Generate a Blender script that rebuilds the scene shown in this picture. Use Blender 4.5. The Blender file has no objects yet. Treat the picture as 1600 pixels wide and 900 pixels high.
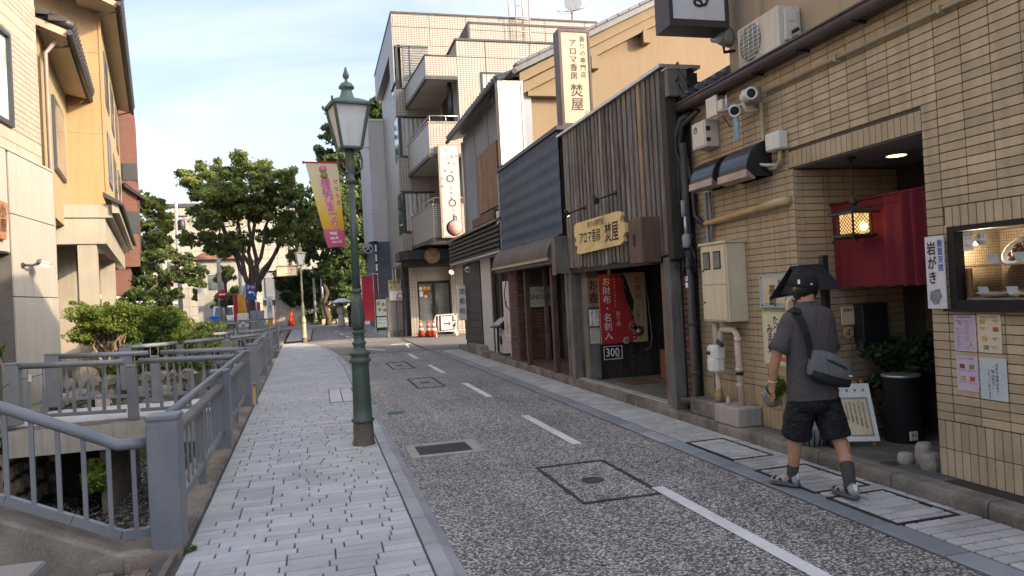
# A narrow Japanese shopping street beside a canal, late afternoon.
import bpy, bmesh, math, random
import numpy as np
from mathutils import Vector, Matrix
random.seed(7); np.random.seed(7)
sc = bpy.context.scene
COL = sc.collection
R = math.radians

# ---------------------------------------------------------------- camera
cam_d = bpy.data.cameras.new("camera")
cam = bpy.data.objects.new("camera", cam_d); COL.objects.link(cam)
CAM_ROT = Matrix(((0.96466619, 0.04782947, -0.25909745),
                  (-0.25840026, -0.02033314, -0.96582393),
                  (-0.05146311, 0.99864854, -0.00725554)))
# rows: street-right, street-forward and up, as the camera sees them
CAM_POS = Vector((0, 0, 1.68))
cam_d.sensor_width = 36; cam_d.lens = 1140 / 1600 * 36
cam_d.clip_start = .05; cam_d.clip_end = 3000
sc.camera = cam

# ---------------------------------------------------------------- light
SUN_EL, SUN_AZ = R(21), R(-36)        # direction to the sun, azimuth from +X
world = bpy.data.worlds.new("World"); sc.world = world; world.use_nodes = True
sc.view_settings.view_transform = 'Standard'; sc.view_settings.look = 'None'
sc.view_settings.gamma = 1; sc.view_settings.exposure = 2.0
sun_d = bpy.data.lights.new("sun", 'SUN'); sun_d.energy = 2.0; sun_d.angle = R(.6)
sun_d.color = (1, .78, .52)
sun = bpy.data.objects.new("sun", sun_d); COL.objects.link(sun)
SDIR = Vector((math.cos(SUN_EL) * math.cos(SUN_AZ), math.cos(SUN_EL) * math.sin(SUN_AZ), math.sin(SUN_EL)))
sun.rotation_euler = SDIR.to_track_quat('Z', 'Y').to_euler()

def build_world():
    nt = world.node_tree; N = nt.nodes; L = nt.links
    for n in list(N): N.remove(n)
    out = N.new('ShaderNodeOutputWorld'); bg = N.new('ShaderNodeBackground')
    sky = N.new('ShaderNodeTexSky'); sky.sky_type = 'NISHITA'; sky.sun_disc = False
    sky.sun_elevation = SUN_EL; sky.sun_rotation = math.pi / 2 - SUN_AZ
    sky.air_density = .65; sky.dust_density = 7; sky.ozone_density = 2.6
    tc = N.new('ShaderNodeTexCoord')
    mp = N.new('ShaderNodeMapping'); mp.inputs['Scale'].default_value = (1.0, 1.0, 2.6)
    mp.inputs['Location'].default_value = (.35, .1, .3)
    mp.inputs['Rotation'].default_value = (0, .3, .5)
    n1 = N.new('ShaderNodeTexNoise'); n1.inputs['Scale'].default_value = 1.7; n1.inputs['Detail'].default_value = 8
    n1.inputs['Roughness'].default_value = .52
    n1.inputs['Distortion'].default_value = .5
    rp = N.new('ShaderNodeValToRGB'); rp.color_ramp.elements[0].position = .36; rp.color_ramp.elements[1].position = .72
    rp.color_ramp.elements[0].color = (.1, .1, .1, 1)
    rp.color_ramp.elements[1].color = (.92, .92, .92, 1)
    mx = N.new('ShaderNodeMix'); mx.data_type = 'RGBA'
    mx.inputs[7].default_value = (2.4, 2.46, 2.6, 1)
    L.new(tc.outputs['Generated'], mp.inputs[0]); L.new(mp.outputs[0], n1.inputs[0]); L.new(n1.outputs['Fac'], rp.inputs[0])
    L.new(rp.outputs[0], mx.inputs[0]); L.new(sky.outputs[0], mx.inputs[6])
    L.new(mx.outputs[2], bg.inputs[0]); bg.inputs[1].default_value = .14
    L.new(bg.outputs[0], out.inputs[0])
build_world()
cam.matrix_world = Matrix.Translation(CAM_POS) @ CAM_ROT.to_4x4()

# ---------------------------------------------------------------- materials
MAT = {}
def nodes(name):
    m = bpy.data.materials.new(name); m.use_nodes = True
    nt = m.node_tree; b = nt.nodes['Principled BSDF']
    return m, nt, nt.nodes, nt.links, b
def rgba(c, k=1): return (c[0] * k, c[1] * k, c[2] * k, 1)
def mixc(N, L, fac, a, b, blend='MIX'):
    m = N.new('ShaderNodeMix'); m.data_type = 'RGBA'; m.blend_type = blend
    for i, s in ((6, a), (7, b)):
        if isinstance(s, tuple): m.inputs[i].default_value = s
        else: L.new(s, m.inputs[i])
    if isinstance(fac, (int, float)): m.inputs[0].default_value = fac
    else: L.new(fac, m.inputs[0])
    return m.outputs[2]
def noise(N, L, vec, scale, detail=4, rough=.55, dist=0):
    n = N.new('ShaderNodeTexNoise'); n.inputs['Scale'].default_value = scale; n.inputs['Detail'].default_value = detail
    n.inputs['Roughness'].default_value = rough; n.inputs['Distortion'].default_value = dist
    if vec is not None: L.new(vec, n.inputs['Vector'])
    return n.outputs['Fac']
def ramp(N, L, fac, stops):
    r = N.new('ShaderNodeValToRGB'); e = r.color_ramp.elements
    while len(e) < len(stops): e.new(.5)
    for i, (p, c) in enumerate(stops):
        e[i].position = p; e[i].color = (c, c, c, 1) if isinstance(c, (int, float)) else (c[0], c[1], c[2], 1)
    L.new(fac, r.inputs[0]); return r.outputs[0]
def pos(N, L, scale=None, obj=False):
    if obj: o = N.new('ShaderNodeTexCoord').outputs['Object']
    else: o = N.new('ShaderNodeNewGeometry').outputs['Position']
    if scale:
        mp = N.new('ShaderNodeMapping'); mp.inputs['Scale'].default_value = scale; L.new(o, mp.inputs[0]); o = mp.outputs[0]
    return o
def bump(N, L, b, h, strength=.3, dist=.01):
    bp = N.new('ShaderNodeBump'); bp.inputs['Strength'].default_value = strength; bp.inputs['Distance'].default_value = dist
    L.new(h, bp.inputs['Height']); L.new(bp.outputs[0], b.inputs['Normal'])
def M(name, col, rough=.7, var=.18, scale=4, fine=60, fvar=.12, bmp=.15, streak=0, dirt=0, dirtcol=(.05, .045, .04), metal=0, rnd=0,
      stretch=None, spec=.4, obj=False, hue=None):
    """Paint, plaster, wood, stone: base colour with broad and fine variation, optional rain streaks, dirt and per-object tint."""
    if name in MAT: return MAT[name]
    m, nt, N, L, b = nodes(name)
    p = pos(N, L, stretch, obj)
    a = noise(N, L, p, scale, 5)
    c = mixc(N, L, ramp(N, L, a, [(.3, 0), (.7, 1)]), rgba(col, 1 - var), rgba(hue or col, 1 + var))
    f = noise(N, L, p, fine, 3)
    c = mixc(N, L, 1.0, c, ramp(N, L, f, [(.25, 1 - fvar), (.75, 1 + fvar)]), 'MULTIPLY')
    if streak:
        s = noise(N, L, pos(N, L, (5, 5, .35)), 2.2, 5, .6)
        c = mixc(N, L, ramp(N, L, s, [(.48, 0), (.72, streak)]), c, rgba(dirtcol))
    if dirt:
        s = noise(N, L, pos(N, L), 1.7, 7, .68)
        c = mixc(N, L, ramp(N, L, s, [(.46, 0), (.68, dirt)]), c, rgba(dirtcol))
    if rnd:
        oi = N.new('ShaderNodeObjectInfo')
        c = mixc(N, L, 1.0, c, ramp(N, L, oi.outputs['Random'], [(0, 1 - rnd), (1, 1 + rnd)]), 'MULTIPLY')
    L.new(c, b.inputs['Base Color'])
    b.inputs['Roughness'].default_value = rough; b.inputs['Metallic'].default_value = metal
    b.inputs['Specular IOR Level'].default_value = spec
    if bmp: bump(N, L, b, f, bmp, .006)
    MAT[name] = m; return m
def wood(name, col, rough=.75, rnd=.15, axis=2, contrast=.5, dark=(.02, .017, .014)):
    if name in MAT: return MAT[name]
    m, nt, N, L, b = nodes(name)
    s = [22, 22, 22]; s[axis] = 1.2
    oi = N.new('ShaderNodeObjectInfo')
    va = N.new('ShaderNodeVectorMath'); va.operation = 'MULTIPLY_ADD'
    L.new(oi.outputs['Random'], va.inputs[0]); va.inputs[1].default_value = (17, 31, 11); L.new(pos(N, L), va.inputs[2])
    mp = N.new('ShaderNodeMapping'); mp.inputs['Scale'].default_value = s; L.new(va.outputs[0], mp.inputs[0])
    g = noise(N, L, mp.outputs[0], 1.6, 6, .65, .6)
    c = mixc(N, L, ramp(N, L, g, [(.32, contrast), (.68, 0)]), rgba(col, 1.15), rgba(dark))
    w = noise(N, L, va.outputs[0], 2.5, 4)
    c = mixc(N, L, 1.0, c, ramp(N, L, w, [(.3, .75), (.7, 1.2)]), 'MULTIPLY')
    c = mixc(N, L, 1.0, c, ramp(N, L, oi.outputs['Random'], [(0, 1 - rnd), (1, 1 + rnd)]), 'MULTIPLY')
    L.new(c, b.inputs['Base Color']); b.inputs['Roughness'].default_value = rough
    bump(N, L, b, g, .35, .006)
    MAT[name] = m; return m
def fabric(name, col, scale=9, wr=.5, rough=.85, var=.1, fold=(1, 1, .6)):
    m, nt, N, L, b = nodes(name); p = pos(N, L)
    w = noise(N, L, pos(N, L, fold), scale, 3, .5, 1.6); f = noise(N, L, p, 420, 2)
    c = mixc(N, L, 1.0, rgba(col), ramp(N, L, f, [(.3, 1 - var), (.7, 1 + var)]), 'MULTIPLY')
    L.new(c, b.inputs['Base Color']); b.inputs['Roughness'].default_value = rough; b.inputs['Specular IOR Level'].default_value = .25
    bump(N, L, b, w, wr, .05); MAT[name] = m; return m
def glass(name, col=(.03, .035, .04), rough=.06, alpha=1, spec=.6):
    if name in MAT: return MAT[name]
    m, nt, N, L, b = nodes(name)
    n = noise(N, L, pos(N, L), 1.1, 3)
    L.new(mixc(N, L, ramp(N, L, n, [(.35, 0), (.65, 1)]), rgba(col, .6), rgba(col, 1.5)), b.inputs['Base Color'])
    b.inputs['Roughness'].default_value = rough; b.inputs['Specular IOR Level'].default_value = spec; b.inputs['Alpha'].default_value = alpha
    MAT[name] = m; return m
def emit(name, col, strength):
    if name in MAT: return MAT[name]
    m, nt, N, L, b = nodes(name)
    b.inputs['Base Color'].default_value = rgba(col, .8); b.inputs['Emission Color'].default_value = rgba(col); b.inputs['Emission Strength'].default_value = strength
    MAT[name] = m; return m
def gridmat(name, col, grout, w, h, mortar=.012, offset=0, rough=.5, var=.12, dirt=.25, axis='v', streak=.25):
    """Small tile or brick too far away to build piece by piece; runs round corners along x+y."""
    if name in MAT: return MAT[name]
    m, nt, N, L, b = nodes(name)
    g = N.new('ShaderNodeNewGeometry'); sx = N.new('ShaderNodeSeparateXYZ'); L.new(g.outputs['Position'], sx.inputs[0])
    cx = N.new('ShaderNodeCombineXYZ')
    ad = N.new('ShaderNodeMath'); ad.operation = 'ADD'
    L.new(sx.outputs[0], ad.inputs[0]); L.new(sx.outputs[1], ad.inputs[1]); L.new(ad.outputs[0], cx.inputs[0]); L.new(sx.outputs[2], cx.inputs[1])
    t = N.new('ShaderNodeTexBrick'); t.offset = offset; t.inputs['Scale'].default_value = 1
    t.inputs['Brick Width'].default_value = w; t.inputs['Row Height'].default_value = h; t.inputs['Mortar Size'].default_value = mortar
    t.inputs['Mortar Smooth'].default_value = .1; t.inputs['Bias'].default_value = 0
    t.inputs['Color1'].default_value = rgba(col, 1 - var); t.inputs['Color2'].default_value = rgba(col, 1 + var); t.inputs['Mortar'].default_value = rgba(grout)
    L.new(cx.outputs[0], t.inputs['Vector'])
    c = t.outputs['Color']
    s = noise(N, L, pos(N, L, (3, 3, .4)), 1.5, 6, .65)
    c = mixc(N, L, ramp(N, L, s, [(.5, 0), (.75, streak)]), c, (.10, .09, .08, 1))
    L.new(c, b.inputs['Base Color']); b.inputs['Roughness'].default_value = rough
    bump(N, L, b, t.outputs['Fac'], -.4, .006)
    MAT[name] = m; return m
def leafmat(name, col, trans=.35, var=.5, hue=None):
    if name in MAT: return MAT[name]
    m, nt, N, L, b = nodes(name)
    g = N.new('ShaderNodeNewGeometry')
    a = noise(N, L, g.outputs['Position'], .9, 3)
    c = mixc(N, L, ramp(N, L, a, [(.35, 0), (.65, 1)]), rgba(col, 1 - var * .5), rgba(hue or col, 1 + var * .5))
    c = mixc(N, L, 1.0, c, ramp(N, L, g.outputs['Random Per Island'], [(0, 1 - var * .6), (1, 1 + var * .6)]), 'MULTIPLY')
    L.new(c, b.inputs['Base Color']); b.inputs['Roughness'].default_value = .5; b.inputs['Specular IOR Level'].default_value = .25
    tr = N.new('ShaderNodeBsdfTranslucent'); L.new(c, tr.inputs[0])
    mx = N.new('ShaderNodeMixShader'); mx.inputs[0].default_value = trans
    L.new(b.outputs[0], mx.inputs[1]); L.new(tr.outputs[0], mx.inputs[2]); L.new(mx.outputs[0], N['Material Output'].inputs[0])
    MAT[name] = m; return m

# ---------------------------------------------------------------- mesh builder
class MB:
    def __init__(s): s.v = []; s.f = []; s.sm = []
    def add(s, vs, fs, sm=False):
        o = len(s.v); s.v += [tuple(v) for v in vs]; s.f += [tuple(i + o for i in f) for f in fs]; s.sm += [sm] * len(fs); return s
    def box(s, x0, x1, y0, y1, z0, z1, bev=0):
        if bev:
            return s.obox(Vector(((x0 + x1) / 2, (y0 + y1) / 2, (z0 + z1) / 2)), Vector((1, 0, 0)), Vector((0, 1, 0)), Vector((0, 0, 1)), x1 - x0, y1 - y0, z1 - z0, bev)
        return s.add([(x0, y0, z0), (x1, y0, z0), (x1, y1, z0), (x0, y1, z0), (x0, y0, z1), (x1, y0, z1), (x1, y1, z1), (x0, y1, z1)],
              [(0, 3, 2, 1), (4, 5, 6, 7), (0, 1, 5, 4), (1, 2, 6, 5), (2, 3, 7, 6), (3, 0, 4, 7)])
    def obox(s, c, ax, ay, az, lx, ly, lz, bev=0):
        ax = Vector(ax).normalized(); ay = Vector(ay).normalized(); az = Vector(az).normalized(); c = Vector(c)
        if not bev:
            return s.add([c + ax * (lx / 2 * i) + ay * (ly / 2 * j) + az * (lz / 2 * k) for k in (-1, 1) for j, i in ((-1, -1), (-1, 1), (1, 1), (1, -1))],
                [(0, 3, 2, 1), (4, 5, 6, 7), (0, 1, 5, 4), (1, 2, 6, 5), (2, 3, 7, 6), (3, 0, 4, 7)])
        hx, hy, hz = lx / 2, ly / 2, lz / 2; b = min(bev, hx * .9, hy * .9, hz * .9)
        P = []; idx = {}
        for i in (-1, 1):
            for j in (-1, 1):
                for k in (-1, 1):
                    for t, (dx, dy, dz) in enumerate(((0, b, b), (b, 0, b), (b, b, 0))):
                        idx[(i, j, k, t)] = len(P); P.append(c + ax * (i * (hx - dx)) + ay * (j * (hy - dy)) + az * (k * (hz - dz)))
        F = []
        q = ((-1, -1), (1, -1), (1, 1), (-1, 1))
        for i in (-1, 1): F.append(tuple(idx[(i, j, k, 0)] for j, k in q)[::i])
        for j in (-1, 1): F.append(tuple(idx[(i, j, k, 1)] for k, i in q)[::j])
        for k in (-1, 1): F.append(tuple(idx[(i, j, k, 2)] for i, j in q)[::k])
        for i in (-1, 1):
            for j in (-1, 1): F.append((idx[(i, j, -1, 0)], idx[(i, j, 1, 0)], idx[(i, j, 1, 1)], idx[(i, j, -1, 1)])[::-i * j])
        for j in (-1, 1):
            for k in (-1, 1): F.append((idx[(-1, j, k, 1)], idx[(1, j, k, 1)], idx[(1, j, k, 2)], idx[(-1, j, k, 2)])[::-j * k])
        for i in (-1, 1):
            for k in (-1, 1): F.append((idx[(i, -1, k, 2)], idx[(i, 1, k, 2)], idx[(i, 1, k, 0)], idx[(i, -1, k, 0)])[::-i * k])
        for i in (-1, 1):
            for j in (-1, 1):
                for k in (-1, 1): F.append((idx[(i, j, k, 0)], idx[(i, j, k, 1)], idx[(i, j, k, 2)])[::i * j * k])
        return s.add(P, F)
    def beam(s, a, b, w, h, up=(0, 0, 1), bev=0):
        a = Vector(a); b = Vector(b); d = (b - a); l = d.length; d.normalize(); up = Vector(up)
        if abs(d.dot(up)) > .98: up = Vector((0, 1, 0))
        sx = d.cross(up).normalized(); u = sx.cross(d)
        return s.obox((a + b) / 2, d, sx, u, l, w, h, bev)
    def tube(s, pts, r, n=8, cap=True, sm=True):
        pts = [Vector(p) for p in pts]; rs = r if isinstance(r, (list, tuple)) else [r] * len(pts)
        t0 = (pts[1] - pts[0]).normalized()
        u = t0.orthogonal().normalized(); vs = []
        for i, p in enumerate(pts):
            t = (pts[min(i + 1, len(pts) - 1)] - pts[max(i - 1, 0)])
            t = t.normalized() if t.length > 1e-9 else t0
            u = (u - t * u.dot(t)); u = u.normalized() if u.length > 1e-6 else t.orthogonal().normalized()
            w = t.cross(u)
            for k in range(n):
                a = 2 * math.pi * k / n; vs.append(p + (u * math.cos(a) + w * math.sin(a)) * rs[i])
        fs = []
        for i in range(len(pts) - 1):
            for k in range(n): fs.append((i * n + k, i * n + (k + 1) % n, (i + 1) * n + (k + 1) % n, (i + 1) * n + k))
        o = len(s.v); s.add(vs, fs, sm)
        if cap:
            m = (len(pts) - 1) * n
            s.f.append(tuple(o + k for k in reversed(range(n)))); s.f.append(tuple(o + m + k for k in range(n))); s.sm += [False, False]
        return s
    def lathe(s, prof, c=(0, 0, 0), n=16, axis=(0, 0, 1), sm=True, sq=None):
        ax = Vector(axis).normalized(); u = ax.orthogonal().normalized() if abs(ax.z) < .99 else Vector((1, 0, 0)); w = ax.cross(u); c = Vector(c); vs = []
        for r, z in prof:
            for k in range(n):
                a = 2 * math.pi * (k + (.5 if sq else 0)) / n; vs.append(c + ax * z + (u * math.cos(a) + w * math.sin(a)) * max(r, 1e-4))
        fs = [(i * n + k, i * n + (k + 1) % n, (i + 1) * n + (k + 1) % n, (i + 1) * n + k) for i in range(len(prof) - 1) for k in range(n)]
        o = len(s.v); s.add(vs, fs, sm); m = (len(prof) - 1) * n
        s.f.append(tuple(o + k for k in reversed(range(n)))); s.f.append(tuple(o + m + k for k in range(n))); s.sm += [False, False]
        return s
    def prism(s, poly, d):
        """poly: list of 3-D points in order; extruded by vector d."""
        n = len(poly); d = Vector(d); P = [Vector(p) for p in poly]
        nrm = Vector((0, 0, 0))
        for i in range(n): nrm += P[i].cross(P[(i + 1) % n])
        if nrm.dot(d) > 0: P.reverse()
        vs = P + [p + d for p in P]
        return s.add(vs, [tuple(range(n)), tuple(range(2 * n - 1, n - 1, -1))] + [(i, i + n, (i + 1) % n + n, (i + 1) % n)[::1] for i in range(n)])
    def quad(s, a, b, c, d): return s.add([a, b, c, d], [(0, 1, 2, 3)])
    def loft(s, rings, sm=True, cap=True):
        n = len(rings[0]); vs = [p for r in rings for p in r]
        fs = [(i * n + k, i * n + (k + 1) % n, (i + 1) * n + (k + 1) % n, (i + 1) * n + k) for i in range(len(rings) - 1) for k in range(n)]
        o = len(s.v); s.add(vs, fs, sm)
        if cap:
            m = (len(rings) - 1) * n
            s.f.append(tuple(o + k for k in reversed(range(n)))); s.f.append(tuple(o + m + k for k in range(n))); s.sm += [sm, sm]
        return s

WL = {}           # world location of every empty/part used as a parent
def wloc(o): return WL.get(o.name, Vector((0, 0, 0)))
def mesh_of(name, mb, mat, off):
    me = bpy.data.meshes.new(name)
    me.from_pydata([(v[0] - off[0], v[1] - off[1], v[2] - off[2]) for v in mb.v], [], mb.f)
    if any(mb.sm): me.polygons.foreach_set('use_smooth', mb.sm)
    if mat is not None: me.materials.append(mat)
    return me
def link(o, parent=None, loc=None):
    COL.objects.link(o)
    if parent is not None: o.parent = parent
    return o
def part(name, mb, mat, parent, at=None, kind=None, label=None):
    """One mesh part of a thing; vertices are given in the thing's build frame."""
    at = Vector(at) if at is not None else wloc(parent)
    me = mesh_of(name, mb, mat, at)
    o = bpy.data.objects.new(name, me); link(o, parent)
    o.location = at - wloc(parent); WL[o.name] = at
    if kind: o['kind'] = kind
    if label: o['label'] = label
    return o
def again(o, parent, loc):
    """Another part sharing o's mesh, at world point loc."""
    c = o.copy(); link(c, parent); c.parent = parent; c.location = Vector(loc) - wloc(parent); WL[c.name] = Vector(loc); return c
def thing(name, label, cat, loc, group=None):
    o = bpy.data.objects.new(name, None); o.empty_display_size = .2; link(o); o.location = loc; WL[o.name] = Vector(loc)
    o['label'] = label; o['category'] = cat
    if group: o['group'] = group
    return o
def solo(name, mb, mat, label, cat, loc, group=None, kind=None):
    me = mesh_of(name, mb, mat, loc); o = bpy.data.objects.new(name, me); link(o); o.location = loc; WL[o.name] = Vector(loc)
    o['label'] = label; o['category'] = cat
    if group: o['group'] = group
    if kind: o['kind'] = kind
    return o
def struct(name, mb, mat, kind='structure', parent=None):
    o = bpy.data.objects.new(name, mesh_of(name, mb, mat, (0, 0, 0))); link(o, parent); o['kind'] = kind; WL[o.name] = Vector((0, 0, 0)); return o
def copy_tree(o, parent=None):
    c = o.copy(); COL.objects.link(c)
    if parent is not None: c.parent = parent
    for ch in list(o.children): copy_tree(ch, c)
    return c
CAMI = CAM_ROT.transposed()
def project(p):
    c = CAMI @ (Vector(p) - CAM_POS)
    if c.z > -.1: return None
    return 800 + 1140 * c.x / -c.z, 450 - 1140 * c.y / -c.z, -c.z
def in_view(p, m=60):
    q = project(p); return q is not None and -m < q[0] < 1600 + m and -m < q[1] < 900 + m
def lay(parent, boxes, name, mat, limit=300, bev=.004, restname=None):
    """Loose pieces (tiles, pavers, bricks): the largest in the photograph as objects sharing meshes, the rest joined."""
    def key(b):
        c = Vector(((b[0] + b[1]) / 2, (b[2] + b[3]) / 2, (b[4] + b[5]) / 2)); q = project(c)
        if q is None or not in_view(c, 20): return 0
        return ((b[1] - b[0]) + (b[3] - b[2]) + (b[5] - b[4])) / q[2]
    bs = sorted(boxes, key=key, reverse=True); cache = {}
    n = sum(1 for b in bs if key(b) > 0); n = min(limit, n)
    for b in bs[:n]:
        d = (round(b[1] - b[0], 3), round(b[3] - b[2], 3), round(b[5] - b[4], 3)); c = ((b[0] + b[1]) / 2, (b[2] + b[3]) / 2, (b[4] + b[5]) / 2)
        if d not in cache:
            cache[d] = mesh_of(name, MB().box(-d[0] / 2, d[0] / 2, -d[1] / 2, d[1] / 2, -d[2] / 2, d[2] / 2, bev), mat, (0, 0, 0))
        o = bpy.data.objects.new(name, cache[d]); link(o, parent); o.location = Vector(c) - wloc(parent)
    if bs[n:]:
        mb = MB()
        for b in bs[n:]: mb.box(*b)
        o = bpy.data.objects.new(restname or name + '_field', mesh_of(name + '_field', mb, mat, wloc(parent))); link(o, parent); o['kind'] = 'stuff'

# ---------------------------------------------------------------- lettering (converted in one batch at the end)
TEXTS = []
def text(body, size, origin, right, up, mat, parent, vert=False, bold=0, line=None, sx=1, align='CENTER', name='lettering'):
    """origin = top centre (CENTER) or top left (LEFT) of the block; glyph plane spanned by right and up."""
    if vert: body = '\n'.join(body)
    c = bpy.data.curves.new(name, 'FONT'); c.body = body; c.size = size
    c.space_line = line or (1.02 if vert else 1.2); c.align_x = align; c.align_y = 'TOP'; c.resolution_u = 2
    o = bpy.data.objects.new(name, c); COL.objects.link(o)
    TEXTS.append((o, Vector(origin), Vector(right).normalized(), Vector(up).normalized(), mat, parent, sx, name, bold * size))
def flush_texts():
    bpy.context.view_layer.update(); dg = bpy.context.evaluated_depsgraph_get(); res = []
    for t in TEXTS: res.append(bpy.data.meshes.new_from_object(t[0].evaluated_get(dg)))
    for (o, org, r, u, mat, parent, sx, name, bd), me in zip(TEXTS, res):
        n = r.cross(u)
        if bd:      # heavier strokes: shifted copies a hair apart in depth
            bm = bmesh.new()
            for k, (a, b) in enumerate(((-.5, 0), (.5, 0), (0, -.5), (0, .5))):
                me2 = me.copy(); me2.transform(Matrix.Translation((a * bd, b * bd, .0002 * k))); bm.from_mesh(me2); bpy.data.meshes.remove(me2)
            bm.to_mesh(me); bm.free()
        Mx = Matrix(((r.x * sx, u.x, n.x, org.x), (r.y * sx, u.y, n.y, org.y), (r.z * sx, u.z, n.z, org.z), (0, 0, 0, 1)))
        me.transform(Matrix.Translation(-wloc(parent)) @ Mx)
        me.materials.clear(); me.materials.append(mat); me.name = name
        c = bpy.data.objects.new(name, me); link(c, parent); WL[c.name] = wloc(parent)
        bpy.data.objects.remove(o)
# ================================================================ materials used all over
def road_mat():
    m, nt, N, L, b = nodes('exposed_aggregate_asphalt')
    p = pos(N, L)
    v = N.new('ShaderNodeTexVoronoi'); v.inputs['Scale'].default_value = 74; L.new(p, v.inputs['Vector'])
    sx = N.new('ShaderNodeSeparateColor'); L.new(v.outputs['Color'], sx.inputs[0])
    c = ramp(N, L, sx.outputs[0], [(0, .075), (.38, .145), (.52, .29), (.74, .50), (1, .80)])
    e = ramp(N, L, v.outputs['Distance'], [(.35, 1), (.8, .5)])
    c = mixc(N, L, 1.0, c, e, 'MULTIPLY')
    big = noise(N, L, p, .55, 5)
    c = mixc(N, L, 1.0, c, ramp(N, L, big, [(.3, .72), (.7, 1.12)]), 'MULTIPLY')
    wp = pos(N, L, (1.6, .05, 1)); c = mixc(N, L, 1.0, c, ramp(N, L, noise(N, L, wp, 1.3, 3), [(.35, .82), (.65, 1.12)]), 'MULTIPLY')
    patch = noise(N, L, p, 2.3, 6, .7)
    c = mixc(N, L, ramp(N, L, patch, [(.55, 0), (.75, .35)]), c, (.05, .048, .045, 1))
    c = mixc(N, L, 1.0, c, (1, .95, .88, 1), 'MULTIPLY')
    L.new(c, b.inputs['Base Color']); b.inputs['Roughness'].default_value = .75
    bump(N, L, b, v.outputs['Distance'], -.5, .004)
    MAT['road'] = m; return m
m_road = road_mat()
m_aspfar = M('worn_asphalt', (.16, .15, .14), .85, .15, .8, 90, .3, .2)
m_paver = M('granite_paver', (.44, .445, .45), .75, .10, 1.2, 220, .22, .12, rnd=.13, dirt=.18, dirtcol=(.2, .2, .2))
m_joint = M('dark_joint', (.095, .093, .09), .9, .2, 8, 120, .3, .1)
m_paver2 = M('granite_paver_warm', (.46, .455, .44), .75, .12, 1.2, 220, .22, .12, rnd=.15, dirt=.3, dirtcol=(.13, .125, .12))
m_kerb = M('granite_kerb', (.36, .365, .37), .8, .15, 2, 160, .25, .15, dirt=.35, dirtcol=(.1, .1, .1), rnd=.08)
m_gutter = M('gutter_stone', (.23, .25, .27), .8, .15, 2, 160, .2, .12, rnd=.15)
m_conc = M('concrete', (.36, .34, .30), .85, .15, 1.5, 90, .12, .12, streak=.4, dirtcol=(.12, .11, .1))
m_mossy = M('stained_concrete', (.22, .195, .165), .9, .3, 2.5, 70, .25, .35, dirt=.75, dirtcol=(.045, .04, .033))
m_wash = M('washed_gravel', (.13, .13, .125), .8, .3, 2, 130, .5, .4, dirt=.5, dirtcol=(.05, .05, .05))
m_white = M('road_paint', (.72, .72, .70), .7, .06, 3, 60, .1, .1, dirt=.5, dirtcol=(.30, .29, .28))
m_iron = M('dark_iron', (.045, .042, .04), .7, .3, 4, 80, .3, .3, metal=.3)
m_rail = M('blue_grey_paint', (.15, .165, .185), .38, .12, 3, 70, .1, .08, dirt=.45, dirtcol=(.21, .21, .20), streak=.25)
m_earth = M('earth', (.10, .085, .06), .95, .3, 2, 30, .4, .5)
m_black = M('black_paint', (.018, .018, .02), .5, .2)
m_dkmetal = M('dark_metal', (.05, .05, .055), .45, .2, metal=.5)
m_steel = M('galvanised_steel', (.5, .51, .52), .4, .12, metal=.8)
m_alu = M('white_enamel', (.70, .69, .64), .45, .06, 2, 40, .05, .05, streak=.2, dirtcol=(.35, .3, .22))
m_paper = M('white_board', (.78, .78, .76), .6, .03)
m_ink = M('black_ink', (.015, .014, .014), .6, .05)
m_red = M('red_ink', (.42, .02, .025), .6, .08)
m_cream = M('cream_board', (.72, .60, .40), .6, .06)
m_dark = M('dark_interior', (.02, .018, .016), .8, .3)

def water_mat():
    m, nt, N, L, b = nodes('canal_water')
    b.inputs['Roughness'].default_value = .07; b.inputs['IOR'].default_value = 2.1
    glint = noise(N, L, pos(N, L, (2.2, .8, 1)), 6, 6, .7, 2); L.new(mixc(N, L, ramp(N, L, glint, [(.52, 0), (.64, 1)]), (.04, .032, .018, 1), (.5, .5, .48, 1)), b.inputs['Base Color'])  # pale flecks painted into the colour stand in for reflections on the ripples
    b.inputs['Specular IOR Level'].default_value = .8
    n1 = noise(N, L, pos(N, L, (1.6, 1, 1)), 4.5, 3, .5, 1.2); bump(N, L, b, n1, 1, .3)
    return m
# ---------------------------------------------------------------- ground
CX0, CX1 = -4.5, -1.32          # canal between these walls
g = MB()
g.quad((CX1, -40, -.03), (1500, -40, -.03), (1500, 48, -.03), (CX1, 48, -.03))
g.quad((-1500, -40, -.03), (CX0, -40, -.03), (CX0, 48, -.03), (-1500, 48, -.03))
g.quad((-1500, 48, -.03), (1500, 48, -.03), (1500, 2500, -.03), (-1500, 2500, -.03))
g.quad((-1500, -300, -.03), (1500, -300, -.03), (1500, -40, -.03), (-1500, -40, -.03))
struct('ground', g, m_earth)
def sheet(name, pts, z, mat):
    return struct(name, MB().add([(x, y, z) for x, y in pts], [tuple(range(len(pts)))]), mat)
kerb_curve = [(.62, -6), (.62, 12), (.60, 19), (.50, 22.5), (.30, 25.5), (.05, 28), (-.22, 29.8), (-.6, 31.3), (-1.3, 32.4)]
sheet('road', [(.7, -8), (3.5, -8), (3.5, 22.2), (3.5, 30.5), (3.2, 50), (3.2, 57), (-.3, 57), (-.3, 34), (-1.28, 33.5), (-1.28, 32.2), (-.5, 31), (.2, 27), (.66, 21), (.7, 12)], 0, m_road)
sheet('side_street', [(3.35, 22.6), (40, 22.6), (40, 33.6), (3.3, 33.6)], .004, m_aspfar)
sheet('side_street_crossing', [(.5, 23.2), (3.4, 23.2), (3.4, 30.4), (-.2, 30.4)], .004, m_aspfar)
sheet('side_road', [(-60, 50), (40, 50), (40, 60), (-60, 60)], .008, m_aspfar)
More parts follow.
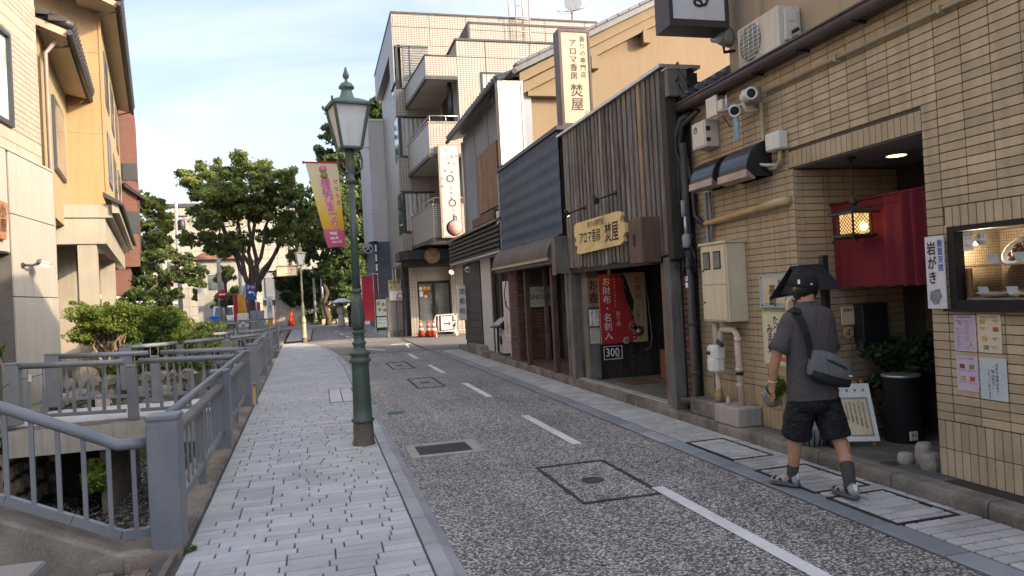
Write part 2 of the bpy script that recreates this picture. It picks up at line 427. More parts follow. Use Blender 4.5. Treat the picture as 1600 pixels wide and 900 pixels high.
sheet('far_pavement', [(3.0, 33.6), (9, 33.6), (9, 50), (2.4, 50)], .012, M('pale_paving', (.33, .33, .33), .8, .1, 2, 60, .15))
sheet('bank_paving', [(-40, -20), (CX0 - .25, -20), (CX0 - .25, 48), (-40, 48)], .0, M('bank_soil', (.17, .15, .12), .9, .25, 1.5, 40, .3, .4))
# road markings
mk = 0
def dash(x, y, l, w=.11, rot=0):
    mb = MB(); c, s_ = math.cos(rot), math.sin(rot)
    P = [(-w / 2, 0), (w / 2, 0), (w / 2, l), (-w / 2, l)]
    mb.add([(x + a * c - b_ * s_, y + a * s_ + b_ * c, .0085) for a, b_ in P], [(0, 1, 2, 3)])
    return struct('road_marking', mb, m_white)
for y, l in ((3.2, 2.39), (7.5, 2.1), (11.65, 2.15), (15.95, 2.1), (20.2, 2.0)): dash(2.66 if y < 15 else 2.62, y, l)
for i, y in enumerate((31.8, 35, 38.4, 42)): dash(1.55 - .16 * i, y, 1.7, .12, .05)
dash(2.1, 24.6, 2.2, .12, .35)
mb = MB()                                                           # turning arrow on the crossing
mb.add([(2.95, 25.2, .0085), (3.03, 25.2, .0085), (3.18, 27.2, .0085), (3.08, 27.25, .0085)], [(0, 1, 2, 3)])
mb.add([(2.5, 27.3, .0085), (3.3, 27.0, .0085), (3.3, 27.3, .0085), (2.7, 27.6, .0085)], [(0, 1, 2, 3)])
struct('road_arrow', mb, m_white)

# ---------------------------------------------------------------- left pavement: bed, pavers, kerb stones
lp_out = [(CX1 + .36, -6)] + kerb_curve + [(-1.25, 33)]
left_pav = struct('left_pavement', MB().add([(x, y, .055) for x, y in [(-.97, -6), (.64, -6)] + kerb_curve[1:] + [(-1.36, 32.6)]], [tuple(range(2 + len(kerb_curve)))]), m_joint)
def kx(y):
    for (a, b), (c, d) in zip(kerb_curve, kerb_curve[1:]):
        if b <= y <= d: return a + (c - a) * (y - b) / (d - b)
    return .62
def ex(y): return -.93 - max(0, (y - 5.4)) * .0195                  # outer edge, at the canal kerb
pav = []; y = 2.6; rr = random.Random(3)
while y < 31.5:
    x = ex(y) + .01; xe = kx(y) - .03; first = True
    while x < xe - .05:
        l = rr.choice((.30, .30, .20, .30, .24)) if not first else rr.choice((.12, .2, .28)); first = False
        l = min(l, xe - x)
        if xe - x - l < .07: l = xe - x
        if 12.1 < y < 14.0 and .13 <= x < .545: x = .545; continue
        if 12.1 < y < 14.0 and x < .13 < x + l: l = .13 - x
        if l > .03:
            dz = rr.uniform(0, .004)
            pav.append((x + .005, x + l - .005, y + .006, y + .103, .03, .066 + dz))
        x += l
    y += .108
lay(left_pav, pav, 'paver', m_paver, 300, .004, 'paver_field')
sl = [(x, x + .19, 12.22, 14.0, .03, .068) for x in (.14, .345)]
for b in sl: part('paving_slab', MB().box(*b, .004), m_paver, left_pav)
ks = None; y = 1.8; i = 0
while y < 31:
    l = .6 if y < 20 else 1.0
    x0, x1 = kx(y), kx(y + l - .008); mb = MB(); z0 = -.05
    for xx, yy in ((x0, y), (x1, y + l - .008)):
        pass
    pr_ = lambda xx, yy: [(xx - .02, yy, -.05), (xx + .17, yy, -.05), (xx + .17, yy, .012), (xx + .10, yy, .055), (xx + .08, yy, .066), (xx - .02, yy, .068)]
    mb.loft([pr_(x0, y), pr_(x1, y + l - .008)][::-1], sm=False)
    part('kerb_stone', mb, m_kerb, left_pav); y += l
# far pavement on the canal side past the crossing
sheet('far_left_pavement', [(-1.4, 33.4), (-.35, 34), (-.35, 49), (-1.6, 49)], .06, M('pale_paving', (.33, .33, .33)))

# ---------------------------------------------------------------- right pavement, gutter strip, kerb and plinth
rp = struct('right_pavement', MB().add([(3.46, -6, .012), (4.26, -6, .012), (4.26, 22.6, .012), (3.46, 22.6, .012)], [(0, 1, 2, 3)]), m_joint)
FR = [(3.62, 4.14, 4.02, 4.72), (3.62, 4.14, 4.85, 5.65), (3.66, 4.1, 6.05, 6.95)]       # iron-framed access covers filled with paving
pav = []; y = 2.4
while y < 22.4:
    x = 3.665; first = True
    while x < 4.2:
        l = rr.choice((.2, .2, .3)) if not first else rr.choice((.1, .15, .2)); first = False
        l = min(l, 4.225 - x)
        if 4.225 - x - l < .06: l = 4.225 - x
        pav.append((x + .007, x + l - .007, y + .008, y + .101, -.01, .022 + rr.uniform(0, .004))); x += l
    y += .108
lay(rp, pav, 'paver', m_paver2, 300, .004, 'paver_field')
y = 2.3
while y < 22.5:
    part('gutter_stone', MB().box(3.47, 3.655, y, y + .59, -.03, .018 + random.uniform(0, .003), .006), m_kerb if 6.65 < y < 7.2 else m_gutter, rp); y += .6
for x0, x1, y0, y1 in FR:
    mb = MB(); w = .022
    mb.box(x0, x1, y0, y0 + w, 0, .0295).box(x0, x1, y1 - w, y1, 0, .0295).box(x0, x0 + w, y0 + w, y1 - w, 0, .0295).box(x1 - w, x1, y0 + w, y1 - w, 0, .0295)
    part('access_frame', mb, m_iron, rp)
KX = 4.235
y = 2.2; kerb = struct('right_kerb', MB().box(4.25, 4.36, -6, 22.6, -.1, .1), m_kerb)
while y < 8.2:
    l = .85
    prf = lambda yy: [(KX, yy, -.05), (KX + .16, yy, -.05), (KX + .16, yy, .132), (KX + .03, yy, .132), (KX + .008, yy, .12), (KX, yy, .09)]
    part('kerb_stone', MB().loft([prf(y), prf(y + l - .012)][::-1], sm=False), m_mossy, kerb); y += l
sheet('restaurant_forecourt', [(4.38, -6), (5.9, -6), (5.9, 8.25), (4.38, 8.25)], .128, m_wash)
y = 8.26
while y < 22.3:
    part('kerb_stone', MB().box(KX + .01, KX + .17, y, y + 1.19, -.05, .15 + random.uniform(0, .006), .012), m_mossy, kerb); y += 1.2
sheet('shop_forecourt', [(4.38, 8.25), (6.6, 8.25), (6.6, 22.4), (4.38, 22.4)], .145, M('exposed_gravel_floor', (.15, .14, .12), .85, .2, 3, 110, .5, .3))

# street ironwork set in the road
def grate():
    t = thing('drain_cover', 'square iron drain grate in a pale concrete frame beside the lamp post', 'drain cover', (1.25, 7.95, .01))
    o = [(.90, 7.65), (1.68, 7.65), (1.68, 8.32), (.90, 8.32)]
    mb = MB(); mb.box(.88, 1.66, 7.66, 7.76, -.02, .014).box(.88, 1.66, 8.26, 8.36, -.02, .014).box(.88, .98, 7.76, 8.26, -.02, .014).box(1.56, 1.66, 7.76, 8.26, -.02, .014)
    part('concrete_frame', mb, m_conc, t)
    mb = MB(); mb.box(.98, 1.56, 7.76, 8.26, -.03, .004)
    part('iron_bed', mb, m_iron, t)
    a = part('grate_bar', MB().box(-.26, .26, -.006, .006, -.008, .008), m_dkmetal, t, at=(1.27, 7.80, .006))
    for k in range(1, 17): again(a, t, (1.27, 7.80 + k * .0262, .006))
grate()
t = thing('manhole_cover', 'round iron lid inside a rusty square outline in the near lane', 'manhole cover', (2.27, 6.05, .005))
mb = MB(); x0, x1, y0, y1 = 1.95, 2.62, 5.42, 6.70; w = .035
for a, b in (((x0, y0), (x1, y0)), ((x1, y0), (x1, y1)), ((x1, y1), (x0, y1)), ((x0, y1), (x0, y0))):
    n = 14; P = []
    for k in range(n):
        u0, u1 = k / n, (k + 1) / n
        A = Vector((a[0] + (b[0] - a[0]) * u0, a[1] + (b[1] - a[1]) * u0, .004)); B = Vector((a[0] + (b[0] - a[0]) * u1, a[1] + (b[1] - a[1]) * u1, .004))
        mb.beam(A, B, w * random.uniform(.7, 1.3), .008)
part('cut_outline', mb, M('rusty_seam', (.055, .045, .04), .85, .4, 6, 60, .4, .4), t)
part('lid', MB().lathe([(.10, -.02), (.10, .006), (.088, .007), (.086, .004), (.0, .004)], (2.27, 6.05, 0), 24), M('rusty_iron', (.07, .05, .04), .75, .3, 20, 120, .4, .5), t)
for nm, x0, x1, y0, y1 in (('square seam round a small lid beyond the second dash', 1.75, 2.25, 13.6, 15.3), ('square seam in the road near the far crossing', 1.7, 2.2, 17.6, 19.6)):
    mb = MB()
    for a, b in (((x0, y0), (x1, y0)), ((x1, y0), (x1, y1)), ((x1, y1), (x0, y1)), ((x0, y1), (x0, y0))): mb.beam((*a, .004), (*b, .004), .04, .008)
    t = thing('manhole_cover', nm, 'manhole cover', ((x0 + x1) / 2, (y0 + y1) / 2, .004)); part('cut_outline', mb, MAT['rusty_seam'], t)
    part('lid', MB().lathe([(.1, -.02), (.1, .006), (0, .006)], ((x0 + x1) / 2, (y0 + y1) / 2, 0), 20), MAT['rusty_iron'], t)
t = thing('valve_lid', 'small round green valve lid in the road beyond the drain grate', 'valve cover', (1.05, 10.9, .004))
part('lid', MB().lathe([(.13, -.02), (.13, .006), (.11, .008), (0, .008)], (1.05, 10.9, 0), 20), M('green_iron', (.05, .10, .08), .7, .2), t)
t = thing('valve_lid', 'rusty round lid in the forecourt beside the stacked stones', 'valve cover', (4.46, 5.0, .13))
part('lid', MB().lathe([(.075, -.02), (.075, .004), (0, .004)], (4.46, 5.0, .129), 18), MAT['rusty_iron'], t)

# ---------------------------------------------------------------- canal
WZ = -1.35
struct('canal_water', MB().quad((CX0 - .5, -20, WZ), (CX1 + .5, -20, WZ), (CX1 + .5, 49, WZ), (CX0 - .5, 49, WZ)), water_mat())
cw = struct('canal_wall', MB().box(CX1, CX1 + .12, -20, 48, -2, -.03).box(CX1 - .02, CX1 + .12, 47.8, 48.2, -2, -.02).box(CX0, CX1, 48, 48.3, -2, -.02), m_mossy)
bank = struct('canal_bank', MB().box(CX0 - .3, CX0 - .12, -20, 48, -2, -.01), m_earth)
m_stone = M('canal_stone', (.20, .18, .15), .9, .3, 2, 40, .3, .5, dirt=.5, dirtcol=(.06, .065, .04), rnd=.25)
rs = random.Random(11); z = -1.6
while z < .0:
    h = rs.uniform(.2, .3); y = 3.0 + rs.uniform(0, .3)
    while y < 22:
        l = rs.uniform(.24, .46); mb = MB()
        cx = CX0 - .12 + rs.uniform(-.03, .03); ring = []
        n = 7; pts0 = []; pts1 = []
        for k in range(n):
            a = 2 * math.pi * k / n + .3; rr2 = rs.uniform(.43, .52)
            pts0.append((cx - .1, y + l / 2 + math.cos(a) * l * rr2 * 1.05, z + h / 2 + math.sin(a) * h * rr2 * 1.05)); pts1.append((cx + .09, y + l / 2 + math.cos(a) * l * rr2 * .78, z + h / 2 + math.sin(a) * h * rr2 * .78))
        mb.loft([pts0, pts1], sm=False)
        if y < 8 or y > 10: part('stone', mb, m_stone, bank)
        y += l + .012
    z += h + .01
# kerb beam carrying the railing along the pavement
def kerb_beam(y0, y1):
    mb = MB(); n = max(2, int((y1 - y0) / 1.5)); rings = []
    for k in range(n + 1):
        y = y0 + (y1 - y0) * k / n; e = ex(y)
        rings.append([(e - .34, y, -.45), (e, y, -.45), (e, y, .085), (e - .02, y, .105), (e - .05, y, .11), (e - .34, y, .115)])
    mb.loft(rings[::-1], sm=False); return struct('railing_kerb', mb, m_mossy)
kerb_beam(5.2, 12.75); kerb_beam(14.2, 21.4); kerb_beam(26.4, 28.0); kerb_beam(31, 46)
# ================================================================ blue-grey railings of the canal
POSTME = {}
def post(t, x, y, z0, z1, w=.20, rot=0):
    k = (w, round(z1 - z0, 2), round(rot, 2))
    c, s_ = math.cos(rot), math.sin(rot)
    if k not in POSTME:
        h = z1 - z0; ax = (c, s_, 0); ay = (-s_, c, 0)
        a = MB().obox((0, 0, (h - .05) / 2), ax, ay, (0, 0, 1), w, w, h - .05, .008)
        b = MB().obox((0, 0, h - .045), ax, ay, (0, 0, 1), w * .93, w * .93, .02).obox((0, 0, h - .018), ax, ay, (0, 0, 1), w * 1.03, w * 1.03, .036, .008)
        POSTME[k] = (mesh_of('post', a, m_rail, (0, 0, 0)), mesh_of('cap', b, m_rail, (0, 0, 0)))
    o = bpy.data.objects.new('post', POSTME[k][0]); link(o, t); o.location = Vector((x, y, z0)) - wloc(t); WL[o.name] = Vector((x, y, z0))
    q = bpy.data.objects.new('cap', POSTME[k][1]); link(q, o); return o
BARME = {}
def bar(t, p, h, flat, ang):
    k = (round(h, 2), flat, round(ang, 2))
    if k not in BARME:
        c, s_ = math.cos(ang), math.sin(ang); mb = MB()
        if flat:      # forged bar: broad foot tapering to a thin neck
            rings = []
            for z, w in ((0, .026), (h * .48, .026), (h * .66, .006), (h, .006)):
                rings.append([(c * w * i - s_ * .006 * j, s_ * w * i + c * .006 * j, z) for i, j in ((-1, -1), (1, -1), (1, 1), (-1, 1))])
            mb.loft(rings, sm=False)
        else: mb.obox((0, 0, h / 2), (c, s_, 0), (-s_, c, 0), (0, 0, 1), .028, .016, h)
        BARME[k] = mesh_of('bar', mb, m_rail, (0, 0, 0))
    o = bpy.data.objects.new('bar', BARME[k]); link(o, t); o.location = Vector(p) - wloc(t); return o
def rail_run(t, P, flat=False, low=.20, top=.93, mid=.72, sp=.2, posts=True, ph=.9, handr=.034):
    """P: post feet. Between neighbours: round handrail, flat middle board (or none), bottom rail and bars."""
    P = [Vector(p) for p in P]
    for i, (a, b) in enumerate(zip(P, P[1:])):
        d = (b - a); L = d.length; u = d / L; a2 = a + u * .1; b2 = b - u * .1; up = Vector((0, 0, 1)); ang = math.atan2(u.y, u.x)
        mb = MB(); 
        mb.tube([a2 + up * (top - .06), b2 + up * (top - .06)], handr, 10); part('handrail', mb, m_rail, t)
        if mid: part('middle_rail', MB().beam(a2 + up * mid, b2 + up * mid, .085, .05, bev=.006), m_rail_top if not flat else m_rail, t)
        part('bottom_rail', MB().beam(a2 + up * low, b2 + up * low, .05, .055, bev=.005), m_rail, t)
        n = max(2, int(L / sp)); hb = (mid or top - .08) - low
        for k in range(1, n):
            q = a + d * (k / n); bar(t, q + up * low, hb, flat, ang)
    if posts:
        for p in P: post(t, p.x, p.y, p.z, p.z + ph)
m_rail_top = M('weathered_rail_board', (.15, .16, .165), .6, .3, 3, 40, .3, .3, dirt=.6, dirtcol=(.20, .17, .12))
def RX(y): return -1.03 - max(0, y - 5.4) * .019
t = thing('canal_railing', 'nearest blue-grey canal railing, with the big worn corner post in front', 'railing', (RX(5.4), 5.4, .1), 'railings along the pavement')
rail_run(t, [(RX(y), y, .09) for y in (5.38, 8.84, 12.35)], sp=.23)
for y in (7.1, 10.6): part('mid_post', MB().box(RX(y) - .03, RX(y) + .03, y - .03, y + .03, .1, .79), m_rail, t)
t = thing('canal_railing', 'second blue-grey canal railing along the pavement, beyond the lit foot lamp', 'railing', (RX(14.5), 14.5, .1), 'railings along the pavement')
rail_run(t, [(RX(y), y, .09) for y in (14.5, 17.56, 20.4)], sp=.25)
t = thing('canal_railing', 'far blue-grey canal railing ending by the crossing', 'railing', (RX(27), 27, .1), 'railings along the pavement')
rail_run(t, [(RX(24.2) - .1, 24.2, .09), (RX(27.2), 27.2, .09)], sp=.25); 
# bridge railings
t = thing('bridge_railing', 'arched railing of the nearest footbridge, rising towards the left edge', 'railing', (-1.35, 5.4, .2), 'footbridge railings')
up = Vector((0, 0, 1)); prof = [(-1.10, .0), (-1.33, .0), (-1.62, .14), (-2.0, .315), (-2.45, .47), (-2.9, .52), (-3.35, .47), (-3.8, .315), (-4.2, .12), (-4.5, .0)]
YR = 5.42
mb = MB().tube([(x, YR, .80 + z) for x, z in prof], .038, 12); part('handrail', mb, m_rail, t)
mb = MB()
for (a, b), (c, d) in zip(prof, prof[1:]): mb.beam((a, YR, .20 + b), (c + .004, YR, .20 + d), .05, .06)
part('bottom_rail', mb, m_rail, t)
x = -1.24
while x > -4.45:
    for (a, b), (c, d) in zip(prof, prof[1:]):
        if c <= x <= a:
            z = b + (d - b) * (a - x) / (a - c); bar(t, (x, YR, .2 + z), .60, False, 0)
    x -= .149
post(t, -4.6, YR, .1, 1.0)
t = thing('bridge_railing', 'near side railing of the nearest footbridge, only its dusty post top in view', 'railing', (-.93, 2.3, .1), 'footbridge railings')
post(t, -1.03, 2.64, -.05, .875, .24)
part('handrail', MB().tube([(-1.14, 2.64, .76), (-1.35, 2.64, .76), (-1.9, 2.64, 1.0), (-2.9, 2.64, 1.25)], .038, 10), m_rail, t)
def bridge_rail(label, A, B, n, flat=True, mid=None, sp=.185, z=.09):
    t = thing('bridge_railing', label, 'railing', A, 'footbridge railings')
    A = Vector(A); B = Vector(B)
    rail_run(t, [A + (B - A) * (k / n) for k in range(n + 1)], flat, .12, .93, mid, sp, posts=False, ph=.9, handr=.045)
    post(t, A.x, A.y, A.z, A.z + .93)
    for k in range(1, n):
        q = A + (B - A) * (k / n); post(t, q.x, q.y, q.z - .02, q.z + .82, .14)
    return t
bridge_rail('front railing of the flat footbridge to the grey panelled shop, with tapered bars', (-4.42, 12.42, .1), (RX(12.4) - .03, 12.42, .02), 2)
bridge_rail('back railing of the flat footbridge to the grey panelled shop', (-4.48, 14.35, .12), (RX(14.4) - .03, 14.35, .03), 2)
bridge_rail('front railing of the slanting footbridge beside the yellow-green shrubs', (-3.85, 16.6, .1), (RX(20.3) - .03, 20.2, .06), 3)
bridge_rail('back railing of the slanting footbridge beyond the shrubs', (-4.1, 21.0, .1), (RX(24) - .12, 24.0, .06), 3)
bridge_rail('distant railing over the canal, below the clipped hedge', (-6.4, 34.0, .1), (-2.3, 36.5, .1), 4)
bridge_rail('most distant railing over the canal, running towards the white junction box', (-6.0, 40.0, .1), (-2.2, 41.5, .1), 4)
# decks
m_deck = M('deck_tile', (.5, .5, .5), .8, .1, 2, 80, .15)
m_brickpav = M('brown_paving_brick', (.26, .19, .14), .85, .2, 3, 90, .25, .2, rnd=.2)
d = struct('footbridge_near', MB().add([], []), m_mossy)
mb = MB(); rings = []
for x, z in [(-.98, 0)] + prof[1:]:
    rings.append([(x, 5.55, -.28 + z), (x, 5.27, -.28 + z), (x, 5.27, .10 + z), (x, 5.30, .12 + z), (x, 5.55, .12 + z)])
mb.loft(rings, sm=False); part('edge_beam', mb, m_mossy, d)
mb = MB()
for (a, b), (c, e) in zip([(-.98, -.05)] + prof[1:], prof[1:]): mb.quad((c, 2.2, max(0, e - .24) - .01), (a, 2.2, max(0, b - .24) - .01), (a, 5.28, max(0, b - .24) - .01), (c, 5.28, max(0, e - .24) - .01))
part('deck', mb, m_joint, d)
rr = random.Random(5)
for k in range(14):
    for j in range(9):
        x = -1.02 - .105 * k; y = 3.2 + j * .215 + (.1 if k % 2 else 0); z = max(0, np.interp(-x, [-p[0] for p in prof], [p[1] for p in prof]) - .24) + .02
        part('brick', MB().box(x - .098, x, y, y + .207, z - .06, z + .004, .004), m_brickpav, d)
mb = MB().box(-1.0, -.96, 2.56, 5.26, -.05, .10); part('edge_board', mb, m_mossy, d)
d = struct('footbridge_flat', MB().box(-4.75, -.99, 12.3, 14.5, -.1, .035), m_mossy)
part('edge_beam', MB().box(-4.5, -1.15, 12.27, 12.55, -.36, .02), m_conc, d)
part('abutment', MB().box(-3.35, -3.2, 12.6, 14.45, -1.6, -.1), m_mossy, d)
part('tunnel_shade', MB().box(-4.5, -3.36, 14.3, 14.45, -1.6, -.1), m_dark, d)  # near-black sheet: the shade under the bridge is put into its colour
for k in range(18):
    for j in range(6): part('deck_tile', MB().box(-4.7 + k * .2, -4.508 + k * .2, 12.62 + j * .3, 12.91 + j * .3, .03, .05, .004), m_deck, d)
d = struct('footbridge_slanting', MB().prism([(-4.4, 16.4, .04), (-1.2, 20.5, .04), (-1.2, 24, .04), (-4.4, 21, .04)], (0, 0, -.3)), m_conc)
# foot lamp between two railings
t = thing('foot_lamp', 'low orange-lit foot lamp box between two canal railings', 'lamp', (-1.08, 12.78, .1))
part('housing', MB().box(-1.14, -1.02, 12.72, 12.86, .0, .42, .01), m_rail, t)
part('lens', MB().box(-1.12, -1.04, 12.705, 12.72, .06, .36), M('amber_lens', (.75, .42, .15), .4, .05), t)
# ================================================================ left bank: garden, shop, yellow house, brick block
m_panel = M('grey_siding', (.295, .28, .245), .6, .06, .8, 80, .05, .05, streak=.12, dirtcol=(.25, .23, .2), rnd=.03)
m_tile_l = M('cream_tile', (.30, .255, .20), .45, .06, 2, 60, .05, .06, rnd=.05)
m_yellow = M('yellow_siding', (.28, .185, .09), .75, .08, .8, 45, .12, .35, streak=.25, dirtcol=(.15, .10, .05))
m_yellow2 = M('pale_yellow_siding', (.28, .215, .12), .75, .06, .8, 45, .10, .3)
m_concl = M('fair_faced_concrete', (.27, .245, .20), .8, .12, 1.2, 80, .1, .12, streak=.45, dirtcol=(.18, .16, .13))
m_roof = M('dark_roof_tile', (.028, .025, .024), .5, .2, 4, 60, .2, .1, rnd=.15, spec=.5)
m_copper = M('pinkish_fascia', (.42, .26, .19), .6, .15, 3, 50, .15, .1)
m_frame = M('dark_window_frame', (.035, .04, .045), .4, .1)
m_glass = glass('window_glass', (.10, .12, .13))
m_pipe = M('brown_pipe', (.20, .15, .12), .45, .1)
m_brickred = gridmat('red_brick', (.13, .045, .03), (.10, .07, .055), .24, .075, .01, .5, .8)
m_soffit = M('cream_soffit', (.50, .40, .28), .8, .06)
# --- garden terrace above the canal
gp = [(-9, 16.75), (-4.9, 16.62), (-2.65, 16.85), (-2.25, 20.5), (-2.7, 27), (-4.4, 30), (-4.4, 47), (-9, 47)]
gar = struct('garden_terrace', MB().prism([(x, y, .30) for x, y in gp], (0, 0, -2)), m_earth)
rs = random.Random(4)
def stones(a, b, z0, z1, out):
    a = Vector((a[0], a[1], 0)); b = Vector((b[0], b[1], 0)); u = (b - a).normalized(); L = (b - a).length; o = Vector(out).normalized(); z = z0
    while z < z1:
        h = rs.uniform(.16, .28); s_ = -rs.uniform(0, .15)
        while s_ < L:
            l = rs.uniform(.18, .42); n = 7; r0 = []; r1 = []
            for k in range(n):
                q = 2 * math.pi * k / n + rs.uniform(-.2, .2); rr_ = rs.uniform(.45, .53)
                for lst, m, d in ((r0, 1.05, -.12), (r1, .74, rs.uniform(.05, .10))):
                    p = a + u * (s_ + l / 2 + math.cos(q) * l * rr_ * m) + o * d; lst.append((p.x, p.y, z + h / 2 + math.sin(q) * h * rr_ * m))
            part('stone', MB().loft([r0, r1], sm=False), m_stone, gar); s_ += l + .008
        z += h
stones((-4.95, 16.66), (-2.6, 16.86), -.75, .28, (0, -1, 0)); 
struct('garden_wall_footing', MB().box(-4.9, -2.4, 16.95, 17.2, -2, .0), m_stone)

# --- grey panelled shop with cream tiles above
t = thing('shop_building', 'grey panelled shop with cream tiled upper floor at the left edge', 'building', (-7, 14, 0))
part('body', MB().box(-12, -5.03, 4, 12.45, 0, 4.56).box(-12, -5.03, 14.32, 16.52, 0, 4.56).box(-12, -5.03, 12.45, 14.32, 2.8, 4.56).box(-12, -5.5, 12.45, 14.32, 0, 2.8), M('panel_gap', (.09, .085, .08), .8), t)
part('upper_wall', MB().box(-12, -5.165, 4, 13.1, 4.56, 10.5).box(-12, -5.165, 14.98, 16.42, 4.56, 10.5).box(-12, -5.165, 13.1, 14.98, 4.56, 5.12).box(-12, -5.165, 13.1, 14.98, 6.82, 10.5), M('tile_grout', (.33, .27, .2), .9), t)
pan = []; cols = [14.32 + .44 * k for k in range(5)] + [16.525]
zz = [0, .62, 2.06, 3.5, 4.58]
for z0, z1 in zip(zz, zz[1:]):
    for y0, y1 in zip(cols, cols[1:]): pan.append((-5.03, -5.0, y0 + .007, y1 - .007, z0 + .007, z1 - .007))
    for k in range(10):
        y0 = 8.05 + k * .44; pan.append((-5.03, -5.0, y0 + .004, y0 + .436, z0 + .004, z1 - .004))
for y0 in (12.45, 12.89, 13.33, 13.77): pan.append((-5.03, -5.0, y0 + .004, min(y0 + .436, 14.32), 2.82, 4.576))
lay(t, pan, 'wall_panel', m_panel, 300, .003)
part('coping', MB().box(-5.17, -4.985, 4, 16.54, 4.58, 4.62), m_panel, t)
studs = MB()
for z0, z1 in zip(zz, zz[1:]):
    for y0, y1 in zip(cols, cols[1:]):
        for yy in (y0 + .05, y1 - .05):
            for zc in (z0 + .12, z1 - .12, (z0 + z1) / 2): studs.box(-5.0, -4.994, yy - .008, yy + .008, zc - .008, zc + .008)
o = part('panel_screw', studs, m_conc, t, kind='stuff')
til = []
def lrow(z, h, w):
    y = 12.6
    while y < 16.4:
        y1 = min(y + w - .008, 16.42)
        if not (z + h > 5.1 and z < 6.84 and y1 > 13.08 and y < 15.0): til.append((-5.165, -5.15, y, y1, z, z + h - .008))
        y += w
z = 4.64
for r in range(26):
    if 5.05 < z < 5.12: z = 5.12
    tall = z < 5.0 or (6.85 < z < 7.3)
    lrow(z, .225 if tall else .105, .075 if tall else .225); z += .225 if tall else .105
    if z > 9: break
lay(t, til, 'tile', m_tile_l, 300, .003)
w = part('window', MB().box(-5.19, -5.10, 13.1, 13.18, 5.12, 6.82).box(-5.19, -5.10, 14.9, 14.98, 5.12, 6.82).box(-5.19, -5.10, 13.18, 14.9, 5.12, 5.2).box(-5.19, -5.10, 13.18, 14.9, 6.74, 6.82).box(-5.18, -5.12, 14.0, 14.05, 5.2, 6.74), m_frame, t)
part('pane', MB().box(-5.172, -5.165, 13.18, 14.0, 5.2, 6.74).box(-5.172, -5.165, 14.05, 14.9, 5.2, 6.74), glass('pale_glass', (.30, .36, .36)), w)
d = part('door', MB().box(-5.5, -5.46, 12.6, 14.2, .1, 2.6), M('grey_door', (.2, .2, .2), .5, .08), t)
part('handle', MB().box(-5.46, -5.42, 13.4, 13.43, .9, 1.3), m_steel, d)
mb = MB().box(-4.99, -4.96, 14.72, 14.78, .55, .68); part('outdoor_socket', mb, m_alu, t)
t = thing('wooden_sign', 'small carved wooden sign with two characters on the grey panelled wall', 'sign', (-4.95, 13.75, 3.3))
mb = MB().prism([(-4.99, 13.2, 3.02), (-4.99, 13.88, 3.0), (-4.99, 14.02, 3.62), (-4.99, 13.2, 3.66)], (.06, 0, 0)); part('board', mb, wood('sign_board_brown', (.25, .12, .055), .6, axis=1, contrast=.4), t)
text('小原', .24, (-4.925, 13.78, 3.58), (0, 1, 0), (0, 0, 1), m_ink, t, vert=True, bold=.02)
m_gcorr0 = M('flood_case', (.2, .2, .2), .5)
t = thing('floodlight', 'small floodlight switched on, on an arm from the grey panelled wall', 'floodlight', (-4.9, 14.95, 2.55))
part('arm', MB().tube([(-5.0, 14.7, 2.62), (-4.86, 14.75, 2.62), (-4.80, 14.9, 2.65)], .022, 8).lathe([(.05, 0), (.05, .03)], (-5.0, 14.7, 2.62), 12, (1, 0, 0)), m_dkmetal, t)
h = part('head', MB().obox((-4.74, 14.98, 2.67), (.8, .5, -.35), (-.5, .85, 0), (.3, .2, .9), .20, .30, .10, .02), m_gcorr0, t)
part('lamp_glass', MB().obox((-4.715, 14.93, 2.612), (.8, .5, -.35), (-.5, .85, 0), (.3, .2, .9), .16, .25, .012), emit('flood_glow', (1, .75, .38), .55), h)

# --- yellow house (turned 11 degrees, following the canal)
e1 = Vector((-math.sin(R(11)), math.cos(R(11)), 0)); e2 = Vector((math.cos(R(11)), math.sin(R(11)), 0)); NN = Vector((-5.37, 22, 0))
def fb(mb, t0, t1, o0, o1, z0, z1): return mb.obox(NN + e1 * ((t0 + t1) / 2) + e2 * ((o0 + o1) / 2) + Vector((0, 0, (z0 + z1) / 2)), e1, e2, (0, 0, 1), t1 - t0, o1 - o0, z1 - z0)
def fp(t_, o_, z_): return NN + e1 * t_ + e2 * o_ + Vector((0, 0, z_))
t = thing('yellow_house', 'yellow sided house with dark tiled eaves and a concrete canopy on the canal bank', 'house', NN - e2 * 3)
wall = part('wall', fb(fb(MB(), 0, 10.6, -7, 0, 4.4, 10.2), -5.0, 0, -7, -.88, 3.9, 8.0), m_yellow, t)
# the street faces are a paler panelled skin
sk = fb(MB(), -5.0, -.02, -.88, -.862, 3.9, 7.9)
part('street_face', fb(sk, .03, 10.6, .0, .018, 4.5, 9.9), m_yellow2, t)
for o_ in (0.0,): part('corner_trim', fb(MB(), -.02, .06, -.03, .035, 4.4, 10), m_yellow, t)
for z_ in (6.6, 8.8): part('joint_strip', fb(MB(), -.012, .0, -.9, 0, z_, z_ + .02), M('joint_brown', (.3, .2, .09), .8), t)
for t0, t1, z0, z1 in ((1.0, 2.6, 5.4, 6.9), (4.2, 5.8, 5.4, 6.9), (7.4, 9.0, 5.4, 6.9), (1.0, 2.6, 7.7, 9.2), (4.2, 5.8, 7.7, 9.2), (7.4, 9.0, 7.7, 9.2)):
    w = part('window', fb(MB(), t0, t1, .018, .04, z0, z1), m_frame, t); part('pane', fb(MB(), t0 + .06, t1 - .06, .04, .048, z0 + .06, z1 - .06), m_glass, w)
w = part('window', fb(MB(), -3.4, -1.4, -.862, -.80, 5.0, 6.7), m_frame, t); part('pane', fb(MB(), -3.33, -1.47, -.80, -.79, 5.07, 6.63), m_glass, w)
w = part('window', fb(MB(), -5.06, -5.0, -1.65, -1.5, 4.9, 6.6), m_frame, t)
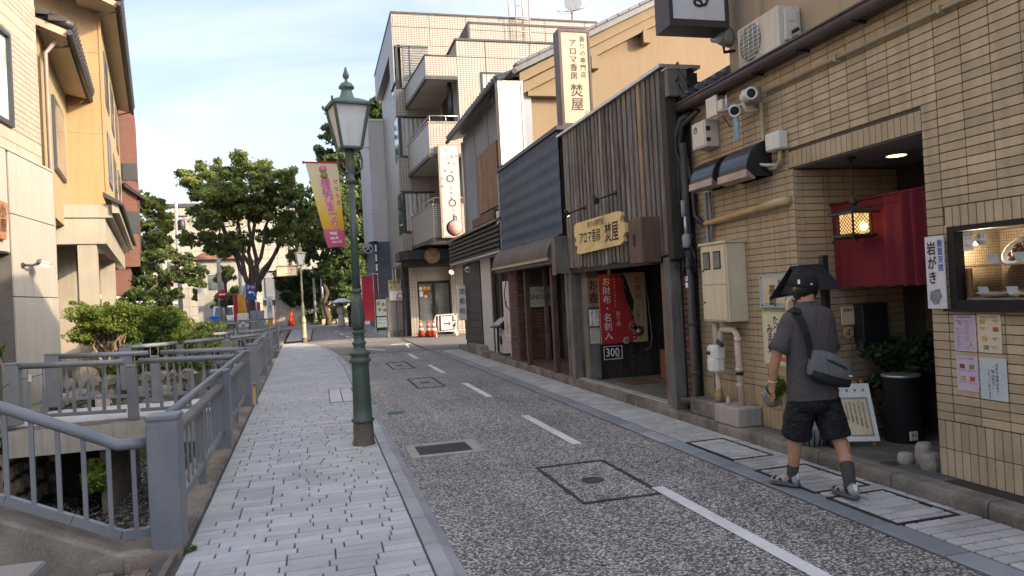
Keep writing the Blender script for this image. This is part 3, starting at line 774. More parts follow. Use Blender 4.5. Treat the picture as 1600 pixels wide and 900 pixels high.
# roofs: soffit, slab, eave gutter, end tiles
def eave(t0, t1, oe, z_e, ow, rise, nm):
    run = oe - (-7)
    r = part('roof', MB().prism([fp(t0, oe, z_e + .05), fp(t0, oe, z_e + .16), fp(t0, -7, z_e + .16 + rise * run), fp(t0, -7, z_e + .05 + rise * run)], e1 * (t1 - t0)), m_roof, t)
    part('soffit', MB().prism([fp(t0 + .1, oe - .05, z_e), fp(t0 + .1, oe - .05, z_e + .046), fp(t0 + .1, ow - .5, z_e + .046 + rise * (oe - ow)), fp(t0 + .1, ow - .5, z_e + .046 + rise * (oe - ow) - .06)], e1 * (t1 - t0 - .2)), m_soffit, r)
    part('verge_board', MB().prism([fp(t0 - .03, oe, z_e - .1), fp(t0 - .03, oe, z_e + .045), fp(t0 - .03, -7, z_e + .045 + rise * run), fp(t0 - .03, -7, z_e - .1 + rise * run)], e1 * .026), m_copper, r)
    part('gutter', MB().tube([fp(t0 - .1, oe + .06, z_e - .02), fp(t1, oe + .06, z_e - .02)], .06, 10), m_roof, r)
    tile = None; n = int((t1 - t0) / .27)
    for k in range(n + 1):
        p = fp(t0 + k * .27, oe, z_e + .19)
        if tile is None: tile = part('roof_tile', MB().tube([p + e2 * .14 - Vector((0, 0, .06)), p - e2 * .35 + Vector((0, 0, rise * .35))], .10, 8), m_roof, r, at=p); 
        else: again(tile, r, p)
    o0 = oe
    k = 0
    while k < 14:
        o_ = oe - k * .3; part('verge_tile', fb(MB(), t0 - .12, t0 + .22, o_ - .3, o_ + .02, z_e + .16 + rise * (oe - o_ + .15) - .03, z_e + .23 + rise * (oe - o_ + .15)), m_roof, r); k += 1
eave(-.95, 10.9, .47, 9.86, 0, .42, 'a'); eave(-5.3, -.02, -.34, 7.50, -.88, .38, 'b')
for a, b in (((-4.6, -.34, 7.45), (-4.55, -.9, 7.35)), ((-.5, .47, 9.8), (-.4, .0, 9.7)), ((10.5, .47, 9.8), (10.3, 0, 9.6))): part('gutter_bracket', MB().tube([fp(*a), fp(*b)], .03, 6), m_pipe, t)
part('window_hood', fb(fb(MB(), -5.3, -5.0, -1.9, -.9, 7.05, 7.12), -.35, 0, -2.9, -.95, 9.2, 9.3), m_roof, t)
# concrete canopy and ground floor
c = part('canopy', fb(fb(fb(MB(), -1.8, 10.6, -4, .18, 4.1, 4.42), -1.75, -1.4, -4, .02, 3.45, 4.1), -1.4, 10.6, -.22, .02, 3.45, 4.1), m_concl, t)
part('canopy_fascia', fb(MB(), -1.9, 10.7, .18, .34, 4.2, 4.47), m_concl, c)
part('canopy_roof', MB().prism([fp(-2.0, .45, 4.36), fp(-2.0, .45, 4.43), fp(-2.0, -.0, 4.72), fp(-2.0, -.0, 4.6)], e1 * 12.8), m_roof, c)
part('ground_floor_wall', fb(fb(fb(MB(), 1.0, 10.6, -4, -.9, 0, 4.1), -5.0, -4.7, -4, -1.0, 0, 3.9), -4.7, 1, -4, -2.2, 0, 3.9), m_concl, t)
part('column', fb(MB(), -1.7, -1.3, -.62, -.2, 0, 3.45), m_concl, t); part('column', fb(MB(), 5.0, 5.4, -.55, -.12, 0, 3.45), m_concl, t)
mb = MB()
for k in range(9): fb(mb, 1.2 + k * .32, 1.42 + k * .32, -.9, -.86, .1, 3.4)
part('cladding_strip', mb, m_panel, t)
part('downpipe', MB().tube([fp(-5.05, -.55, 7.4), fp(-5.1, -.75, 7.1), fp(-5.1, -.75, 3.4), fp(-5.05, -.8, .3)], .045, 8), m_pipe, t)
part('downpipe', MB().tube([fp(1.05, -.84, 3.4), fp(1.05, -.74, 3.2), fp(1.05, -.74, .4)], .04, 8), m_black, t)
part('wall_lamp', MB().lathe([(.03, .3), (.03, .1), (.12, .0), (.12, -.1), (.02, -.14)], fp(-.9, -.5, 3.0), 10), m_steel, t)

# --- red brick block
t = thing('brick_block', 'narrow red brick block behind the yellow house', 'building', (-9, 38, 0))
part('wall', fb(fb(MB(), 11.5, 17, -7, .55, 3.6, 10.6), 11.7, 17, -7, .2, 0, 3.6), m_brickred, t)
for z0, z1 in ((7.2, 7.9), (5.0, 5.9)):
    w = part('window', fb(fb(MB(), 11.46, 11.5, .05, .57, z0, z1), 11.5, 12.6, .55, .57, z0, z1), m_frame, t)
part('awning', MB().prism([fp(11.3, .1, 7.1), fp(11.3, .85, 6.45), fp(11.3, .85, 6.35), fp(11.3, .1, 6.9)], e1 * 1.5), m_black, t)
part('shopfront', fb(MB(), 11.72, 16, .2, .24, .2, 3.4), m_dark, t)
t = thing('carport', 'low white sloping roof in front of the brick block', 'shelter', (-6.8, 30, 0))
part('roof', MB().prism([(-8.6, 30, 2.5), (-5.6, 30, 2.05), (-5.6, 30, 1.97), (-8.6, 30, 2.4)], (0, 3, 0)), m_alu, t)
for x in (-8.4, -5.8): part('pole', MB().box(x, x + .07, 30.1, 30.17, .3, 2.1), m_alu, t)
part('side_panel', MB().box(-8.3, -5.9, 30.04, 30.08, 1.3, 1.95), m_alu, t)
# ================================================================ plants and trees
m_bark = M('bark', (.085, .065, .05), .9, .3, 3, 40, .4, .6)
m_leafA = leafmat('zelkova_leaf', (.15, .215, .07), .6, .5, (.23, .26, .075))
m_leafB = leafmat('dark_evergreen_leaf', (.095, .155, .06), .55, .5, (.14, .19, .065))
m_leafC = leafmat('bright_shrub_leaf', (.09, .165, .035), .5, .6, (.155, .20, .04))
m_leafD = leafmat('pine_needle', (.04, .07, .02), .25, .5, (.075, .095, .025))
m_leafE = leafmat('ivy_leaf', (.045, .075, .025), .25, .6, (.05, .08, .02))
m_leafF = leafmat('glossy_pot_leaf', (.03, .06, .025), .2, .5)
def leaves(cl, rng, size, shape=.55, droop=0, flat=.35):
    """cl: list of (centre, (rx, ry, rz), count). Returns a builder of many small bent leaves."""
    V = []; F = []
    for c, r, n in cl:
        d = rng.normal(size=(n, 3)); d /= np.linalg.norm(d, axis=1)[:, None]
        rad = rng.uniform(.25, 1, size=(n, 1)) ** (.5)
        lump = 1 + .22 * np.sin(d[:, :1] * 5 + c[0] * 3) * np.sin(d[:, 1:2] * 6 + c[1]) 
        P = np.array(c) + d * rad * lump * np.array(r)
        nr = d * .6 + rng.normal(size=(n, 3)) * .7 + np.array([0, 0, flat]); nr /= np.linalg.norm(nr, axis=1)[:, None]
        ref = rng.normal(size=(n, 3)); ref[:, 2] -= droop * 2
        a = np.cross(nr, ref); a = np.cross(a, nr); a /= np.linalg.norm(a, axis=1)[:, None] + 1e-9
        b = np.cross(nr, a); s = size * rng.uniform(.6, 1.35, size=(n, 1))
        q = np.stack([P - a * s, P + b * s * shape - nr * s * .12, P + a * s, P - b * s * shape - nr * s * .12], 1)
        V.append(q.reshape(-1, 3))
    V = np.concatenate(V); k = len(V) // 4
    return V, np.arange(k * 4).reshape(k, 4)
def leaf_part(name, cl, rng, size, mat, parent, kind=None, **kw):
    V, F = leaves(cl, rng, size, **kw); V = V - np.array(wloc(parent))
    me = bpy.data.meshes.new(name); me.vertices.add(len(V)); me.vertices.foreach_set('co', V.ravel())
    me.loops.add(F.size); me.loops.foreach_set('vertex_index', F.ravel()); me.polygons.add(len(F)); me.polygons.foreach_set('loop_start', np.arange(0, F.size, 4)); me.update(calc_edges=True)
    me.materials.append(mat); o = bpy.data.objects.new(name, me); link(o, parent)
    if kind: o['kind'] = kind
    return o
def limb(mb, a, b, r0, r1, rng, n=5, wob=.12):
    a = Vector(a); b = Vector(b); L = (b - a).length; pts = []
    for i in range(n + 1):
        q = a.lerp(b, i / n)
        if 0 < i < n: q += Vector(rng.normal(size=3)) * L * wob * .3
        pts.append(q)
    mb.tube(pts, [r0 + (r1 - r0) * i / n for i in range(n + 1)], 7)
def tree(name, label, base, forks, clumps, leafmat_, size, dens, seed, group=None, trunk_r=.2, top=None, sub=3, cat='tree', mode=0, **kw):
    """clumps: (x, y, z, r). Every clump hangs from the nearest fork by a limb; sub-clumps give an uneven outline."""
    rng = np.random.default_rng(seed); t = thing(name, label, cat, base, group)
    mb = MB(); B = Vector(base); fk = [Vector(f) for f in forks]
    limb(mb, B - Vector((0, 0, .1)), fk[0], trunk_r * 1.15, trunk_r * .75, rng, 6, .05)
    for f in fk[1:]: limb(mb, fk[0], f, trunk_r * .6, trunk_r * .32, rng, 6, .08)
    cl = []
    for x, y, z, r in clumps:
        c = Vector((x, y, z)); f = min(fk, key=lambda q: (q - c).length)
        limb(mb, f, c, trunk_r * .28, .02, rng, 4, .1)
        cl.append(((x, y, z), (r * .75, r * .75, r * .6), int(dens * r * r * .07)))
        for k in range(sub * 3 + 2):
            a = rng.uniform(0, 6.28); e = rng.uniform(-.7, 1.0); q = c + Vector((math.cos(a) * math.cos(e), math.sin(a) * math.cos(e), math.sin(e) * .8)) * r * rng.uniform(.55, 1.25)
            limb(mb, c, q, .035, .01, rng, 2, .1); rr_ = r * rng.uniform(.16, .45)
            cl.append((tuple(q), (rr_, rr_, rr_ * rng.uniform(.45, .9)), int(dens * rr_ * rr_ * .5)))
    part('trunk', mb, m_bark, t)
    leaf_part('crown', cl, rng, size, leafmat_, t, **kw); return t
# zelkova at the bend
tree('zelkova_tree', 'tall spreading zelkova on forked trunks behind the blue parking sign', (-4.06, 50.00, 0), [(-4.04,50.00,2.68),(-5.70,50.00,7.09),(-4.65,50.00,7.27),(-4.00,50.00,7.88),(-2.75,50.00,7.43),(-1.68,50.00,6.56),(-0.71,50.00,8.23),(-6.20,50.00,8.74),(-3.25,50.00,9.53)],
     [(-7.38,50.05,9.87,1.14),(-6.54,51.80,10.79,1.09),(-5.45,48.58,8.93,1.45),(-4.13,51.79,10.90,1.36),(-2.41,49.25,9.73,1.38),(-1.55,49.69,9.04,1.05),(-5.15,51.31,7.85,1.44),(-3.29,49.64,8.23,1.31),(-2.12,50.20,7.65,1.32),(-6.47,48.11,7.10,1.10),(-7.61,51.01,6.20,0.81),(-5.90,50.15,5.66,1.23),(-4.64,49.32,6.09,0.87),(-3.04,51.15,6.20,0.90),(-1.59,49.21,5.99,1.12),(-0.26,49.81,7.35,0.87),(-0.33,48.54,8.86,0.68),(-1.19,49.61,4.76,0.61),(-3.77,48.81,8.94,1.11),(-6.10,49.05,8.21,1.12),(0.23,51.00,6.39,0.63)], m_leafA, 0.125, 2500, 1, trunk_r=0.26)
tree('camphor_tree', 'tall dark evergreen rising behind the near street lamp', (3.11, 58.00, 0), [(3.31,58.00,5.20),(2.58,58.00,10.21),(4.41,58.00,12.71),(5.28,58.00,15.23),(2.67,58.00,7.22),(4.71,58.00,8.67)],
     [(5.32,58.04,16.00,1.32),(6.43,59.35,15.56,1.46),(4.21,56.93,14.97,1.00),(3.80,59.35,13.73,1.46),(5.39,57.44,13.35,1.71),(2.65,57.77,11.92,1.42),(4.41,58.98,11.36,1.76),(2.78,57.73,9.67,1.72),(5.01,58.15,9.44,1.73),(1.93,56.58,7.83,1.29),(3.45,58.76,7.27,1.75),(5.12,58.11,6.66,1.53),(2.55,57.49,5.20,1.41),(4.33,58.87,4.71,1.55),(1.59,57.41,10.14,0.91),(6.12,57.86,12.17,1.22),(1.79,56.90,12.50,0.70),(1.84,58.92,14.65,1.03),(1.28,58.92,13.14,1.03),(2.26,58.05,15.71,0.76),(1.34,57.36,10.87,1.21),(0.95,56.66,8.83,1.19),(1.44,57.65,6.97,1.31),(2.99,57.73,13.90,1.22),(5.00,56.64,16.64,0.79),(5.70,56.65,15.91,0.89),(3.68,59.50,16.34,0.84)], m_leafB, 0.2, 1900, 2, trunk_r=0.35)
tree('maple_tree', 'dark broad tree leaning over the ivy covered wall', (0.70, 56.00, 0), [(0.56,56.00,3.75),(-0.02,56.00,6.15),(1.11,56.00,5.63),(1.86,56.00,6.57)],
     [(-0.85,56.04,7.84,1.08),(0.11,57.35,8.93,1.11),(1.20,54.93,7.90,1.16),(0.23,57.35,6.49,1.31),(1.32,55.44,5.35,1.26),(-0.52,55.77,5.20,1.08),(2.00,56.98,3.96,1.20),(0.80,55.73,3.96,1.08),(2.35,56.15,2.23,1.08),(1.80,54.58,6.21,0.96)], m_leafB, 0.17, 2000, 3, trunk_r=0.2)
tree('cypress_tree', 'feathery dark green tree beside the red brick block', (-8.59, 42.00, 0), [(-8.46,42.00,3.95),(-8.69,42.00,5.65),(-8.26,42.00,6.31)],
     [(-8.62,42.03,7.40,0.59),(-8.28,43.08,7.29,0.60),(-8.69,41.15,6.39,0.72),(-8.16,43.08,6.42,0.83),(-8.42,41.55,5.43,0.87),(-7.65,41.82,5.26,0.51),(-9.19,42.79,5.22,0.68),(-8.14,41.78,4.60,0.73),(-7.45,42.12,6.13,0.37),(-8.64,40.87,7.51,0.43)], m_leafA, 0.14, 2400, 4, trunk_r=0.22)
tree('weeping_cherry', 'weeping dark tree with hanging branches over the hedge', (-6.03, 34.00, .3), [(-6.11,34.00,3.21),(-6.63,34.00,3.78),(-5.50,34.00,3.68)],
     [(-7.09,34.02,3.67,0.48),(-6.75,34.90,4.06,0.49),(-5.86,33.29,4.12,0.44),(-5.64,34.90,3.94,0.46),(-5.02,33.62,3.48,0.41),(-6.89,33.85,2.97,0.53),(-6.41,34.66,3.11,0.61),(-5.62,33.82,3.13,0.50),(-5.04,34.10,2.89,0.39),(-6.95,33.06,2.37,0.41),(-6.67,34.51,2.37,0.48),(-4.84,34.08,3.30,0.27),(-5.88,33.66,2.37,0.35),(-7.53,34.58,3.30,0.30)], m_leafB, 0.085, 5200, 5, trunk_r=0.14, droop=1.0, sub=4)
tree('garden_pine', 'layered yellow green garden pine behind the shrubs', (-5.76, 27.00, .3), [(-5.64,27.00,1.64),(-5.82,27.00,1.97),(-5.13,27.00,2.04)],
     [(-6.11,27.02,2.09,0.33),(-5.75,27.63,2.25,0.34),(-5.03,26.50,2.14,0.33),(-4.87,27.63,2.21,0.22),(-5.78,26.74,1.71,0.33),(-5.22,26.89,1.72,0.33),(-4.87,27.46,1.58,0.19),(-6.29,26.87,1.67,0.28),(-5.57,27.07,1.30,0.28),(-6.00,26.34,1.29,0.28)], m_leafD, 0.07, 6000, 6, trunk_r=0.09)
tree('roadside_tree', 'bright green round tree far down the road, left of the utility poles', (-10.47, 80.00, 0), [(-10.40,80.00,2.50),(-10.66,80.00,3.49),(-9.98,80.00,3.72)],
     [(-10.36,80.02,3.48,1.40),(-11.48,80.90,3.02,0.85),(-9.31,79.29,3.02,0.83),(-10.25,80.90,4.41,0.85)], m_leafC, 0.24, 900, 11, trunk_r=0.15, sub=2)
tree('roadside_tree', 'sunlit pale green tree behind the zelkova trunks', (-6.56, 74.00, 0), [(-6.44,74.00,3.19),(-6.69,74.00,4.12),(-6.04,74.00,4.34)],
     [(-6.40,74.02,4.11,1.43),(-7.53,74.90,3.64,0.87),(-5.35,73.29,3.64,0.85),(-6.26,74.90,5.08,0.87)], m_leafA, 0.24, 900, 12, trunk_r=0.15, sub=2)
tree('roadside_tree', 'small green tree in front of the far blue car', (-7.34, 68.00, 0), [(-7.32,68.00,1.45),(-7.54,68.00,2.31),(-6.95,68.00,2.50)],
     [(-7.28,68.02,2.29,1.07),(-8.15,68.90,1.93,0.65),(-6.47,67.29,1.95,0.64),(-7.18,68.90,3.01,0.65)], m_leafC, 0.24, 900, 13, trunk_r=0.15, sub=2)
tree('roadside_tree', 'yellow green treetop in front of the pale parking wall', (-7.07, 62.00, 0), [(-6.96,62.00,3.53),(-7.16,62.00,4.31),(-6.63,62.00,4.49)],
     [(-6.93,62.02,4.30,0.65),(-7.50,62.90,4.11,0.40),(-6.40,61.29,4.06,0.39),(-6.86,62.90,4.76,0.40)], m_leafA, 0.24, 900, 14, trunk_r=0.15, sub=2)
# shrubs on the garden terrace
def shrub(label, base, stems, clumps, mat, size, dens, seed, group=None, name='shrub', **kw):
    rng = np.random.default_rng(seed); t = thing(name, label, 'shrub', base, group); mb = MB(); B = Vector(base); cl = []
    for x, y, z, r in clumps:
        a = B + Vector((rng.uniform(-.12, .12), rng.uniform(-.12, .12), -.05)); c = Vector((x, y, z))
        if stems: limb(mb, a, c, stems, .008, rng, 5, .25)
        cl.append(((x, y, z), (r, r, r * .7), int(dens * r * r)))
        for k in range(4):
            q = c + Vector(rng.normal(size=3)).normalized() * r * .9; rr_ = r * rng.uniform(.3, .5); cl.append((tuple(q), (rr_, rr_, rr_ * .7), int(dens * rr_ * rr_ * 1.2)))
    if stems: part('stem', mb, m_twig, t)
    leaf_part('foliage', cl, rng, size, mat, t, **kw); return t
m_twig = M('pale_twig', (.20, .15, .10), .85, .25, 6, 60, .3, .4)
rng = np.random.default_rng(21)
def cl(c, s, n, r):
    return [(c[0] + rng.uniform(-1, 1) * s[0], c[1] + rng.uniform(-1, 1) * s[1], c[2] + rng.uniform(-1, 1) * s[2], r * rng.uniform(.7, 1.25)) for _ in range(n)]
shrub('yellow green shrub with crooked bare stems beside the grey panelled shop', (-4.55, 18.2, .3), .045, cl((-4.55, 18.3, 1.35), (.6, .42, .45), 24, .26), m_leafC, .031, 6800, 31)
shrub('fuller bright green shrub right of the crooked stemmed one', (-3.75, 18.9, .3), .04, cl((-3.8, 19.0, 1.3), (.55, .45, .52), 26, .28), m_leafC, .033, 6000, 32)
shrub('loose green shrub at the right end of the garden terrace', (-3.2, 19.6, .3), .03, cl((-3.2, 19.7, .95), (.45, .5, .42), 18, .27), m_leafA, .034, 6000, 33)
shrub('dark leafy shrub filling the back of the garden terrace', (-4.6, 20.8, .3), .03, cl((-4.5, 20.8, 1.1), (1.0, .5, .5), 16, .32), m_leafB, .06, 2600, 34)
shrub('low ferny ground plants under the crooked shrub', (-4.1, 17.5, .3), 0, cl((-4.1, 17.55, .45), (.8, .3, .08), 16, .16), m_leafC, .05, 4200, 35, name='ground_plant')
shrub('low bright leaves trailing over the terrace wall by the slanting bridge', (-3.0, 17.7, .3), 0, cl((-3.0, 17.8, .42), (.5, .5, .08), 10, .15), m_leafC, .055, 3600, 36, name='ground_plant')
shrub('pale shrub by the canal beyond the slanting bridge', (-3.0, 22.5, .3), .02, cl((-3.0, 22.6, .55), (.5, .6, .2), 9, .22), m_leafC, .05, 3000, 37)
t = thing('hedge', 'low clipped dark hedge below the weeping tree', 'hedge', (-6.4, 33, .3))
leaf_part('foliage', [((-7.4 + k * .33, 32.8 + (k % 3) * .25, .75), (.35, .45, .42), 900) for k in range(11)], rng, .06, m_leafB, t)
# weeds in the canal and at its edges
for lab, c, s, n, sz in (('ferns growing from the canal stones below the nearest bridge', (-4.2, 7.3, -.65), (.12, .5, .2), 9, .05), ('grassy weeds under the flat footbridge beam', (-3.35, 12.25, -.75), (.12, .15, .2), 4, .05), ('tuft of weeds at the curb corner by the big worn post', (-.92, 5.28, .03), (.03, .05, .03), 4, .02)):
    shrub(lab, (c[0], c[1], c[2]), 0, cl(c, s, n, .17 if sz > .03 else .05), m_leafC, sz, 2600 if sz > .03 else 9000, 40 + n, name='weed')
shrub('leafy plant sprig poking in at the left edge before the shop door', (-3.6, 9.4, -.2), .012, [(-3.62, 9.4, 1.2, .10), (-3.5, 9.42, 1.34, .08), (-3.68, 9.4, .9, .10)], m_leafC, .06, 2600, 51, name='pot_plant', shape=.28)
rng2 = np.random.default_rng(9); t = thing('garden_rock', 'rounded brown rock at the corner of the garden terrace', 'rock', (-4.75, 16.95, .3))
mb = MB(); 
rings = []
for k, (z, r) in enumerate(((0, .22), (.12, .25), (.26, .2), (.34, .08))): rings.append([(-4.72 + math.cos(a) * r * (1 + .2 * math.sin(a * 2 + k)), 16.95 + math.sin(a) * r, .28 + z) for a in [2 * math.pi * j / 9 for j in range(9)]])
part('stone', mb.loft(rings), M('garden_rock_stone', (.24, .19, .13), .9, .3, 5, 50, .3, .5), t)
# moss edging of the canal kerb
# ================================================================ beyond the crossing
m_white_tile = gridmat('ivory_tile', (.39, .355, .30), (.12, .108, .092), .118, .080, .011, 0, .45, .05, streak=.3)
m_blind = M('grey_blind', (.22, .22, .22), .7, .1)
m_curtain = M('pale_curtain', (.45, .45, .42), .9, .15, 9, 30, .1, .1, stretch=(8, 8, .4))
m_cornice = M('dark_cornice', (.06, .055, .055), .6, .2)
t = thing('tiled_building', 'four storey ivory tiled building with stacked balconies at the crossing', 'building', (7, 34, 0))
X0, Y1 = 3.80, 32.6
part('tower', MB().box(X0, 13.6, Y1, 42, 11.3 + 1.75, 14.45).box(X0 + .35, 13.6, Y1 + .02, 42, 3.4, 13.05).box(X0, X0 + .2, Y1, 34.2, 11.35, 13.05).box(X0, X0 + .56, Y1 - .03, Y1 + .3, 9.85, 11.05).box(X0, X0 + .56, Y1 - .03, Y1 + .3, 6.5, 7.95).box(X0, X0 + .56, Y1 - .03, Y1 + .3, 3.7, 4.55), m_white_tile, t)
part('parapet_cap', MB().box(X0 - .03, 13.65, Y1 - .04, 42, 14.45, 14.53), m_cornice, t)
part('block', MB().box(5.75, 14, 28, 32.55, 3.6, 11.7), m_white_tile, t)
part('parapet_cap', MB().box(5.70, 14, 27.95, 32.6, 11.7, 11.78), m_cornice, t)
jm = MB().box(5.745, 14, 27.99, 28, 11.05, 11.07)
for x in (6.9, 8.75, 10.8): jm.box(x, x + .02, 27.99, 28, 3.6, 11.7)
for x in (5.5, 7.2, 9.0, 11, 13): jm.box(x, x + .02, Y1 - .008, Y1, 13.06, 14.45)
jm.box(X0, 13.6, Y1 - .008, Y1, 13.85, 13.87)
part('movement_joint', jm, m_cornice, t)
for z0, z1, m in ((11.05, 13.0, m_blind), (7.98, 9.82, m_curtain), (4.6, 6.45, m_curtain)):
    w = part('window', MB().box(X0 + .1, 5.4, Y1 - .02, Y1 + .02, z1 - .07, z1).box(X0 + .1, 5.4, Y1 - .02, Y1 + .02, z0, z0 + .07).box(X0 + .1, X0 + .22, Y1 - .04, Y1 + .02, z0, z1).box(4.5, 4.56, Y1 - .02, Y1 + .02, z0, z1), m_frame, t)
    if m is m_blind:
        for k in range(14): part('blind_slat', MB().box(X0 + .45, 5.4, Y1 - .012, Y1 + .02, z1 - .1 - k * .11, z1 - .02 - k * .11), m, w)
    else: part('curtain', MB().loft([[(X0 + .24 + 1.1 * k / 20, Y1 - .012 - .02 * math.sin(k * 1.7), zz_) for k in range(21)] + [(X0 + 1.34, Y1 + .02, zz_), (X0 + .24, Y1 + .02, zz_)] for zz_ in (z0 + .1, z1 - .1)], sm=False), m, w)
    part('pane', MB().box(X0 + .06, X0 + .1, Y1, 34.1, z0, z1), m_glass, w)
def balcony(zf, zt, rail, mat):
    P = lambda z: [(4.5, 28.0, z), (5.74, 28.0, z), (5.74, 28.12, z), (4.62, 28.12, z), (4.37, 32.58, z), (4.25, 32.58, z)]
    b = part('balcony', MB().prism(P(zf + .1), (0, 0, zt - zf - .1)), m_white_tile, t)
    part('slab', MB().prism([(4.51, 28.01, zf), (5.745, 28.01, zf), (5.745, 32.58, zf), (4.26, 32.58, zf)], (0, 0, .12)), M('balcony_soffit', (.42, .41, .39), .8, .1), b)
    part('edge_band', MB().prism([(4.47, 27.97, zf - .03), (5.745, 27.97, zf - .03), (5.745, 28.06, zf - .03), (4.56, 28.06, zf - .03), (4.31, 32.58, zf - .03), (4.22, 32.58, zf - .03)], (0, 0, .14)), m_cornice, b)
    part('coping', MB().prism([(4.47, 27.97, zt), (5.745, 27.97, zt), (5.745, 28.15, zt), (4.65, 28.15, zt), (4.40, 32.58, zt), (4.22, 32.58, zt)], (0, 0, .05)), m_cornice if not rail else m_white_tile, b)
    if rail:
        mb = MB().tube([(4.32, 32.5, zt + .28), (4.56, 28.06, zt + .28), (5.74, 28.06, zt + .28)], .025, 6)
        for a in ((4.32, 32.5), (4.44, 30.2), (4.56, 28.06), (5.2, 28.06), (5.7, 28.06)): mb.tube([(*a, zt), (*a, zt + .28)], .018, 6)
        part('rail', mb, m_steel, b)
balcony(10.17, 11.05, False, 0); balcony(7.13, 8.45, True, 0); balcony(3.88, 5.25, True, 0)
part('post_pipe', MB().tube([(5.5, 28.5, 8.5), (5.5, 28.5, 10.2)], .09, 8), m_dkmetal, t)
for z in (8.6, 5.4): part('balcony_door', MB().box(5.70, 5.745, 29.2, 31.4, z, z + 1.5), m_dark, t)
w = part('window', MB().box(6.68, 8.3, 27.96, 28.02, 8.95, 9.02).box(6.68, 8.3, 27.96, 28.02, 10.4, 10.48).box(6.68, 6.74, 27.96, 28.02, 9.02, 10.4).box(7.75, 7.83, 27.96, 28.02, 9.02, 10.4).box(8.24, 8.3, 27.96, 28.02, 9.02, 10.4), m_frame, t)
part('curtain', MB().loft([[(6.75 + 1.5 * k / 40, 27.985 - .012 * math.sin(k * 1.3), zz_) for k in range(41)] + [(8.25, 28.01, zz_), (6.75, 28.01, zz_)] for zz_ in (9.02, 10.4)], sm=False), m_curtain, w)
mb = MB().box(6.35, 14, 28.3, 28.36, 12.5, 12.58).box(6.32, 6.40, 28.3, 31.5, 11.75, 12.58)
rl = part('terrace_rail', mb, m_cornice, t)
a = part('rail_bar', MB().box(-.018, .018, -.015, .015, -.36, .36), m_cornice, rl, at=(6.55, 28.33, 12.14))
for k in range(1, 48): again(a, rl, (6.55 + k * .16, 28.33, 12.14))
# ground floor
part('canopy', MB().prism([(3.45, 30.9, 3.3), (3.75, 30.3, 3.3), (7.4, 30.3, 3.3), (7.4, 32.6, 3.3), (3.45, 32.6, 3.3)], (0, 0, .38)), m_black, t)
part('canopy_slab', MB().box(3.7, 7.4, 30.6, 32.6, 3.05, 3.3), m_dark, t)
part('pillar', MB().box(3.98, 4.33, Y1 - .35, Y1, 0, 3.05), m_white_tile, t); part('pillar', MB().box(5.82, 7.2, Y1 - .5, Y1, 0, 3.05), m_white_tile, t)
part('pillar', MB().box(3.7, 3.95, Y1 - .2, Y1 + .3, 0, 3.05), m_black, t)
part('transom', MB().box(4.33, 5.82, Y1 - .1, Y1, 2.42, 3.05), M('beige_panel', (.36, .34, .3), .6, .06), t)
for x0, x1 in ((4.42, 5.02), (5.14, 5.76)):
    d = part('door', MB().box(x0 - .05, x0, Y1 - .12, Y1, 0, 2.42).box(x1, x1 + .05, Y1 - .12, Y1, 0, 2.42).box(x0, x1, Y1 - .12, Y1, 2.3, 2.42).box(x0, x1, Y1 - .12, Y1, 0, .12), m_black, t)
    part('pane', MB().box(x0, x1, Y1 - .07, Y1 - .05, .12, 2.3), glass('frosted_door', (.16, .17, .16), .25), d); xh = x1 - .06 if x0 < 5 else x0 + .06
    part('handle', MB().tube([(xh, Y1 - .14, .95), (xh, Y1 - .14, 1.4)], .018, 6), m_black, d)
mb = MB(); k = 0
for x, z, w_, h, c in ((4.5, 2.1, .12, .14, m_paper), (4.68, 2.12, .13, .13, M('yellow_paint', (.65, .45, .04), .6)), (4.86, 2.1, .16, .14, M('orange_paint', (.65, .3, .03), .6)), (4.52, 1.86, .14, .24, m_paper), (4.74, 1.92, .2, .18, M('bright_red', (.5, .03, .03), .5)), (4.72, 1.74, .12, .1, m_cream)):
    part('sticker', MB().box(x - w_ / 2, x + w_ / 2, Y1 - .078, Y1 - .07, z - h / 2, z + h / 2), c, t)
ds = part('round_plaque', MB().lathe([(.33, 0), (.33, .06), (0, .06)], (4.75, 30.28, 3.42), 24, (0, -1, 0)), M('bronze_plaque', (.22, .15, .1), .6, .4, 8, 40, .4, .3), t)
# projecting shop sign with a pink round face
t2 = thing('vertical_sign', 'tall white vertical sign with pink dots and a round pink face on the tiled building', 'sign', (5.2, 27.85, 4))
part('box', MB().box(4.78, 5.58, 27.78, 27.94, 3.95, 7.55), M('sign_frame_tan', (.30, .22, .15), .6, .1), t2); part('face', MB().box(4.84, 5.55, 27.772, 27.78, 4.0, 7.5), M('sign_white', (.36, .37, .385), .5, .04), t2)
pk = M('pink_print', (.58, .28, .24), .6, .05)
def disc(x, z, r, y, m, par, n=20, nm='dot'): return part(nm, MB().lathe([(r, 0), (r, .004), (0, .004)], (x, y, z), n, (0, -1, 0)), m, par)
for x, z, r in ((5.33, 7.1, .06), (5.5, 7.12, .05), (5.2, 6.85, .06), (5.42, 6.8, .05), (5.05, 6.55, .06), (5.3, 6.5, .06), (4.92, 6.25, .05), (4.9, 5.95, .06)): disc(x, z, r, 27.772, pk, t2)
disc(5.27, 4.32, .31, 27.772, m_ink, t2, 28, 'face_outline'); disc(5.3, 4.33, .27, 27.766, pk, t2, 28, 'pink_face')
disc(5.24, 4.38, .02, 27.76, m_ink, t2, 10, 'eye'); disc(5.42, 4.38, .02, 27.76, m_ink, t2, 10, 'eye'); part('nose', MB().box(5.30, 5.36, 27.757, 27.762, 4.33, 4.36), m_paper, t2)
part('ear', MB().box(5.26, 5.29, 27.764, 27.770, 4.62, 4.78).box(5.35, 5.38, 27.764, 27.770, 4.62, 4.76).box(5.26, 5.38, 27.764, 27.770, 4.75, 4.78), m_ink, t2)
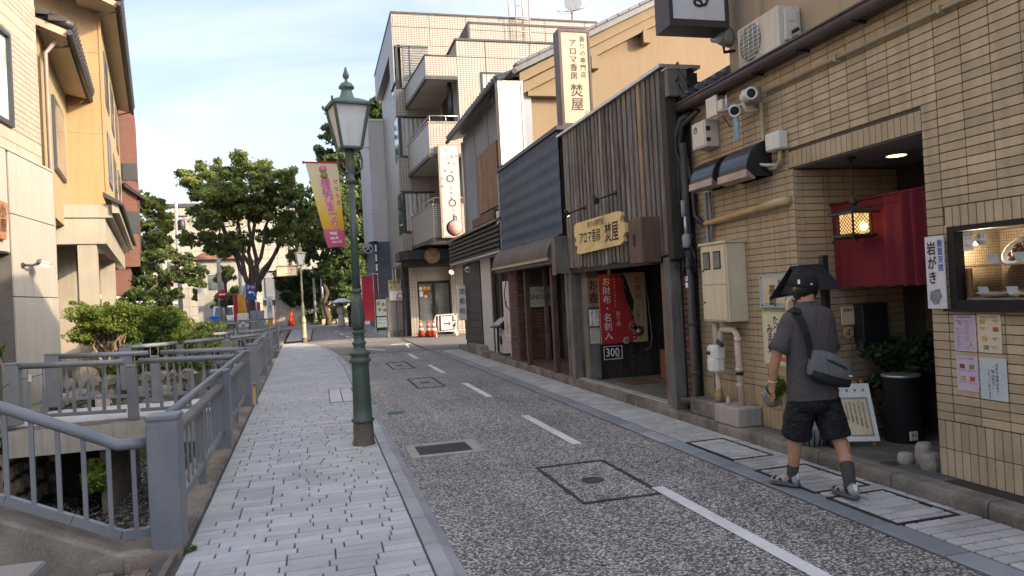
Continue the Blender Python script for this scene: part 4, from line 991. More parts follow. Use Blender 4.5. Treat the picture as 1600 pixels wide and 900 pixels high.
text('O', .42, (5.2, 27.768, 6.42), (1, 0, 0), (0, 0, 1), m_ink, t2); text('ink', .2, (5.22, 27.768, 5.98), (1, 0, 0), (0, 0, 1), m_ink, t2, vert=True); text('O', .42, (5.24, 27.768, 5.48), (1, 0, 0), (0, 0, 1), m_ink, t2); text('ink', .2, (5.27, 27.768, 5.1), (1, 0, 0), (0, 0, 1), m_ink, t2, vert=True, line=.85); text('Oishii', .12, (5.1, 27.768, 7.4), (1, 0, 0), (0, 0, 1), m_ink, t2, vert=True)
# cones and barriers
def cone(x, y, first=None, label=''):
    if first: t = copy_tree(first); t.location = (x, y, .004); t['label'] = label; return t
    t = thing('traffic_cone', label, 'traffic cone', (x, y, .004), 'cones before the glass doors')
    part('base', MB().box(x - .19, x + .19, y - .19, y + .19, 0.004, .03, .01), m_black, t)
    part('cone_body', MB().lathe([(.15, .03), (.035, .72), (.03, .73), (0, .73)], (x, y, 0), 16), M('cone_orange', (.75, .09, .03), .5, .05), t)
    for z0, z1 in ((.28, .38), (.48, .58)):
        f = lambda z: .15 - .115 * (z - .03) / .69 + .004
        part('white_band', MB().lathe([(f(z0), z0), (f(z1), z1)], (x, y, 0), 16), m_paper, t)
    return t
c0 = cone(4.30, 31.6, None, 'orange white traffic cone farthest left, before the tiled pillar'); cone(4.54, 31.0, c0, 'middle one of three orange white traffic cones'); cone(4.72, 30.6, c0, 'traffic cone nearest the pipe barrier with the arrow sign')
def barrier(x0, x1, y, label, sign):
    t = thing('pipe_barrier', label, 'barrier', (x0, y, 0), 'pipe barriers')
    part('frame', MB().tube([(x0 - .02, y, .02), (x0, y, .82), (x0 + .06, y, .92), (x1 - .06, y, .92), (x1, y, .82), (x1 + .02, y, .02)], .022, 8).tube([(x0, y, .22), (x1, y, .22)], .018, 6), m_alu, t)
    for k in range(1, 6): part('bar', MB().tube([(x0 + (x1 - x0) * k / 6, y, .22), (x0 + (x1 - x0) * k / 6, y, .9)], .012, 6), m_alu, t)
    for x in (x0, x1): part('foot', MB().tube([(x + .0, y - .25, .02), (x, y, .22), (x, y + .25, .02)], .018, 6), m_alu, t)
    if sign:
        p = part('sign_board', MB().box(x0 + .25, x1 - .12, y - .04, y - .025, .3, .84), m_paper, t)
        text('コインパーキング', .085, ((x0 + x1) / 2 + .06, y - .044, .80), (1, 0, 0), (0, 0, 1), m_ink, t, sx=.75)
        part('arrow', MB().prism([(x0 + .34, y - .041, .5), (x0 + .56, y - .041, .5), (x0 + .56, y - .041, .43), (x0 + .68, y - .041, .54), (x0 + .56, y - .041, .65), (x0 + .56, y - .041, .58), (x0 + .34, y - .041, .58)], (0, -.004, 0)), m_red, t)
        part('parking_square', MB().box(x0 + .72, x0 + .86, y - .046, y - .041, .4, .68), m_ink, t); text('P', .22, (x0 + .79, y - .048, .66), (1, 0, 0), (0, 0, 1), m_paper, t)
    else:
        part('red_plate', MB().box(x0 + .5, x0 + .75, y - .04, y - .025, .5, .82), MAT['bright_red'], t); part('white_bar', MB().box(x0 + .54, x0 + .71, y - .046, y - .04, .6, .72), m_paper, t)
barrier(4.78, 5.62, 30.6, 'pipe barrier carrying the coin parking sign with a red arrow', True); barrier(5.75, 6.7, 31.0, 'pipe barrier with a small red plate beside the black shop', False)
# concrete stub wall with parking signboard, narrow grey house behind
t = thing('stub_wall', 'weathered concrete stub wall left of the tiled pillar', 'wall', (3.5, 33.2, 0))
part('wall', MB().box(3.02, 3.42, 32.9, 33.4, 0, 1.78, .02).box(3.42, 3.98, 33.0, 33.4, 0, 1.62, .02), m_conc, t)
part('plinth', MB().box(3.0, 3.97, 32.85, 32.92, 0, .3), m_mossy, t)
part('post', MB().box(3.9, 4.02, 32.6, 32.7, 0, 1.1).box(3.98, 4.08, 32.45, 32.55, 0, 1.1), wood('old_post', (.2, .18, .16)), t)
t = thing('parking_signboard', 'yellowish signboard with a blue P square above the concrete stub wall', 'sign', (3.55, 32.9, 1.6))
part('board', MB().box(3.12, 3.92, 32.8, 32.86, 1.62, 2.55), M('aged_sign', (.55, .47, .28), .6, .12, 4, 40, .1, .05, dirt=.3, dirtcol=(.3, .25, .18)), t)
part('lower_panel', MB().box(3.14, 3.9, 32.79, 32.8, 1.65, 2.05), m_paper, t); part('blue_square', MB().box(3.66, 3.88, 32.785, 32.8, 2.1, 2.32), M('sign_blue', (.03, .07, .25), .5, .05), t)
text('P', .22, (3.77, 32.782, 2.31), (1, 0, 0), (0, 0, 1), m_paper, t); text('武家屋敷\nより', .17, (3.14, 32.795, 2.52), (1, 0, 0), (0, 0, 1), m_ink, t, align='LEFT', bold=.02)
part('red_mark', MB().tube([(3.45, 32.785, 1.72), (3.5, 32.785, 1.9), (3.6, 32.785, 1.96), (3.7, 32.785, 1.9), (3.75, 32.785, 1.72), (3.45, 32.785, 1.72)], .03, 6), pk, t)
t = thing('narrow_house', 'narrow plastered house, white above and slate grey below, beyond the tiled building', 'house', (4, 42, 0))
part('upper_wall', MB().box(3.28, 8, 42, 50, 5.0, 11.9), M('white_plaster', (.5, .5, .49), .85, .08, 1.2, 60, .1, .15, streak=.3, dirtcol=(.3, .29, .28)), t)
part('parapet_cap', MB().box(3.22, 8, 41.94, 50, 11.9, 12.0), m_alu, t)
part('lower_wall', MB().box(3.4, 8, 41.98, 50, 0, 5.0), M('slate_paint', (.11, .12, .145), .7, .08), t)
part('cornice', MB().box(3.1, 3.5, 41.8, 50, 4.75, 5.02), m_cornice, t)
part('window', MB().box(4.35, 4.75, 41.95, 42.02, 6.9, 8.9), m_soffit, t)
for x in (4.25, 4.4): part('downpipe', MB().tube([(x, 41.9, 2.5), (x, 41.9, 6.5)], .05, 6), m_alu, t)
part('vent_pipe', MB().tube([(3.28, 41.6, 10.3), (2.8, 41.6, 10.3)], .05, 6), m_alu, t); part('vent_pipe', MB().tube([(3.4, 41.6, 6.6), (2.9, 41.6, 6.6)], .03, 6), m_alu, t)
# hanging round shop sign, lit light strip, nobori flags, menu board
t = thing('round_sign', 'round blue and white hanging sign high beside the slate wall', 'sign', (2.86, 41, 4.4))
part('disc', MB().lathe([(.30, 0), (.30, .08), (0, .08)], (2.88, 41, 4.55), 24, (0, -1, 0)), M('sign_navy', (.03, .06, .12), .5), t)
part('ring', MB().tube([(2.88 + .25 * math.cos(a), 40.9, 4.55 + .25 * math.sin(a)) for a in [k * math.pi / 10 for k in range(21)]], .02, 6), m_paper, t)
part('emblem', MB().tube([(2.72, 40.9, 4.42), (2.88, 40.9, 4.6), (3.04, 40.9, 4.42)], .025, 6).tube([(2.88, 40.9, 4.6), (2.88, 40.9, 4.75)], .025, 6).tube([(2.74, 40.9, 4.62), (2.82, 40.9, 4.72)], .025, 6).tube([(3.02, 40.9, 4.62), (2.94, 40.9, 4.72)], .025, 6), m_paper, t)
part('arm', MB().tube([(2.88, 41.0, 4.88), (3.45, 41.1, 4.88)], .025, 6), m_black, t)
t = thing('light_strip', 'black framed vertical ladder of small white light panels on the slate wall corner', 'sign', (3.35, 41.5, .5))
part('frame', MB().box(3.26, 3.40, 41.4, 41.6, .5, 5.0), m_black, t)
for k in range(8): part('light_panel', MB().box(3.28, 3.38, 41.385, 41.4, .62 + k * .54, .62 + k * .54 + .40), m_paper, t)
def nobori(x, y, h, w, col, label, rot=.15):
    t = thing('banner_flag', label, 'flag', (x, y, 0), 'tall flags by the far shop')
    part('pole', MB().tube([(x, y, 0), (x, y, h + .1)], .015, 6).tube([(x, y, h + .05), (x - w, y - .1, h + .05)], .01, 6), m_alu, t)
    n = 10; rings = []
    V = [(x - w * i, y - .1 * i + .05 * math.sin(j * .9 + i * 2), h - (h - .6) * j / n) for j in range(n + 1) for i in (0, .5, 1)]
    part('cloth', MB().add(V, [(j * 3 + i, j * 3 + i + 1, j * 3 + i + 4, j * 3 + i + 3) for j in range(n) for i in (0, 1)], True), col, t); return t
nobori(3.0, 40, 3.0, .62, M('flag_red', (.42, .03, .06), .8, .1), 'red and white vertical flag behind the near lamp post', 0)
nobori(3.3, 40.6, 3.1, .45, M('flag_purple', (.12, .07, .09), .8, .2), 'dark purple vertical flag right of the red one')
t = thing('menu_board', 'black framed pale green menu board standing before the flags', 'sign', (3.2, 38.6, 0))
part('board', MB().box(2.95, 3.62, 38.6, 38.66, .1, 1.75), m_black, t); part('sheet', MB().box(2.98, 3.59, 38.585, 38.6, .85, 1.72), M('mint_paper', (.55, .66, .58), .6, .06), t); part('sheet', MB().box(2.98, 3.59, 38.585, 38.6, .25, .78), MAT['mint_paper'], t)
for x, z in ((3.1, 1.5), (3.35, 1.45), (3.15, 1.2), (3.42, 1.15)): part('picture', MB().lathe([(.09, 0), (.09, .004), (0, .004)], (x, 38.585, z), 12, (0, -1, 0)), M('food_brown', (.35, .25, .1), .7, .4, 30, 90, .3), t)
text('ランチ\nメニュー', .14, (3.28, 38.58, .72), (1, 0, 0), (0, 0, 1), m_ink, t)
part('foot', MB().box(2.97, 3.02, 38.45, 38.8, 0, .1).box(3.55, 3.6, 38.45, 38.8, 0, .1), m_black, t)
# ivy covered wall
t = thing('ivy_wall', 'retaining wall thickly covered in ivy, bare concrete at its lower left', 'wall', (0, 60.5, 0))
part('wall', MB().prism([(-3.2, 61.2, 0), (7, 61.2, 0), (7, 61.2, 4.0), (-2.6, 61.2, 4.3), (-3.2, 61.2, 3.8)], (0, .6, 0)), m_conc, t)
rng = np.random.default_rng(77); cl_ = []
for k in range(170):
    x = rng.uniform(-3.1, 6.5); z = rng.uniform(.3, 4.6)
    if z < 2.6 - (x + 3.0) * .9: continue
    cl_.append(((x, 61.05, z), (.42, .16, .42), 130))
leaf_part('ivy', cl_, rng, .11, m_leafE, t, flat=0)
for x, h, c, lab in ((-.15, 4.3, m_conc, 'pale concrete post before the ivy wall'), (.45, 5.2, m_steel, 'tall blue grey steel post before the ivy wall')):
    t = thing('street_post', lab, 'post', (x, 59.6, 0)); part('shaft', MB().tube([(x, 59.6, 0), (x, 59.6, h)], [.11, .09], 10).lathe([(.17, 0), (.17, .35), (.12, .4)], (x, 59.6, 0), 10), c, t)
t = thing('bench_gate', 'low timber gate frame with a parked scooter behind', 'gate', (1.2, 58.6, 0))
part('post', MB().box(.75, .95, 58.5, 58.65, 0, 1.25), wood('pale_timber', (.5, .4, .28), .7), t); part('post', MB().box(1.75, 1.95, 58.5, 58.65, 0, 1.25), MAT['pale_timber'], t)
t = thing('scooter', 'dark parked scooter with round mirror between timber posts', 'scooter', (1.4, 59.2, 0))
part('body', MB().lathe([(.05, 0), (.22, .1), (.3, .45), (.22, .8), (.06, 1.0)], (1.4, 59.3, .35), 10).tube([(1.1, 59.2, 1.2), (1.7, 59.2, 1.2)], .03, 6), m_black, t); part('wheel', MB().lathe([(.28, -.06), (.28, .06)], (1.4, 59.0, .28), 14, (1, 0, 0)), m_black, t); part('mirror', MB().lathe([(.1, 0), (.1, .02)], (1.35, 59.1, 1.5), 10, (0, -1, 0)), m_alu, t)
for x, y, lab in ((.55, 59.3, 'small wooden planter box by the pale post'), (2.6, 58.9, 'wooden planter box near the couple with the parasol')):
    t = thing('planter_box', lab, 'planter', (x, y, 0)); part('box', MB().box(x - .25, x + .25, y - .2, y + .2, 0, .42, .02), MAT['pale_timber'], t); leaf_part('plant', [((x, y, .6), (.25, .2, .25), 160)], rng, .07, m_leafA, t)
# parking structure and hotel far behind
m_ivory = gridmat('ivory_panel', (.34, .31, .26), (.17, .15, .12), 1.0, 1.0, .03, 0, .7, .04)
t = thing('parking_structure', 'pale panelled parking structure behind the zelkova', 'building', (-4, 90, 0))
part('upper_wall', MB().box(-15, 9, 86, 100, 5.6, 13.2), m_ivory, t)
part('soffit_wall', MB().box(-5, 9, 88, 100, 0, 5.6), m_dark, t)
part('lower_wall', MB().box(-15, -5, 86.5, 100, 0, 5.6), m_ivory, t)
for x in (-1.2, 1.5, 5): part('column', MB().box(x, x + .9, 86.3, 87.2, 0, 5.6), m_ivory, t)
part('parapet_strip', MB().box(-15, 9, 85.9, 86, 12.9, 13.3), m_cornice, t)
for x in (-2, 2.2): part('window', MB().box(x, x + 2.2, 85.92, 86, 9.6, 11.6), m_glass, t)
part('sign_panel', MB().box(.2, 1.4, 85.85, 85.95, 9.3, 10.8), M('rust_sign', (.35, .12, .06), .6), t)
t = thing('hotel_block', 'white hotel block with bluish window bands far down the road', 'building', (-27, 180, 0))
m_hw = M('hotel_white', (.42, .46, .53), .7, .04)
part('body', MB().box(-33, -20.5, 170, 200, 0, 22.4), m_hw, t); part('roof_box', MB().box(-29, -20.6, 172, 195, 22.4, 24.5), M('roof_beige', (.5, .42, .33), .8), t)
for k in range(6):
    z = 6.5 + k * 2.7; part('floor_band', MB().box(-33.05, -20.4, 169.7, 170, z, z + 1.0), m_alu, t)
    for j in range(8): part('window', MB().box(-32.3 + j * 1.5, -31.4 + j * 1.5, 169.8, 170, z + 1.15, z + 2.3), glass('hotel_glass', (.12, .17, .24)), t)
t = thing('low_block', 'cream low block with railed roof terrace before the hotel', 'building', (-18, 130, 0))
part('body', MB().box(-26, -13, 130, 150, 0, 11.5), M('cream_render', (.42, .36, .28), .8, .06), t); part('roof_rail', MB().box(-26, -13, 129.95, 130, 11.5, 12.4), m_cornice, t)
for j in range(7): part('window', MB().box(-25 + j * 1.7, -24 + j * 1.7, 129.9, 130, 8.2, 9.8), m_glass, t)
t = thing('corner_house', 'small house with reddish pitched roof down the road', 'house', (-7, 72, 0))
part('wall', MB().box(-10.5, -6.2, 72, 80, 0, 6.2), m_conc, t); part('roof', MB().prism([(-11, 71.5, 6.2), (-5.7, 71.5, 6.2), (-8.2, 71.5, 7.7)], (0, 9, 0)), M('rust_roof', (.25, .12, .08), .7, .2), t); part('window', MB().box(-9.5, -8.2, 71.95, 72, 3.4, 4.8), m_glass, t)
t = thing('shop_row', 'low grey shop front under the parking structure', 'building', (-2.5, 70, 0))
part('wall', MB().box(-4.6, -2.2, 68, 74, 0, 4.6), M('grey_render', (.30, .31, .31), .8, .1), t); part('shutter', MB().box(-4.3, -2.6, 67.9, 68, 2.4, 4.2), m_steel, t); part('doorway', MB().box(-3.6, -2.9, 67.95, 68, 0, 2.1), MAT['bright_red'], t); part('awning', MB().box(-4.5, -2.3, 67.2, 68, 2.2, 2.32), M('awning_blue', (.2, .27, .32), .6), t)
# utility poles and wires
def upole(x, y, h, label, arms=2):
    t = thing('utility_pole', label, 'utility pole', (x, y, 0), None)
    part('shaft', MB().tube([(x, y, 0), (x, y, h)], [.17, .12], 10), m_conc, t)
    for k in range(arms): part('cross_arm', MB().box(x - .8, x + .8, y - .05, y + .05, h - .5 - k * .7, h - .4 - k * .7), m_dkmetal, t)
    part('transformer', MB().lathe([(.25, 0), (.28, .05), (.28, .7), (.2, .8)], (x + .35, y, h - 2.2), 10), m_dkmetal, t)
upole(-10.3, 62, 10.2, 'utility pole standing against the cream low block'); upole(-6.9, 58, 8.2, 'utility pole left of the zelkova with a lamp arm', 1); upole(-6.2, 66, 8.5, 'stout utility pole seen between the zelkova and the pole with a lamp arm', 2); upole(-2.0, 64, 12, 'tall utility pole in front of the pale parking structure', 2)
for i, (a, b) in enumerate((((-10.3, 62, 9.8), (-30, 100, 12)), ((-10.3, 62, 9.2), (-6.2, 66, 8.1)), ((-6.2, 66, 8.2), (-2.0, 64, 11.5)), ((-10.3, 62, 9.8), (-16, 40, 9)))):
    A, Bv = Vector(a), Vector(b)
    solo('overhead_wire', MB().tube([A.lerp(Bv, k / 10) - Vector((0, 0, 1.2 * (k / 10) * (1 - k / 10))) for k in range(11)], .025, 5), m_black, ['thin overhead wire running off behind the weeping tree', 'overhead wire between the two poles left of the zelkova', 'overhead wire passing through the zelkova crown', 'overhead wire towards the brick block'][i], 'wire', a)
# signs, cabinets, flags by the far corner
t = thing('parking_sign', 'blue parking sign with white turning arrow by the zelkova trunk', 'sign', (-3.85, 47.5, 0))
part('panel', MB().box(-4.15, -3.55, 47.4, 47.44, 2.1, 3.05), M('road_blue', (.015, .07, .30), .4, .04), t); part('pole', MB().tube([(-3.6, 47.5, 0), (-3.6, 47.5, 3.1)], .035, 8), m_steel, t)
part('arrow', MB().tube([(-3.68, 47.39, 2.35), (-3.68, 47.39, 2.5), (-3.75, 47.39, 2.56), (-3.9, 47.39, 2.56)], .035, 6).add([(-3.88, 47.36, 2.68), (-4.05, 47.36, 2.56), (-3.88, 47.36, 2.44)], [(0, 1, 2)]), m_paper, t)
text('P', .3, (-3.98, 47.39, 3.02), (1, 0, 0), (0, 0, 1), m_paper, t, bold=.02); part('red_plate', MB().box(-3.85, -3.62, 47.385, 47.4, 2.8, 2.95), pk, t)
t = thing('white_box', 'white utility box on the canal edge', 'box', (-4.4, 47.3, 0)); part('box', MB().box(-4.7, -4.05, 47.1, 47.5, .45, 1.3, .03), m_alu, t); part('leg', MB().box(-4.6, -4.5, 47.2, 47.3, 0, .45).box(-4.25, -4.15, 47.2, 47.3, 0, .45), m_steel, t)
t = thing('utility_cabinet', 'grey green utility cabinet beside the white box', 'cabinet', (-3.5, 47.6, 0)); part('cabinet', MB().box(-3.98, -3.2, 47.4, 48, 0, 1.42, .02), M('cabinet_grey', (.24, .28, .29), .5, .06), t); part('door_seam', MB().box(-3.6, -3.58, 47.39, 47.4, .1, 1.35), m_dkmetal, t)
t = thing('signpost', 'white vertical signboard on a yellow base near the far corner', 'sign', (-3.0, 50, 0)); part('board', MB().box(-3.15, -2.8, 50, 50.06, .9, 2.3), m_paper, t); part('base', MB().box(-3.12, -2.82, 49.95, 50.1, .1, .9), M('yellow_base', (.6, .38, .03), .5), t); text('一方通行', .24, (-2.97, 49.99, 2.2), (1, 0, 0), (0, 0, 1), m_ink, t, vert=True)
t = thing('no_entry_sign', 'round red no entry sign above a dark hooded signal', 'sign', (-6.0, 52, 0)); part('pole', MB().tube([(-6.0, 52, 0), (-6.0, 52, 2.9)], .04, 8), m_steel, t); part('disc', MB().lathe([(.32, 0), (.32, .02), (0, .02)], (-6.05, 51.95, 2.6), 20, (0, -1, 0)), MAT['bright_red'], t); part('bar', MB().box(-6.25, -5.85, 51.92, 51.93, 2.55, 2.65), m_paper, t); part('hood', MB().lathe([(.25, 0), (.28, .2)], (-5.95, 51.9, 2.0), 14, (0, -1, 0)), m_black, t)
for x, c, lab in ((-5.3, 'flag_red', 'red upright flag beside the blue parking sign'), (-5.0, 'orange_paint', 'orange shop flag right of the red one')):
    nobori(x, 56, 2.6, .5, MAT[c], lab)
t = thing('vending_machine', 'red vending machine at the foot of the zelkova', 'vending machine', (-4.6, 57, 0)); part('body', MB().box(-5.0, -4.1, 57, 57.8, 0, 2.0, .03), MAT['bright_red'], t); part('window', MB().box(-4.9, -4.3, 56.98, 57, 1.1, 1.85), m_glass, t)
t = thing('traffic_cone', 'lone orange cone against the bare concrete by the ivy wall', 'traffic cone', (-2.0, 60.2, 0)); part('cone_body', MB().lathe([(.3, 0), (.05, 1.3), (0, 1.32)], (-2.0, 60.2, 0), 14), MAT['cone_orange'], t); part('base', MB().box(-2.35, -1.65, 59.9, 60.5, 0, .04), m_black, t)
# parked van far down the road
t = thing('parked_van', 'small pale van with a blue sheet in front, far beyond the hedge', 'van', (-7.2, 62, 0))
def carbody(x, y, w, h, l):
    pr_ = [(y, .3), (y, .95), (y + .25, 1.05), (y + .6, h), (y + l - .3, h), (y + l, 1.0), (y + l, .3)]
    return MB().prism([(x - w / 2, a, b) for a, b in pr_], (w, 0, 0))
part('body', carbody(-7.2, 62, 1.6, 1.85, 3.6), m_alu, t); part('windscreen', MB().prism([(-7.9, 62.28, 1.10), (-6.5, 62.28, 1.10), (-6.58, 62.56, 1.74), (-7.82, 62.56, 1.74)], (0, -.03, .0)), m_glass, t)
for x in (-7.95, -6.45):
    for y in (62.6, 64.8): part('wheel', MB().lathe([(.3, -.09), (.3, .09)], (x, y, .3), 14, (1, 0, 0)), m_black, t)
for x in (-7.75, -6.65): part('headlight', MB().box(x - .14, x + .14, 61.97, 62.0, .7, .88), m_paper, t)
part('bumper', MB().box(-8.0, -6.4, 61.93, 62.0, .3, .5), m_dkmetal, t); part('plate', MB().box(-7.36, -7.04, 61.9, 61.93, .45, .6), m_paper, t)
t = thing('blue_bin', 'bright blue covered bin in front of the pale van', 'bin', (-7.6, 60, 0)); part('drum', MB().lathe([(.38, 0), (.42, .8), (.4, 1.0), (.2, 1.08)], (-7.6, 60, 0), 14), M('bin_blue', (.02, .12, .5), .5), t); part('lid', MB().lathe([(.43, 1.0), (.43, 1.06), (.1, 1.14)], (-7.6, 60, 0), 14), MAT['bin_blue'], t)
# ================================================================ right side, from the crossing towards the camera
RN = (0, -1, 0); UZ = (0, 0, 1); RX_ = (1, 0, 0)      # lettering on street faces / on faces turned to the viewer
m_gcorr = M('grey_corrugated', (.23, .25, .275), .55, .12, 1.0, 50, .1, .1, streak=.35, dirtcol=(.14, .13, .12))
m_bslat = wood('black_slat', (.035, .03, .028), .6, .2, 1, .4)
m_oldwood = wood('weathered_batten', (.205, .18, .155), .85, .4, 2, .8, (.018, .015, .012))
m_darkwood = wood('dark_board', (.035, .028, .023), .8, .2, 2, .6)
m_brownpost = wood('brown_post', (.085, .05, .035), .6, .1, 2, .4)
m_gwood = wood('grey_wood', (.17, .155, .135), .85, .15, 2, .6, (.05, .045, .04))
m_lite = wood('light_batten', (.30, .21, .13), .8, .1, 2, .5, (.12, .08, .05))
m_brick = M('brown_brick', (.115, .06, .045), .8, .2, 3, 70, .25, .3, rnd=.25)
m_beige = M('beige_mortar_wall', (.20, .145, .088), .85, .06, .7, 70, .07, .25, streak=.15, dirtcol=(.3, .22, .14))
m_kawara = M('grey_roof_tile', (.10, .105, .115), .4, .2, 4, 60, .2, .1, rnd=.2, spec=.5)

# --- grey corrugated house
t = thing('grey_house', 'grey corrugated house with a tiled eave and brown slatted shutter', 'house', (6, 21, 0))
part('body', MB().box(5.03, 6.0, 17.5, 24, 0, 7.0), m_gcorr, t)
mb = MB(); P0 = []; P1 = []; n = 130
for k in range(n + 1):
    y = 17.5 + 6.5 * k / n; x = 5.0 + (.012 if k % 2 else -.012); P0.append((x, y, 3.3)); P1.append((x, y, 6.95))
mb.add(P0 + P1, [(k, n + 1 + k, n + 2 + k, k + 1) for k in range(n)]); part('corrugated_face', mb, m_gcorr, t)
for y in (18.6, 20.4, 22.2): part('sheet_joint', MB().box(4.975, 5.0, y - .02, y + .02, 3.3, 6.9), m_gcorr, t)
s_ = part('slatted_shutter', MB().box(4.94, 4.98, 19.25, 21.75, 4.12, 5.88), wood('shutter_back', (.09, .05, .03)), t)
m_slt = wood('brown_slat', (.26, .145, .07), .7, .25, 2, .5, (.08, .045, .025))
for k in range(27): part('slat', MB().box(4.915, 4.94, 19.26 + k * .0925, 19.335 + k * .0925, 4.12, 5.88), m_slt, s_)
part('window_box', MB().box(4.72, 4.98, 19.1, 21.9, 3.72, 3.98, .01), wood('box_beam', (.14, .08, .05), .7, .1, 1), t)
r = part('roof', MB().prism([(4.55, 17.3, 6.92), (4.55, 17.3, 7.02), (6.2, 17.3, 7.42), (6.2, 17.3, 7.32)], (0, 7.0, 0)), m_kawara, t)
tile = None
for k in range(27):
    p = Vector((4.55, 17.45 + k * .26, 7.04))
    if tile is None: tile = part('roof_tile', MB().tube([p - Vector((.06, 0, .04)), p + Vector((.6, 0, .2))], .075, 8), m_kawara, r, at=p)
    else: again(tile, r, p)
part('gutter', MB().tube([(4.5, 17.3, 6.88), (4.5, 24.3, 6.88)], .06, 8), m_dkmetal, r)
part('downpipe', MB().tube([(4.93, 23.9, 6.8), (4.93, 23.9, 3.6)], .04, 6), m_alu, t); part('downpipe', MB().tube([(4.95, 17.9, 4.2), (4.95, 17.9, 3.3)], .05, 6), m_alu, t)
# --- white blank panel sign
t = thing('blank_sign', 'tall blank white light box standing out between grey house and beige gable', 'sign', (4.8, 17, 4.8))
part('case', MB().box(4.42, 5.04, 16.86, 17.12, 4.76, 6.78), M('case_brown', (.30, .2, .13), .6), t); part('face', MB().box(4.48, 5.0, 16.845, 16.86, 4.8, 6.74), M('blank_white', (.39, .39, .37), .5, .04, streak=.12, dirtcol=(.5, .48, .42)), t)
part('frame', MB().box(4.42, 4.48, 16.83, 16.86, 4.76, 6.78).box(5.0, 5.04, 16.83, 16.86, 4.76, 6.78).box(4.48, 5.0, 16.83, 16.86, 6.74, 6.78), m_alu, t)
# --- beige gable house
t = thing('gable_house', 'beige mortar gable house rising behind the timber shop', 'house', (9, 18, 0))
xl, xr, zl = 5.2, 12.8, 6.98; xm = 10.0; sl_ = .485; zr = zl + (xm - xl) * sl_
part('wall', MB().prism([(xl, 17.2, 0), (xr, 17.2, 0), (xr, 17.2, zr - (xr - xm) * sl_), (xm, 17.2, zr), (xl, 17.2, zl)], (0, 2.2, 0)), m_beige, t)
r = part('roof', MB().prism([(xl - .35, 16.75, zl - .02), (xl - .35, 16.75, zl + .12), (xm, 16.75, zr + .29), (xr + .4, 16.75, zr - (xr - xm) * sl_ - .05), (xr + .4, 16.75, zr - (xr - xm) * sl_ - .19), (xm, 16.75, zr + .14)], (0, 3, 0)), m_kawara, t)
ns = int((xm - xl) / .3)
for k in range(ns + 1):
    x = xl - .35 + k * .3; z = zl + .13 + k * .3 * sl_
    part('verge_tile', MB().obox((x + .15, 16.8, z + .1), (1, 0, sl_), (0, 1, 0), (-sl_, 0, 1), .335, .26, .07, .015), m_kawara, r)
m_verge = M('beige_verge', (.19, .138, .083), .8, .06)
part('barge_board', MB().prism([(xl - .2, 16.9, zl - .22), (xl - .2, 16.9, zl + .02), (xm, 16.9, zr + .17), (xm, 16.9, zr - .07)], (0, .08, 0)).prism([(xl - .1, 16.98, zl - .45), (xl - .1, 16.98, zl - .2), (xm, 16.98, zr - .05), (xm, 16.98, zr - .3)], (0, .22, 0)), m_verge, r)
for x in (6.9, 8.35): z = zl + (x - xl) * sl_; part('purlin_end', MB().box(x, x + .2, 16.95, 17.2, z - .62, z - .3), m_verge, r)
part('eave_beam', MB().box(xl + .02, xl + 1.6, 17.0, 17.2, zl - .5, zl - .38), m_verge, r); part('corner_post', MB().box(xl - .1, xl + .12, 17.1, 17.25, 3, zl - .1), m_gcorr, t)
part('gutter', MB().tube([(xl - .42, 16.6, zl - .03), (xl - .42, 19, zl - .03)], .07, 8), m_dkmetal, r)
t = thing('tv_antenna', 'television antenna with a grey dish on a pole against the sky', 'antenna', (8.2, 27, 11))
part('mast', MB().tube([(12.75, 33.5, 13.2), (12.75, 33.5, 16.0)], .045, 6), m_pipe, t); part('dish', MB().lathe([(.02, 0), (.25, .05), (.42, .16), (.43, .19)], (12.77, 33.4, 15.6), 18, (-.3, -1, .25)), m_gcorr, t)
mb = MB().tube([(11.9, 33.3, 15.2), (12.75, 33.4, 15.3)], .025, 5).tube([(12.75, 33.4, 15.3), (13.7, 33.2, 15.55)], .025, 5)
for k in range(6): mb.tube([(11.95 + k * .13, 33.3, 15.0 + k * .02), (11.95 + k * .13, 33.3, 15.42 + k * .02)], .012, 4)
part('elements', mb, m_steel, t)
t = thing('roof_ladder', 'pair of thin pale ladder rails hooked over the tiled building parapet', 'ladder', (8.6, 32.4, 12))
mb = MB()
for x in (9.55, 10.2): mb.tube([(x, 32.4, 12), (x, 32.4, 16.1), (x - .35, 32.3, 15.6), (x - .35, 32.3, 14.5)], .03, 6)
for z in (12.6, 13.2, 13.8, 14.4, 15.0): mb.tube([(9.55, 32.4, z), (10.2, 32.4, z)], .02, 5)
part('rails', mb, M('ladder_pink', (.6, .48, .44), .5), t)

# --- black shop with slatted eave
t = thing('black_eave_shop', 'black fronted shop below a black lattice eave, next to the crossing', 'shop', (5, 20, 0))
part('front_wall', MB().box(4.62, 5.0, 16.4, 22.6, 0, 3.3), m_dark, t)
part('end_wall', MB().box(4.5, 5.02, 20.15, 22.6, .12, 2.75), m_black, t)
for k in range(11): part('board', MB().box(4.478, 4.5, 20.15, 22.62, .3 + k * .22, .505 + k * .22), m_bslat, t)
for k in range(11): part('board', MB().box(4.48, 5.02, 22.6, 22.622, .3 + k * .22, .505 + k * .22), m_bslat, t) if False else None
part('white_pillar', MB().box(4.5, 4.75, 18.95, 20.1, .15, 2.78), M('white_mortar', (.52, .52, .5), .8, .06, streak=.2, dirtcol=(.3, .28, .25)), t)
for y in (18.0, 18.87, 16.6): part('door_jamb', MB().box(4.52, 4.6, y, y + .07, .15, 2.7), m_brownpost, t)
part('low_wall', MB().box(4.5, 4.7, 17.0, 18.7, .15, .78), M('white_mortar', (.52, .52, .5)), t); part('vent_ring', MB().lathe([(.12, 0), (.12, .02), (.05, .03)], (4.5, 18.1, .5), 14, (-1, 0, 0)), m_black, t)
